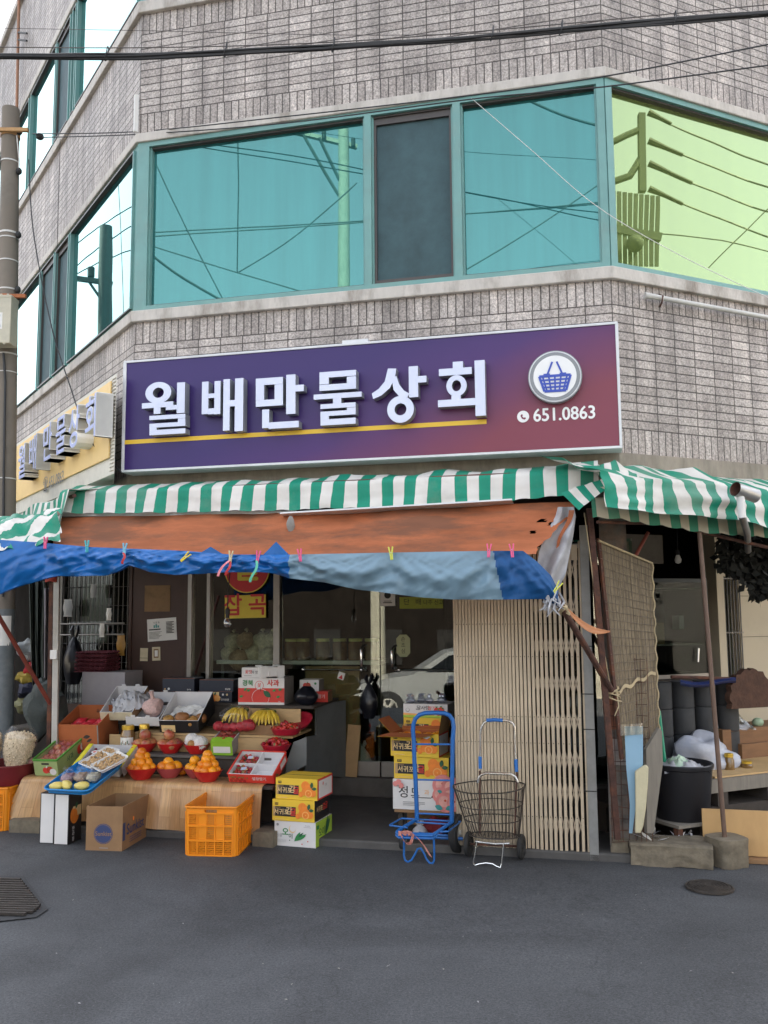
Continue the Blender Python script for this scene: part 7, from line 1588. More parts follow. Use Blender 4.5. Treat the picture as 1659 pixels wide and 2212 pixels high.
q.tube([c + Vector((.02, -.02, 0)), c + Vector((.025, -.03, -.08)), c + Vector((.0, -.02, -.14))], .004, M_ROPE, 5)
solo(q, 'rope_lashing', 'rope wound round both ends of the brown strut', 'rope')
M_COPPER = PM('orange_brown_strap', (.50, .20, .08), .4, var=.15, stretch=(1, 1, 8))
q = MB(); A2, B2 = CH.hit(1213, 1302, .86), CH.hit(1318, 1364, .28)
q.grid(lambda a, b: A2.lerp(B2, a) + Vector((0, 0, -.055 * math.sin(3.14 * a))) + Vector((0, .002, 1)) * ((b - .5) * .035 * (.25 + math.sin(3.14 * a))) + CH.N * .004 * math.sin(b * 9), 24, 5, M_COPPER); solo(q, 'strap', 'twisted orange brown strap tied from strut to corner post', 'strap')
q = MB()
random.seed(12)
# wire mesh over the pier's foot
for i in range(8): q.tube([CH.p(-.12 + .035 * i + rr(-.006, .006), .0, .12), CH.p(-.12 + .035 * i + rr(-.006, .006), .0, 1.25)], .0022, M_RUST, 5)
for i in range(17): z = .12 + .07 * i; q.tube([CH.p(-.125, .003, z + rr(-.008, .008)), CH.p(.0, .006, z + rr(-.008, .008)), CH.p(.12, .003, z)], .0022, M_RUST, 5)
solo(q, 'wire_mesh', 'rusty wire mesh over the crumbling pier right of the gate', 'mesh')
q = MB(); fbox(q, CH, -.11, .02, -.028, -.016, .80, .99, PM('rusty_red_tin', (.26, .09, .05), .7, var=.3, dirt=.4)); fbox(q, CH, -.10, .01, -.028, -.018, .58, .74, PM('grey_rag', (.30, .27, .25), .8, var=.3, bump=.5)); solo(q, 'scrap_boards', 'rusty and grey scrap boards held behind the mesh at the pier', 'scrap')
# mesh screen with a bamboo mat, running back along the right street
def bamboo():
    m = PM('bamboo_mat', (.33, .265, .175), .8, var=.55, scale=7, dirt=.75, dirtcol=(.14, .10, .065), dscale=3.5, stretch=(22, 22, 1.2), bump=.5, bscale=18); return m
M_MAT = bamboo()
TOPL, TOPR = (1293, 1168), (1409, 1217); BOTL, BOTR = (1343, 1640), (1425, 1590)
def SCR(a, t, off=0):
    x = (TOPL[0] * (1 - a) + TOPR[0] * a) * (1 - t) + (BOTL[0] * (1 - a) + BOTR[0] * a) * t; y = (TOPL[1] * (1 - a) + TOPR[1] * a) * (1 - t) + (BOTL[1] * (1 - a) + BOTR[1] * a) * t
    return RF.hit(x, y, .07 - .07 * a + off)
ms = thing('mesh_screen', 'wire mesh screen backed by an old bamboo mat beside the corner post', 'screen', Matrix.Identity(4))
q = MB(); q.grid(lambda a, t: SCR(a, t, -.012 + .010 * noise.noise(Vector((a * 5, t * 7, 1)))), 24, 40, M_MAT)
for i in range(64): a = (i + .5) / 64; q.tube([SCR(a, t, -.006 + .003 * math.sin(i * 2.3)) for t in (0, .33, .66, .97 + .03 * math.sin(i))], .0030, M_MAT, 5)
q.build('bamboo_mat', ms)
q = MB(); M_MESHW = PM('rusted_mesh_wire', (.20, .16, .12), .7, .2, var=.25)
for i in range(15): a = i / 14; q.tube([SCR(a, t, .006 + .004 * math.sin(t * 9 + i)) for t in (0, .25, .5, .75, 1)], .0017, M_MESHW, 5)
for i in range(26): t = i / 25; q.tube([SCR(a, t, .009 + .004 * math.sin(a * 7 + i)) for a in (0, .33, .66, 1)], .0017, M_MESHW, 5)
q.build('wire_mesh', ms)
q = MB(); q.tube([SCR(0, 0, .012), SCR(1, 0, .012)], .008, M_ROPE, 8); q.bar(SCR(.0, -.01), SCR(0.0, 1.0), .02, .02, M_RUST); q.tube([SCR(1, t, .01) + Vector((.006 * math.sin(t * 60), 0, 0)) for t in [i / 40 for i in range(41)]], .005, M_ROPE, 6); q.build('frame', ms)
q = MB(); q.grid(lambda a, b: SCR(.02 + .96 * a, .70 - .07 * a + (b - .5) * .018 + .01 * math.sin(a * 20), .022), 20, 2, M_ROPE); q.build('tie', ms)
# foam boards
M_LBLUE = PM('light_blue_foam', (.22, .37, .49), .6, var=.08, scale=4, dirt=.2, dirtcol=(.22, .36, .45))
q = MB(); q.prism([CH.uz(x, y, .16) for x, y in ((1349, 1570), (1389, 1570), (1389, 1650), (1382, 1690), (1376, 1720), (1371, 1760), (1366, 1800), (1359, 1800), (1361, 1740), (1353, 1660))][::-1], CH.p(0, .16, 0), CH.T, (0, 0, 1), .02, M_LBLUE); solo(q, 'foam_board', 'light blue foam board standing before the bamboo mat', 'board')
q = MB(); q.grid(lambda a, b: CH.hit(1340 + 49 * a, 1566 + 24 * b - 4 * a, .17 + .006 * math.sin(a * 9)), 10, 4, film('brown_tape', (.7, .55, .3), .4, .2)); solo(q, 'packing_tape', 'brown packing tape across the top of the light blue foam board', 'tape')
M_YFOAM = PM('yellowed_styrofoam', (.52, .47, .31), .8, var=.08, dirt=.3, dirtcol=(.4, .34, .2), bump=.3)
q = MB(); Pz = [(1372, 1668), (1390, 1656), (1397, 1654), (1401, 1660), (1400, 1690), (1396, 1740), (1390, 1785), (1384, 1800), (1372, 1800), (1373, 1740)]
q.prism([CH.uz(x, y, .22) for x, y in Pz][::-1], CH.p(0, .22, 0), CH.T, (0, 0, 1), .05, M_YFOAM); solo(q, 'styrofoam_slab', 'yellowed styrofoam slab leaning in front of the light blue board', 'slab', bevel=.006)
M_GREYWD = PM('weathered_grey_wood', (.20, .18, .15), .85, var=.2, scale=6, stretch=(8, 8, 1), dirt=.3)
q = MB(); q.prism([RF.uz(x, y, .12) for x, y in ((1396, 1618), (1424, 1572), (1430, 1580), (1432, 1650), (1412, 1800), (1398, 1800))][::-1], RF.p(0, .12, 0), RF.T, (0, 0, 1), .025, M_GREYWD); solo(q, 'grey_board', 'weathered grey wooden board leaning beside the black tub', 'board')
# kerb blocks
def rockblock(name, label, pxs, w_front, depth, ztop_px, fr=RF):
    u0, u1 = fr.uz(pxs[0], pxs[2], w_front)[0], fr.uz(pxs[1], pxs[2], w_front)[0]; zt_ = fr.uz((pxs[0] + pxs[1]) / 2, ztop_px, w_front)[1]
    q = MB(); W, H_ = u1 - u0, zt_; n = 12
    def P(x, y, z): v = Vector((x * 6, y * 6, z * 9 + u0)); k = noise.noise(v) * .014 + noise.noise(v * 3) * .006; e = .02 * (z > H_ * .95) ; return Vector((x + k, y + k + e * (y < .01), max(0, z + k * .6)))
    q.grid(lambda a, b: P((a - .5) * W, 0, b * H_), n * 2, n, M_CONC); q.grid(lambda a, b: P((a - .5) * W, b * depth, H_), n * 2, n, M_CONC)
    for s in (-1, 1): q.grid(lambda a, b: P(s * W / 2, a * depth, b * H_), n, n, M_CONC)
    return solo(q, name, label, 'block', fr.M((u0 + u1) / 2, w_front, 0), angle=50)
gk = CH.uwz(G(1450, 1874))
rockblock('kerb_block', 'long stained concrete kerb block before the black tub', (1361, 1543, 1850), gk[1], .26, 1826, CH)
rockblock('kerb_block', 'small concrete block at the foot of the corner post', (1321, 1358, 1840), CH.uwz(G(1340, 1860))[1], .2, 1812, CH)
# low platform, tub, bags, mop
q = MB(); fbox(q, RF, .06, 1.6, -.65, .05, 0, .03, M_DARKW); solo(q, 'ground_board', 'dark board on the ground behind the kerb block', 'board')
TU = RF.hit(1475, 1765, -.12); tz = TU.z
TB = RF.uwz(TU)
q = MB(); fbox(q, RF, TB[0] - .20, TB[0] + .24, TB[1] - .22, TB[1] + .18, tz - .02, tz - .001, M_GREYWD)
for a in (-.17, .20):
    for w in (-.19, .14): fbox(q, RF, TB[0] + a - .02, TB[0] + a + .02, TB[1] + w - .02, TB[1] + w + .02, .03, tz - .02, M_RUST)
solo(q, 'low_stool', 'low rusty stool with a grey top carrying the black tub', 'stool')
M_BTUB = PM('black_tub_plastic', (.012, .012, .015), .38, var=.1)
Yb = TU.y; Rt = (1542 - 1411) / 2 / F * Yb; hT = (1752 - 1632) / F * Yb * .94
q = MB(); q.lathe([(0, 0), (Rt * .80, 0), (Rt * .82, .01), (Rt * .97, hT * .9), (Rt * 1.01, hT * .92), (Rt * 1.02, hT * .98), (Rt * .99, hT), (Rt * .93, hT * .97), (Rt * .78, .012), (0, .012)], M_BTUB, 40); solo(q, 'black_tub', 'large black plastic tub with refuse on the low stool', 'tub', Matrix.Translation(TU))
q = MB(); crumple(q, Rt * 1.5, Rt * 1.5, .085, M_GREYBAG, 6, 24); solo(q, 'plastic_bag', 'whitish plastic refuse heaped in the black tub', 'bag', Matrix.Translation(TU + Vector((0, -.0, hT * .86))), angle=50)
q = MB(); crumple(q, Rt * .7, Rt * .6, .10, PM('pale_green_wrap', (.42, .55, .42), .5, var=.2, bump=.4), 9, 16); solo(q, 'wrapper', 'pale green wrapper on top of the refuse in the black tub', 'wrapper', Matrix.Translation(TU + Vector((-.02, -.03, hT * .90))), angle=50)
M_GRNPOLE = PM('green_broom_handle', (.005, .25, .13), .4, var=.05)
q = MB(); q.tube([RF.hit(1423, 1536, -.28), TU + Vector((-.09, .03, hT * .8))], .013, M_GRNPOLE, 10); solo(q, 'broom_handle', 'green broom handle sticking up out of the black tub', 'handle')
q = MB(); q.ball((0, 0, .13), .19, PM('translucent_white_bag', (.44, .46, .52), .4, var=.25, scale=5, bump=.5, bscale=10, dirt=.45, dirtcol=(.16, .24, .42), dscale=4), 36, 24, rz=.19, rx=.24, jit=.5); BGp = RF.hit(1520, 1690, -.42); solo(q, 'refuse_bag', 'big white plastic bag with bluish contents behind the black tub', 'bag', Matrix.Translation(BGp) @ RZ(20))
# stacked grey flower pots / briquette drums
M_GDRUM = PM('dark_grey_pot', (.045, .047, .05), .7, var=.15)
zb_ = RF.uz(1480, 1700, -.62)[1]
for i in range(4):
    for k in range(4):
        Yd = RF.hit(1438, 1600, -.62).y; r = 24.5 / F * Yd; P = RF.hit(1430 + 48 * i, 1600, -.62); zt_ = RF.uz(1480, 1470, -.62)[1]; h_ = (zt_ - zb_) / 4
        q = MB(); q.lathe([(0, 0), (r * .94, 0), (r * .98, h_ * .03), (r * .98, h_ * .93), (r * .99, h_ * .985), (0, h_ * .985)], M_GDRUM, 24)
        solo(q, 'grey_pot', ['bottom', 'second lowest', 'second highest', 'top'][k] + ' dark grey pot in a stacked column behind the mesh screen', 'pot', Matrix.Translation((P.x, P.y, zb_ + h_ * k)), 'columns of stacked grey pots, ' + str(k) + ' up')
q = MB(); fbox(q, RF, .15, 1.6, -.85, -.42, zb_ - .03, zb_ - .002, M_DARKW); fbox(q, RF, .2, .24, -.8, -.5, .03, zb_ - .03, M_DARKW); fbox(q, RF, 1.5, 1.54, -.8, -.5, .03, zb_ - .03, M_DARKW); solo(q, 'shelf_bench', 'dark low bench under the stacked grey pots and refuse bag', 'bench')
# ================================================================ recessed side of the shop on the right street
M_CREAMW = PM('cream_painted_wall', (.55, .47, .34), .8, var=.08, scale=3, dirt=.25, dirtcol=(.35, .28, .18))
WR = -1.25
def rpx(x, y, w=WR): return RF.uz(x, y, w)
q = MB(); ua = rpx(1552, 1400)[0]; uend = 9.0
uw0, uw1 = rpx(1556, 1300)[0], rpx(1596, 1300)[0]; zw1, zw0 = rpx(1576, 1245)[1], rpx(1576, 1490)[1]
fbox(q, RF, ua, uw0, WR - .12, WR, 0, 2.44, M_CREAMW); fbox(q, RF, uw1, uend, WR - .12, WR, 0, 2.44, M_CREAMW); fbox(q, RF, uw0, uw1, WR - .12, WR, 0, zw0, M_CREAMW); fbox(q, RF, uw0, uw1, WR - .12, WR, zw1, 2.44, M_CREAMW)
for y in (1287, 1375): z = rpx(1620, y)[1]; fbox(q, RF, uw1 + .02, uend, WR - .01, WR + .002, z - .004, z, M_DARKW)
q.build('side_wall', bld)
q = MB(); fbox(q, RF, uw0, uw1, WR - .09, WR - .085, zw0, zw1, M_GLASS); 
for i in range(6): u = uw0 + (uw1 - uw0) * (i + .5) / 6; q.tube([RF.p(u, WR + .03, zw0 - .03), RF.p(u, WR + .03, zw1)], .006, M_ALUD, 6)
for z in (zw0 - .02, (zw0 + zw1) / 2, zw1 - .02): q.tube([RF.p(uw0, WR + .03, z), RF.p(uw1, WR + .03, z)], .007, M_ALU, 6)
q.build('barred_window', bld)
q = MB(); fbox(q, RF, rpx(1536, 1400)[0], rpx(1551, 1400)[0], WR - .05, WR + .10, 0, 2.44, M_CREAMW); q.build('door_frame', bld)
q = MB(); fbox(q, RF, .02, ua, WR - 1.2, WR - 1.15, 0, 2.44, M_DARKIN); fbox(q, RF, uw0, uend, WR - 1.2, WR - 1.15, 0, 2.44, M_DARKIN); q.build('inner_wall', bld)
# glazed showcase
sc_ = thing('display_fridge', 'dim glazed display cabinet behind the mesh screen', 'cabinet', Matrix.Identity(4))
WF = -.95
u0, u1 = RF.uz(1400, 1400, WF)[0], RF.uz(1534, 1400, WF)[0]; zt_, zb2_ = RF.uz(1470, 1250, WF)[1], RF.uz(1470, 1465, WF)[1]
q = MB(); M_FRG = PM('dark_green_grey_cabinet', (.02, .027, .026), .5, var=.1)
fbox(q, RF, u0, u1, WF - .5, WF - .48, zb2_, zt_, M_FRG); fbox(q, RF, u0, u0 + .03, WF - .48, WF, zb2_, zt_, M_FRG); fbox(q, RF, u1 - .03, u1, WF - .48, WF, zb2_, zt_, M_FRG); fbox(q, RF, u0 + .03, u1 - .03, WF - .48, WF, zt_ - .03, zt_, M_FRG); fbox(q, RF, u0 + .03, u1 - .03, WF - .48, WF, zb2_, zb2_ + .03, M_ALU); fbox(q, RF, u0, u1, WF - .48, WF - .02, .03, zb2_ - .002, M_DARKW); q.build('cabinet', sc_)
q = MB(); fbox(q, RF, u0 + .03, u1 - .03, WF - .012, WF - .006, zb2_ + .03, zt_ - .03, glass('cabinet_glass', (.5, .55, .53), .012, .2)); q.build('pane', sc_)
q = MB()
for y in (1270, 1392): z = RF.uz(1470, y, WF)[1]; fbox(q, RF, u0 + .03, u1 - .03, WF - .45, WF - .03, z - .008, z, M_ALU)
fbox(q, RF, u0 + .05, u0 + .26, WF - .3, WF - .1, RF.uz(1470, 1391, WF)[1], RF.uz(1470, 1345, WF)[1], M_TANCARD); fbox(q, RF, u1 - .2, u1 - .15, WF - .2, WF - .12, RF.uz(1470, 1360, WF)[1], RF.uz(1470, 1330, WF)[1], M_WHITE); q.build('shelf', sc_)
q = MB(); q.tube([RF.hit(1508, 1430, WF + .02), RF.hit(1509, 1400, WF + .02)], .008, M_CHROME, 8); q.build('handle', sc_)
# pale lintel behind, pot boards, plywood etc.
q = MB(); fbox(q, RF, u0 + .05, u1 + .05, WF - .6, WF - .55, 1.95, 2.2, M_PLASTER); solo(q, 'white_board', 'pale board over the dim display cabinet', 'board')
# dry vines
M_VINE = PM('dark_dried_greens', (.012, .012, .009), .9, var=.3)
q = MB(); random.seed(18)
for i in range(80):
    x = rr(1560, 1700); y0 = 1150; y1 = pl([(1555, 1235), (1585, 1240), (1612, 1262), (1632, 1305), (1650, 1290), (1665, 1285), (1700, 1310)], x) + rr(-12, 6); n = 22
    for k in range(n):
        yy = y0 + (y1 - y0) * k / n; P = RF.hit(x + rr(-8, 8), yy, -.15 + rr(-.12, .12)); d = Vector((rr(-1, 1), rr(-1, 1), rr(-1.4, .2))).normalized(); s = rr(.045, .08); e = d.cross(Vector((rr(-1, 1), rr(-1, 1), rr(-1, 1)))).normalized() * s * .35
        q.add([P, P + d * s * .5 + e, P + d * s, P + d * s * .5 - e], [(0, 1, 2, 3)], M_VINE, smooth=False)
o = solo(q, 'hanging_greens', 'bundles of dried dark greens hanging under the right awning', 'dried greens')
q = MB(); q.tube([RF.hit(1552, 1160, -.15), RF.hit(1720, 1172, -.15)], .008, M_RUST, 6); solo(q, 'hanging_rail', 'thin rail under the right awning carrying the dried greens', 'rail')
# thin prop standing in a concrete foot
FT = CH.uwz(G(1577, 1877)); FOOT = CH.p(FT[0] - .0, FT[1] - .095, 0); FT = RF.uwz(FOOT)
q = MB(); n_ = 28
def ftfn(a, t):
    an = a * 6.2832; sq = 1 / max(abs(math.cos(an)), abs(math.sin(an))) ** .6; r = .108 * (.94 + .06 * t) * sq * (1 + .07 * noise.noise(Vector((math.cos(an) * 2, math.sin(an) * 2, t * 3)))); return (math.cos(an) * r, math.sin(an) * r, .165 * t)
q.grid(ftfn, n_, 8, M_CONC); q.add([Vector(ftfn(i / n_, 1)) for i in range(n_)], [tuple(range(n_))], M_CONC); solo(q, 'concrete_block', 'squat brown concrete foot holding the thin prop', 'block', Matrix.Translation(FOOT) @ RZ(20), angle=50)
M_PROP = PM('brown_prop_pipe', (.15, .095, .07), .6, .2, var=.15, dirt=.3)
q = MB(); q.tube([FOOT + Vector((-.01, 0, .13)), RF.hit(1511, 1150, .34)], .0145, M_PROP, 10); solo(q, 'prop', 'thin brown pipe propping up the right awning', 'pole')
# plywood and board pieces
M_PLY = PM('warm_plywood', (.48, .29, .115), .55, var=.12, scale=4, stretch=(1, 1, .35), dirt=.35, dirtcol=(.30, .16, .06))
gp = CH.uwz(G(1640, 1868)); wp = gp[1] - .06
uL = CH.uz(1519, 1800, wp)[0]; zP = CH.uz(1600, 1752, wp)[1]
q = MB(); q.box(0, 1.3, 0, .015, 0, zP - .03, M_PLY); solo(q, 'plywood_sheet', 'sheet of warm plywood leaning low behind the concrete foot', 'plywood', CH.M(uL, wp - .01, .03) @ RX(-6), bevel=.002)
q = MB(); q.box(0, 1.3, -.05, .04, 0, .025, M_BRCARD); solo(q, 'floor_batten', 'reddish batten at the foot of the plywood sheet', 'batten', CH.M(uL + .25, wp + .0, 0), bevel=.002)
zpal = RF.uz(1600, 1672, -.05)[1]
q = MB(); fbox(q, RF, RF.uz(1545, 1680, -.05)[0], 2.2, -.55, -.05, zpal - .012, zpal, M_TANB); solo(q, 'tabletop_board', 'tan board laid over the dark pallet at right', 'board')
q = MB()
for k in range(4): fbox(q, RF, RF.uz(1530, 1700, -.05)[0], 2.2, -.03 - .15 * k, -.12 - .15 * k, zpal - .10, zpal - .014, M_GREYWD)
for u in (.75, 1.2, 1.65): fbox(q, RF, u, u + .09, -.58, -.035, zpal - .19, zpal - .101, M_DARKW)
fbox(q, RF, .6, 2.2, -.56, -.05, 0.03, zpal - .192, M_DARKW)
solo(q, 'pallet', 'dark weathered pallet under the tan board at right', 'pallet')
M_BRW = PM('brown_shelf_board', (.20, .10, .045), .7, var=.2, scale=4, stretch=(1, 1, 4))
q = MB(); ww = -.55
fbox(q, RF, RF.uz(1560, 1560, ww)[0], 2.4, ww - .3, ww, RF.uz(1600, 1640, ww)[1], RF.uz(1600, 1574, ww)[1], M_BRW); fbox(q, RF, RF.uz(1600, 1560, ww + .05)[0], 2.4, ww, ww + .05, RF.uz(1640, 1662, ww)[1], RF.uz(1640, 1602, ww)[1], M_BRW)
fbox(q, RF, RF.uz(1628, 1700, ww)[0], 2.4, ww - .25, ww + .02, zpal, RF.uz(1640, 1664, ww)[1], PM('beige_drawer', (.42, .38, .31), .7, var=.06)); solo(q, 'cupboard', 'brown wooden cupboard with a beige lower front at right', 'cupboard', bevel=.003)
q = MB()
P = RF.hit(1625, 1506, -.45); r = 62 / F * P.y
pts = []
for i in range(26): a = -.4 + 3.9 * i / 25; rr_ = r * (1 + .06 * math.sin(i * 2.3)); pts.append((math.cos(a) * rr_, math.sin(a) * rr_ * .95))
q.prism(pts, P, RF.T, (0, 0, 1), .05, PM('dark_brown_bark', (.075, .036, .022), .9, var=.35, scale=14, bump=.6)); solo(q, 'bark_round', 'round dark brown slab of bark leaning against the cream wall', 'slab')
q = MB(); crumple(q, .30, .2, .12, film('dim_film', (.7, .75, .7), .5, .2), 12, 18); solo(q, 'plastic_sheet', 'dim clear plastic heaped on the brown cupboard', 'plastic', Matrix.Translation(RF.hit(1580, 1574, -.65)))
q = MB(); q.ball((0, 0, 0), .035, PM('pale_green_gourd', (.30, .40, .27), .5, var=.1), 14, 10, rx=.045); solo(q, 'gourd', 'pale green gourd lying on the brown cupboard', 'gourd', Matrix.Translation(RF.hit(1637, 1560, -.62)))
jar(Matrix.Translation(RF.hit(1576, 1672, -.22)), .036, .14, 'dark jar with yellow lid beside the refuse bag', False); jar(Matrix.Translation(RF.hit(1614, 1671, -.22)), .042, .085, 'low dark jar with yellow lid, right one on the tan board', False)
q = MB(); 
q.tube([RF.hit(1450, 1462, -.5), RF.hit(1575, 1466, -.45)], .012, M_RUST, 8); solo(q, 'shelf_rail', 'dark rail over the stacked grey pots', 'rail')
q = MB(); q.grid(lambda a, b: RF.hit(1470 + 120 * a, 1468 + 12 * b + 5 * math.sin(a * 5), -.45 + .03 * math.sin(b * 3)), 20, 4, PM('navy_plastic', (.015, .03, .12), .3, var=.2)); solo(q, 'navy_plastic', 'shiny navy plastic folded over the grey pots', 'plastic')
# newspaper and plastic scraps on the kerb
q = MB(); random.seed(5)
for k in range(26):
    P = RF.hit(rr(1395, 1500), rr(1800, 1822), .05); d = Vector((rr(-1, 1), rr(-.6, .6), rr(0, .35))).normalized(); L_ = rr(.04, .13); e = Vector((rr(-1, 1), rr(-1, 1), rr(-.3, .3))).normalized() * rr(.006, .02)
    q.add([P, P + d * L_ * .5 + e, P + d * L_, P + d * L_ * .5 - e], [(0, 1, 2, 3)], M_GREYBAG if k % 3 else M_WHITE, smooth=False)
solo(q, 'plastic_scraps', 'torn pale plastic scraps lying on the long kerb block', 'scraps', kind='stuff')
q = MB(); q.tube([RF.hit(1400, 1150, -.1), RF.hit(1368, 1210, -.1)], .012, M_REDPOLE, 8); solo(q, 'brace', 'reddish brace under the right awning above the mesh screen', 'brace')
b = thing('light_bulb', 'unlit white bulb hanging in the dark below the right awning', 'light bulb', Matrix.Translation(RF.hit(1465, 1218, -.5)))
q = MB(); q.lathe([(0, 0), (.02, .008), (.026, .03), (.016, .055), (.012, .065)], M_WHITE, 14); q.build('glass', b); q = MB(); q.tube([(0, 0, .065), (0, 0, .10)], .014, M_INK, 10); q.tube([(0, 0, .10), (.005, 0, .4)], .003, M_INK, 5); q.build('cord', b)
# flue and conduit
M_DUCT = PM('rusting_galvanised_duct', (.42, .42, .41), .4, .7, var=.12, dirt=.55, dirtcol=(.20, .09, .04), dscale=7)
q = MB(); A, B = RF.hit(1588, 1056, .64), RF.hit(1632, 1071, .64); d = (B - A).normalized(); r = 15.5 / F * A.y
A_, B_ = A, B
q.tube([A_, A_ + d * .004, B_ - d * .004, B_], [r * 1.04, r, r, r * 1.04], M_DUCT, 24, cap=False); q.tube([A_ + d * .001, B_ - d * .001], r * .92, M_RUST, 24, cap=False); q.tube([B_ - d * .001, B_ - d * .0], r * .92, M_RUST, 24)
P = (A_ + B_) / 2 * .5 + A_ * .5; q.tube([P + Vector((0, .0, -.03)), P + Vector((.01, .02, -.16))], r * .55, M_STYRO, 16); q.tube([P + Vector((.01, .02, -.15)), RF.hit(1614, 1150, .45), RF.hit(1616, 1190, .1)], r * .5, M_DUCT, 12)
solo(q, 'flue_pipe', 'short rusting metal flue pipe poking through the right awning', 'flue')
q = MB(); q.tube([RF.hit(1393, 638, .05), RF.hit(1405, 640, .06), RF.hit(1440, 646, .06), RF.hit(1800, 712, .06)], [.022, .02, .017, .017], PM('grey_pvc_pipe', (.50, .49, .46), .5, var=.05, dirt=.3), 12)
q.tube([RF.hit(1424, 636, .0), RF.hit(1432, 640, .08), RF.hit(1430, 652, .09), RF.hit(1426, 662, .0)], .006, M_RUST, 6); solo(q, 'conduit', 'grey pipe clipped along the tiled wall of the right street front', 'pipe')
# manhole covers and drain
M_IRON = PM('cast_iron_cover', (.05, .043, .038), .6, .4, var=.25, scale=30, bump=.4, dirt=.4, dirtcol=(.08, .06, .045))
P = G(1533, 1919); q = MB(); R_ = 44 / F * P.y
q.lathe([(R_ * 1.1, .000), (R_ * 1.1, .010), (R_ * 1.0, .011), (R_ * .99, .004), (R_ * .97, .004), (R_ * .96, .012), (0, .013)], M_IRON, 40)
for k in range(5): q.lathe([(R_ * (.2 + .16 * k), .0125), (R_ * (.2 + .16 * k), .017), (R_ * (.26 + .16 * k), .017), (R_ * (.26 + .16 * k), .0125)], M_IRON, 40)
solo(q, 'manhole_cover', 'small round iron manhole cover in the road at right', 'manhole cover', Matrix.Translation((P.x, P.y, ground_z(P.x, P.y) + .004)))
pts = [G(-40, 1902), G(45, 1904), G(92, 1964), G(70, 1976), G(-40, 1990)]
t = thing('drain_grate', 'iron drain grate with a rough concrete rim at the left road edge', 'drain', Matrix.Identity(4))
q = MB(); q.add([Vector((p.x, p.y, ground_z(p.x, p.y) + .007)) for p in [G(-60, 1893), G(52, 1896), G(104, 1966), G(78, 1984), G(-60, 2000)]], [(0, 1, 2, 3, 4)], PM('dark_patch', (.035, .036, .038), .9, var=.25, scale=20)); q.build('rim', t)
q = MB()
for i in range(16):
    y0 = 1905 + 75 * i / 15; xr = pl([(1902, 42), (1962, 88), (1976, 70), (1990, 20)], y0); a, b = G(-40, y0), G(xr, y0 + 2); a.z = b.z = .018; q.bar(a, b, .018, .014, M_IRON)
q.build('bars', t)
# ================================================================ utility pole, cables
M_POLE = PM('pole_concrete', (.19, .165, .135), .9, var=.15, scale=6, bump=.25, dirt=.5, dirtcol=(.13, .095, .07), dscale=3)
M_POLEP = PM('grey_painted_pole', (.13, .15, .16), .6, var=.15, dirt=.4, dirtcol=(.3, .3, .29), dscale=9)
M_STRAP = PM('white_strap', (.58, .57, .54), .5, var=.06); M_CABLE = PM('black_cable', (.018, .018, .02), .55, var=.2); M_WIRE2 = PM('weathered_wire', (.07, .06, .055), .6, .2)
YP = 7.4
pt_, pb_ = atY(23.5, 236, YP), atY(6, 1600, YP); XP0, XP1 = pt_.x, pb_.x
def poleat(z): k = (z - 0) / (pt_.z); return Vector((XP1 + (XP0 - XP1) * k, YP, z))
def prad(z): return .097 - .024 * z / pt_.z
pole = thing('utility_pole', 'concrete utility pole with strapped on meter box at the left edge', 'utility pole', Matrix.Identity(4))
zs = [0, .6, 1.0, 1.6, 2.5, 3.5, 4.5, 5.2, pt_.z]
q = MB(); q.tube([poleat(z) for z in zs if z >= 1.6], [prad(z) for z in zs if z >= 1.6], M_POLE, 28); q.tube([poleat(z) for z in zs if z <= 1.6], [prad(z) + .0005 for z in zs if z <= 1.6], M_POLEP, 28); q.build('pole', pole)
zpx = lambda y: atY(15, y, YP).z
for y, m, h in ((352, M_STRAP, .012), (506, M_STRAP, .016), (517, M_STRAP, .010), (566, M_STRAP, .010), (628, M_STRAP, .012), (767, M_STRAP, .012), (1035, M_STRAP, .010), (806, M_STRAP, .008)):
    z = zpx(y); c = poleat(z); q = MB(); q.lathe([(prad(z) + .001, -h / 2), (prad(z) + .004, -h / 2), (prad(z) + .004, h / 2), (prad(z) + .001, h / 2)], m, 24, c=c); q.build('strap', pole)
for y, m, h in ((292, PM('tan_bracket', (.42, .24, .10), .7, var=.2), .05), (647, PM('orange_rust_bracket', (.36, .12, .045), .8, var=.3), .045)):
    z = zpx(y); c = poleat(z); q = MB(); q.lathe([(prad(z), -h / 2), (prad(z) + .008, -h / 2), (prad(z) + .008, h / 2), (prad(z), h / 2)], m, 24, c=c)
    q.bar(c + Vector((-.15, -.09, 0)), c + Vector((.19, -.09, -.005)), .03, .03, m); q.build('bracket', pole)
for y, s in ((290, 1), (352, -1), (375, 1), (512, 1), (630, 1), (644, 1)): z = zpx(y); c = poleat(z); q = MB(); q.ball(c + Vector((s * (prad(z) + .02), -.04, 0)), .026, M_INK, 10, 8, rz=.032); q.build('insulator', pole)
q = MB(); z0, z1 = zpx(760), zpx(662); c = poleat((z0 + z1) / 2); W = .235
M_BOXC = PM('cream_meter_box', (.52, .48, .37), .5, var=.05, dirt=.25)
q.box(c.x - .105, c.x - .105 + W, YP - .25, YP - .10, z0, z1, M_BOXC); q.box(c.x - .108, c.x - .102 + W, YP - .253, YP - .097, z1 - .012, z1 + .012, M_BOXC)
for k in range(4): q.box(c.x - .08 + .055 * k, c.x - .06 + .055 * k, YP - .245, YP - .23, z1 + .012, z1 + .025, M_BOXC)
q.box(c.x + .075, c.x + .095, YP - .255, YP - .24, z0 - .014, z0, M_BOXC)
mbx = q.build('meter_box', pole, bevel=.006)
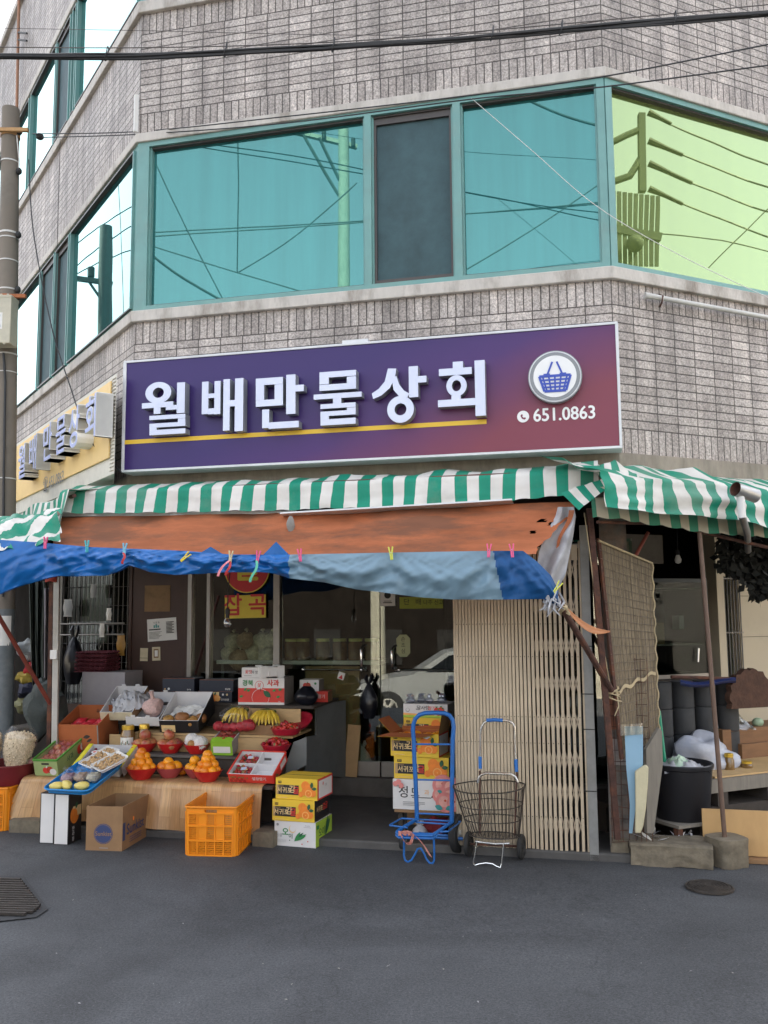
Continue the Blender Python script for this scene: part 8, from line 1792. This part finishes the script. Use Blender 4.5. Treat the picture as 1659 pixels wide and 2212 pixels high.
q = MB(); pz = (z0 + z1) / 2 - .01; px_ = c.x - .012; f = Face(q, (px_ - .055, YP - .2505, pz - .07), (1, 0, 0), (0, 0, 1), .13, .14); f.rect(0, 0, 1, 1, M_WHITE); f.rect(.12, .72, .24, .88, M_GREYT); f.text('834', .66, .80, .24, M_INK, .01); f.text('1826', .55, .48, .27, M_INK, .012); f.text('-1850', .55, .16, .27, M_INK, .012); q.build('number_plate', mbx)
q = MB(); q.tube([poleat(zpx(770)) + Vector((.015, -.105, 0)), poleat(zpx(830)) + Vector((.03, -.10, 0)), poleat(2.6) + Vector((.03, -.10, 0)), poleat(1.7) + Vector((.04, -.105, 0))], .011, M_CABLE, 8); q.build('cable', pole); q = MB()
q.tube([poleat(zpx(300)) + Vector((.08, -.06, 0)), poleat(zpx(352)) + Vector((.10, -.05, 0)), poleat(zpx(380)) + Vector((.09, -.04, 0))], .006, M_STRAP, 6); q.build('cable', pole); q = MB(); q.tube([poleat(zpx(765)) + Vector((-.09, -.10, 0)), poleat(zpx(790)) + Vector((-.05, -.12, 0)), poleat(zpx(806)) + Vector((-.10, -.1, 0))], .006, M_CABLE, 6); q.build('cable', pole)
q = MB(); z = zpx(1362); f0 = poleat(z); q.grid(lambda a, b: f0 + Vector((math.sin((a - .5) * 2.2) * (prad(z) + .003), -math.cos((a - .5) * 2.2) * (prad(z) + .003), (b - .5) * .24)), 12, 4, M_WHITE); q.build('paper_notice', pole)
# cables across the picture
def cable(name, label, cat, pts, r, m=M_CABLE, n=6, depth=None):
    q = MB(); P = [atY(x, y, d) for x, y, d in pts]; S_ = []
    for i in range(len(P) - 1):
        a, b, c, d = P[max(i - 1, 0)], P[i], P[i + 1], P[min(i + 2, len(P) - 1)]
        for k in range(8): t = k / 8; S_.append(.5 * ((2 * b) + (c - a) * t + (2 * a - 5 * b + 4 * c - d) * t * t + (3 * b - a - 3 * c + d) * t ** 3))
    S_.append(P[-1]); q.tube(S_, r, m, n); return solo(q, name, label, cat), S_
base = [(-60, 123), (100, 122), (300, 121), (700, 104), (1000, 83), (1300, 59), (1659, 28), (1760, 18)]
tb_ = thing('cable_bundle', 'thick bundle of black cables lashed together across the top', 'cable', Matrix.Identity(4))
for s in range(6):
    P = []
    for i in range(121):
        x = -60 + 1820 * i / 120; y = pl(base, x); a = s * 1.05 + x / 240 * (1 if s % 2 else -.7); c = atY(x, y, 4.6 - .0003 * x)
        P.append(c + Vector((0, math.cos(a), math.sin(a))) * (.008 + .005 * math.sin(x / 170 + s)))
    q = MB(); q.tube(P, .0062 if s else .009, M_CABLE, 6); q.build('strand', tb_)
q = MB()
for x in (230, 487, 720, 1063, 1212, 1457):
    c = atY(x, pl(base, x), 4.6 - .0003 * x); q.tube([c + Vector((.008 * math.sin(a * 1), math.cos(a) * .018, math.sin(a) * .024 + (.03 if .8 < a < 2.2 else 0))) for a in [i * .5236 for i in range(12)]], .003, M_CABLE, 6, closed=True)
q.build('lashing', tb_)
cable('messenger_wire', 'thin grey messenger wire just above the black cable bundle', 'wire', [(-60, 101, 4.6), (300, 103, 4.5), (700, 92, 4.4), (1100, 62, 4.3), (1659, 10, 4.1), (1760, 0, 4.1)], .0028, M_WIRE2)
cable('overhead_wire', 'thin upper wire from the pole crossing the upper tiled panel', 'wire', [(70, 289, 7.3), (300, 284, 6.6), (615, 252, 6), (1000, 208, 5.3), (1300, 166, 4.9), (1659, 96, 4.5), (1800, 68, 4.4)], .0045, M_CABLE)
cable('overhead_wire', 'thin lower wire from the pole crossing above the teal windows', 'wire', [(85, 297, 7.3), (300, 290, 6.6), (615, 266, 6), (1020, 214, 5.3), (1300, 188, 4.9), (1659, 141, 4.5), (1800, 122, 4.4)], .0045, M_CABLE)
cable('overhead_wire', 'fine pale wire high across the upper left windows', 'wire', [(-50, 60, 6.6), (300, 66, 6), (830, 76, 5.4), (1300, 60, 5), (1760, 20, 4.6)], .0022, M_WIRE2)
cable('overhead_wire', 'fine white wire slanting down across the teal and lime windows', 'wire', [(1018, 212, 5.3), (1150, 326, 5.25), (1290, 446, 5.2), (1470, 552, 5.15), (1700, 662, 5.1)], .0022, M_STRAP)
cable('drop_cable', 'black drop cable sagging from the pole to the corner of the purple sign', 'cable', [(62, 345, 7.3), (72, 500, 7.2), (110, 700, 7.0), (150, 830, 6.85), (195, 950, 6.6), (262, 1020, 6.25)], .0055, M_CABLE)
cable('overhead_wire', 'fine vertical wire before the tiled wall of the left street', 'wire', [(130, 300, 7.6), (126, 450, 7.5), (118, 700, 7.4)], .003, M_WIRE2)
q = MB(); q.tube([LF.hit(42, -60, .06), LF.hit(36, 240, .06)], .018, PM('brown_pipe', (.32, .16, .09), .6, var=.15), 10)
for y in (70, 86): q.tube([LF.hit(40, y, .06), LF.hit(58, y + 2, .06)], .012, M_INK, 6)
solo(q, 'drain_pipe', 'thin brown pipe running up the left street front above the pole', 'pipe')
q = MB(); q.bar(LF.hit(295, 205, .03), LF.hit(293, 285, .03), .03, .02, M_STRAP)
solo(q, 'conduit', 'short white conduit clipped near the left corner of the upper tiled panel', 'pipe')
q = MB(); q.ball(atY(86, 295, 7.3), .035, M_INK, 12, 8, rz=.03); solo(q, 'insulator', 'dark egg insulator on the wires beside the pole', 'insulator')
# ================================================================ the street behind the photographer (seen in the glass)
def mirror(fr, w): 
    def f(P): P = Vector(P); k = (P - fr.o).dot(fr.N) - w; return P - fr.N * (2 * k)
    return f
mc, mr_, ml = mirror(CH, -.05), mirror(RF, -.05), mirror(LF, -.05)
M_POLEY = PM('pale_concrete_pole', (.40, .37, .28), .85, var=.12, dirt=.3)
M_HOUSE = PM('beige_render', (.50, .44, .34), .85, var=.08, scale=1.5, dirt=.3); M_HBRICK = PM('dark_brown_brick', (.015, .012, .010), .95, var=.3, scale=2, spec=0); M_ROOFD = PM('dark_roof_tile', (.06, .055, .055), .8, var=.2); M_STEELD = PM('dark_galvanised_steel', (.05, .055, .05), .8, 0., var=.1)
# pole with a cross-arm, mirrored in the left part of the teal window
t = thing('utility_pole', 'pale concrete pole with braced cross-arm mirrored in the teal window', 'utility pole', Matrix.Identity(4))
Yv = 19.0
def V(x, y, Y=Yv, f=mc): return f(atY(x, y, Y))
b0 = V(748, 1000); top = V(741, 262); q = MB(); q.tube([Vector((b0.x, b0.y, -1.6)), top], [.19, .115], M_POLEY, 20); q.build('pole', t)
q = MB(); q.bar(V(630, 283, 18.8), V(770, 318, 19.1), .10, .09, M_POLEY); q.bar(V(655, 290, 18.8), V(742, 440, 19), .05, .05, M_STEELD); q.bar(V(690, 298, 18.8), V(745, 415, 19), .05, .05, M_STEELD)
for x in (640, 700, 762): q.tube([V(x, 286 + (x - 640) * .25, 18.9), V(x, 270 + (x - 640) * .25, 18.9)], .05, M_INK, 8)
q.build('cross_arm', t)
def rwire(label, pts, r=.012):
    q = MB(); q.tube(pts, r, M_CABLE, 5); solo(q, 'overhead_wire', label, 'wire')
for i, (a, b, lab) in enumerate((((330, 328), (480, 640), 'wire mirrored slanting down in the left teal pane'), ((325, 492), (1290, 432), 'upper of two wires mirrored level across the teal panes'), ((330, 500), (1290, 428), 'lower of two wires mirrored level across the teal panes'), ((330, 540), (478, 645), 'dark wire mirrored low in the left teal pane'), ((1010, 570), (1290, 392), 'wire mirrored rising across the right teal pane'), ((515, 300), (512, 590), 'upright wire mirrored in the middle of the left teal pane'), ((512, 590), (770, 395), 'wire mirrored between mid pane and pole'), ((1160, 215), (1295, 262), 'dark wire mirrored in the top corner of right teal pane'), ((328, 520), (760, 650), 'sagging wire mirrored low across the left teal pane'))):
    P0, P1 = V(*a, 13), V(*b, 13 if i != 1 else 14); P0, P1 = (P0, P1) if i in (5, 6) else (P0 - (P1 - P0) * .5, P1 + (P1 - P0) * (.1 if i in (0, 3) else .5)); rwire(lab, [P0.lerp(P1, k / 8) - Vector((0, 0, .10 * math.sin(3.14 * k / 8))) for k in range(9)], .010 if i not in (3, 7) else .02)
# pole with insulators and a transformer, mirrored in the lime window
t = thing('utility_pole', 'dark steel pole with insulators and finned transformer mirrored in the lime window', 'utility pole', Matrix.Identity(4))
Yr = 13.0
def Vr(x, y, Y=Yr): return mr_(atY(x, y, Y))
b0 = Vr(1290, 1000, 13.2); q = MB(); q.bar(Vr(1386, 415), Vr(1385, 248), .10, .10, M_STEELD); q.tube([Vector((b0.x, b0.y, -1.4)), Vr(1290, 250, 13.3)], [.17, .13], M_POLEY, 18); q.build('pole', t)
q = MB(); q.tube([Vr(1318, 310), Vr(1355, 292), Vr(1384, 280)], .05, M_STEELD, 8); q.tube([Vr(1318, 395), Vr(1360, 380), Vr(1384, 340)], .055, M_STEELD, 8); q.build('bracket', t)
q = MB()
for k in range(9): x = 1327 + 11.5 * k; q.bar(Vr(x, 575, 12.8), Vr(x, 412 + 1.6 * k, 12.8), .02, .06, M_STEELD)
q.bar(Vr(1325, 492, 12.8), Vr(1428, 512, 12.8), .05, .12, M_STEELD); q.ball(Vr(1372, 525, 12.7), .13, M_STEELD, 14, 10); q.build('transformer', t)
q = MB()
for x0, y0, x1, y1 in ((1400, 244, 1450, 268), (1400, 304, 1475, 335), (1400, 352, 1495, 395), (1400, 408, 1475, 440)): q.tube([Vr(x0, y0), Vr((x0 + x1) / 2, (y0 + y1) / 2), Vr(x1, y1)], [.055, .035, .03], M_INK, 8)
q.build('insulators', t)
for i, ((x0, y0), (x1, y1)) in enumerate((((1450, 270), (1760, 395)), ((1475, 335), (1760, 440)), ((1495, 396), (1760, 490)), ((1475, 440), (1760, 545)))): rwire(['highest', 'second', 'third', 'lowest'][i] + ' wire running from the mirrored insulators in the lime window', [Vr(x0, y0), Vr((x0 + x1) / 2, (y0 + y1) / 2 + 4), Vr(x1, y1, 12)], .014)
rwire('wire mirrored crossing the lime window from lower left', [Vr(1530, 580), Vr(1700, 410)], .009); rwire('thin wires mirrored low in the lime window', [Vr(1430, 505), Vr(1560, 520), Vr(1720, 556)], .010)
# pole and roof mirrored in the first window of the left street
t = thing('utility_pole', 'grey pole with insulators on a cross-arm mirrored in the left street window', 'utility pole', Matrix.Identity(4))
def Vl(x, y, Y=17.0): return ml(atY(x, y, Y))
b0 = Vl(236, 1000); q = MB(); q.tube([Vector((b0.x, b0.y, -1.0)), Vl(238, 492)], [.17, .12], M_STEELD, 16); q.build('pole', t)
q = MB(); q.bar(Vl(152, 600), Vl(250, 614), .09, .09, M_STEELD); q.bar(Vl(200, 608), Vl(232, 655), .05, .05, M_STEELD)
for x in (164, 206): q.tube([Vl(x, 600), Vl(x, 580)], .07, M_INK, 8)
q.build('cross_arm', t)
for i, (y0, y1) in enumerate(((540, 440), (590, 480), (598, 535))): rwire(['upper', 'middle', 'lower'][i] + ' wire mirrored in the left street window', [Vl(140, y0 + 12), Vl(220, (y0 + y1) / 2 + 4), Vl(305, y1)], .012)
def house(name, label, x0, x1, y0, y1, z0, z1, m, roof=None, M=None):
    t = thing(name, label, 'building', M or Matrix.Identity(4)); q = MB(); q.box(x0, x1, y0, y1, z0, z1, m); q.build('wall', t)
    q = MB(); n = max(2, int((x1 - x0) / 2.6))
    for k in range(n):
        for s in range(max(1, int((z1 - max(z0, -1.5)) / 3))):
            c = x0 + (x1 - x0) * (k + .5) / n; z = max(z0, -1.5) + 1.1 + 3 * s
            q.box(c - .6, c + .6, y1 + .003, y1 + .04, z, z + 1.3, M_DARKIN)
    q.build('window', t)
    q = MB(); q.box(x0 - .2, x1 + .2, y0 - .2, y1 + .2, z1 + .002, z1 + .25, roof or m); q.build('roof', t); return t
house('brick_house', 'dark brick house across the street, mirrored dimly in the shop doors', -21, -5.2, -24, -16, -2, 4.2, M_HBRICK, M_ROOFD)
house('shop_building', 'low beige building across the street behind the photographer', -4.6, 6, -25, -17, -2, 3.6, M_HOUSE, M_ROOFD)
house('shop_building', 'sunlit beige two storey building across the crossing to the right', 11, 26, -14, -4.5, -2, 5.2, M_HOUSE, M_ROOFD)
house('shop_building', 'pale two storey building farther along the right street', 17, 40, -1.5, 6, -1.5, 5.5, PM('pale_render', (.58, .52, .42), .85, var=.08, dirt=.2), M_ROOFD)
M_PALEW = PM('pale_bounce_render', (.66, .61, .52), .85, var=.06, dirt=.2)
house('shop_building', 'unseen long low pale building added across the left street to bounce light', -15, -1, -6, 0, -1.6, 3.9, M_PALEW, M_ROOFD, LF.M(0, 8.2, 0))  # added out of view to bounce sunlight onto the left front and yellow sign
house('shop_building', 'unseen long low cream building added across the right street to bounce light', 1.5, 14, -6, 0, -1.6, 3.9, M_PALEW, M_ROOFD, RF.M(0, 8.6, 0))  # added out of view for warm bounced light on the right front
hp = Vl(225, 700, 15.5)
t = thing('tiled_house', 'house with dark sloping roof across the left street, mirrored in its window', 'building', Matrix.Translation((hp.x - 3.4, hp.y + 1.0, -.4)) @ RZ(-34))
q = MB(); q.box(-3.5, 3.5, -3, 3, 0, 3.3, M_HBRICK); q.build('wall', t)
q = MB(); q.prism([(-3.6, 3.302), (3.6, 3.302), (0, 5.3)], (0, -3.3, 0), (1, 0, 0), (0, 0, 1), 6.6, M_ROOFD); q.build('roof', t)
# parked car, mirrored in the shop door
M_CARP = PM('silver_car_paint', (.50, .505, .49), .28, .5, var=.02, coat=.6); M_CARG = PM('dark_car_glass', (.012, .014, .016), .06, var=.02, spec=.6)
md = mirror(CH, WS - .006)
Yc = 19.8; W0 = atY(838, 1531, Yc); gz = atY(838, 1562, Yc).z
class CarMap:
    """car drawn side-on, nose to the left: x back along it, y across, z up"""
    def __matmul__(s, p): return md(Vector((W0.x + p[0], W0.y + p[1], gz + p[2])))
car = thing('parked_car', 'silver hatchback parked across the street, mirrored in the shop door', 'car', Matrix.Identity(4))
cm = CarMap(); WD = 1.7
PR = [(-.82, .30), (-.86, .52), (-.80, .72), (-.55, .86), (.10, .97), (.55, 1.03), (1.30, 1.50), (1.75, 1.57), (2.6, 1.53), (3.25, 1.05), (3.40, .95), (3.45, .45), (3.35, .28), (2.95, .26), (2.2, .24), (.5, .24), (-.5, .26)]
def section(y):
    k = abs(y) ; tuck = 1 - .05 * k
    return [(x * (1 - .02 * k) + .02, y * WD / 2 * (1 - (.18 if z > 1.05 else .04 if z > .9 else 0) * (1 if abs(y) > .9 else .3)), z) for x, z in PR]
q = MB(cm); ysn = [-1, -.985, -.6, 0, .6, .985, 1]
rows = [[(x, yy + WD / 2, z if abs(y) < .999 else z * 1) for x, yy, z in section(y)] for y in ysn]; n = len(PR)
q.add([p for r in rows for p in r], [(i * n + j, i * n + (j + 1) % n, (i + 1) * n + (j + 1) % n, (i + 1) * n + j) for i in range(len(rows) - 1) for j in range(n)], M_CARP)
q.add(rows[0], [tuple(range(n))], M_CARP, smooth=False); q.add(rows[-1], [tuple(range(n))[::-1]], M_CARP, smooth=False); q.build('body', car)
q = MB(cm)
for P in ([(.80, 1.05), (1.36, 1.44), (1.72, 1.50), (1.72, 1.05)], [(1.80, 1.05), (1.80, 1.50), (2.55, 1.46), (2.95, 1.06)]): q.add([(x, .055 - .012, z) for x, z in P], [tuple(range(len(P)))], M_CARG, smooth=False)
q.build('side_window', car)
q = MB(cm); q.add([(x, -.006, z) for x, z in ((1.755, .34), (1.765, .34), (1.765, 1.03), (1.755, 1.03))], [(0, 1, 2, 3)], M_INK, smooth=False); q.box(1.50, 1.70, -.035, -.004, .86, .90, M_CHROME); q.build('door_handle', car)
for x in (0, 2.62):
    q = MB(cm); c = Vector((x, .09, .315)); A = [(math.cos(i * .1963), math.sin(i * .1963)) for i in range(32)]
    for r, y, m in ((.37, -.003, M_INK), (.318, -.02, M_RUBBER), (.215, -.03, M_RIM)): q.add([(c.x + a * r, y, c.z + b_ * r) for a, b_ in A], [tuple(range(32))], m, smooth=False)
    for k in range(5): a = k * 1.2566 + .3; q.add([(c.x + math.cos(a + d) * r, -.034, c.z + math.sin(a + d) * r) for d, r in ((-.25, .08), (.25, .08), (.36, .195), (-.36, .195))], [(0, 1, 2, 3)], M_INK, smooth=False)
    q.build('wheel', car)
# bits of litter and grit on the road
random.seed(8); q = MB()
for i in range(46):
    P = G(rr(20, 1640), rr(1868, 2180)); P.z = ground_z(P.x, P.y) + .004; s_ = rr(.003, .008); a = rr(0, 6.28); d = Vector((math.cos(a), math.sin(a), .2)) * s_; e = Vector((-math.sin(a), math.cos(a), .1)) * s_ * .6
    q.add([P - d, P + e, P + d, P - e + Vector((0, 0, .003))], [(0, 1, 2, 3)], M_GREYT if i % 3 == 0 else M_GREYB, smooth=False)
tag(q.build('litter'), 'tiny scraps of paper and grit scattered over the road', 'litter', kind='stuff')
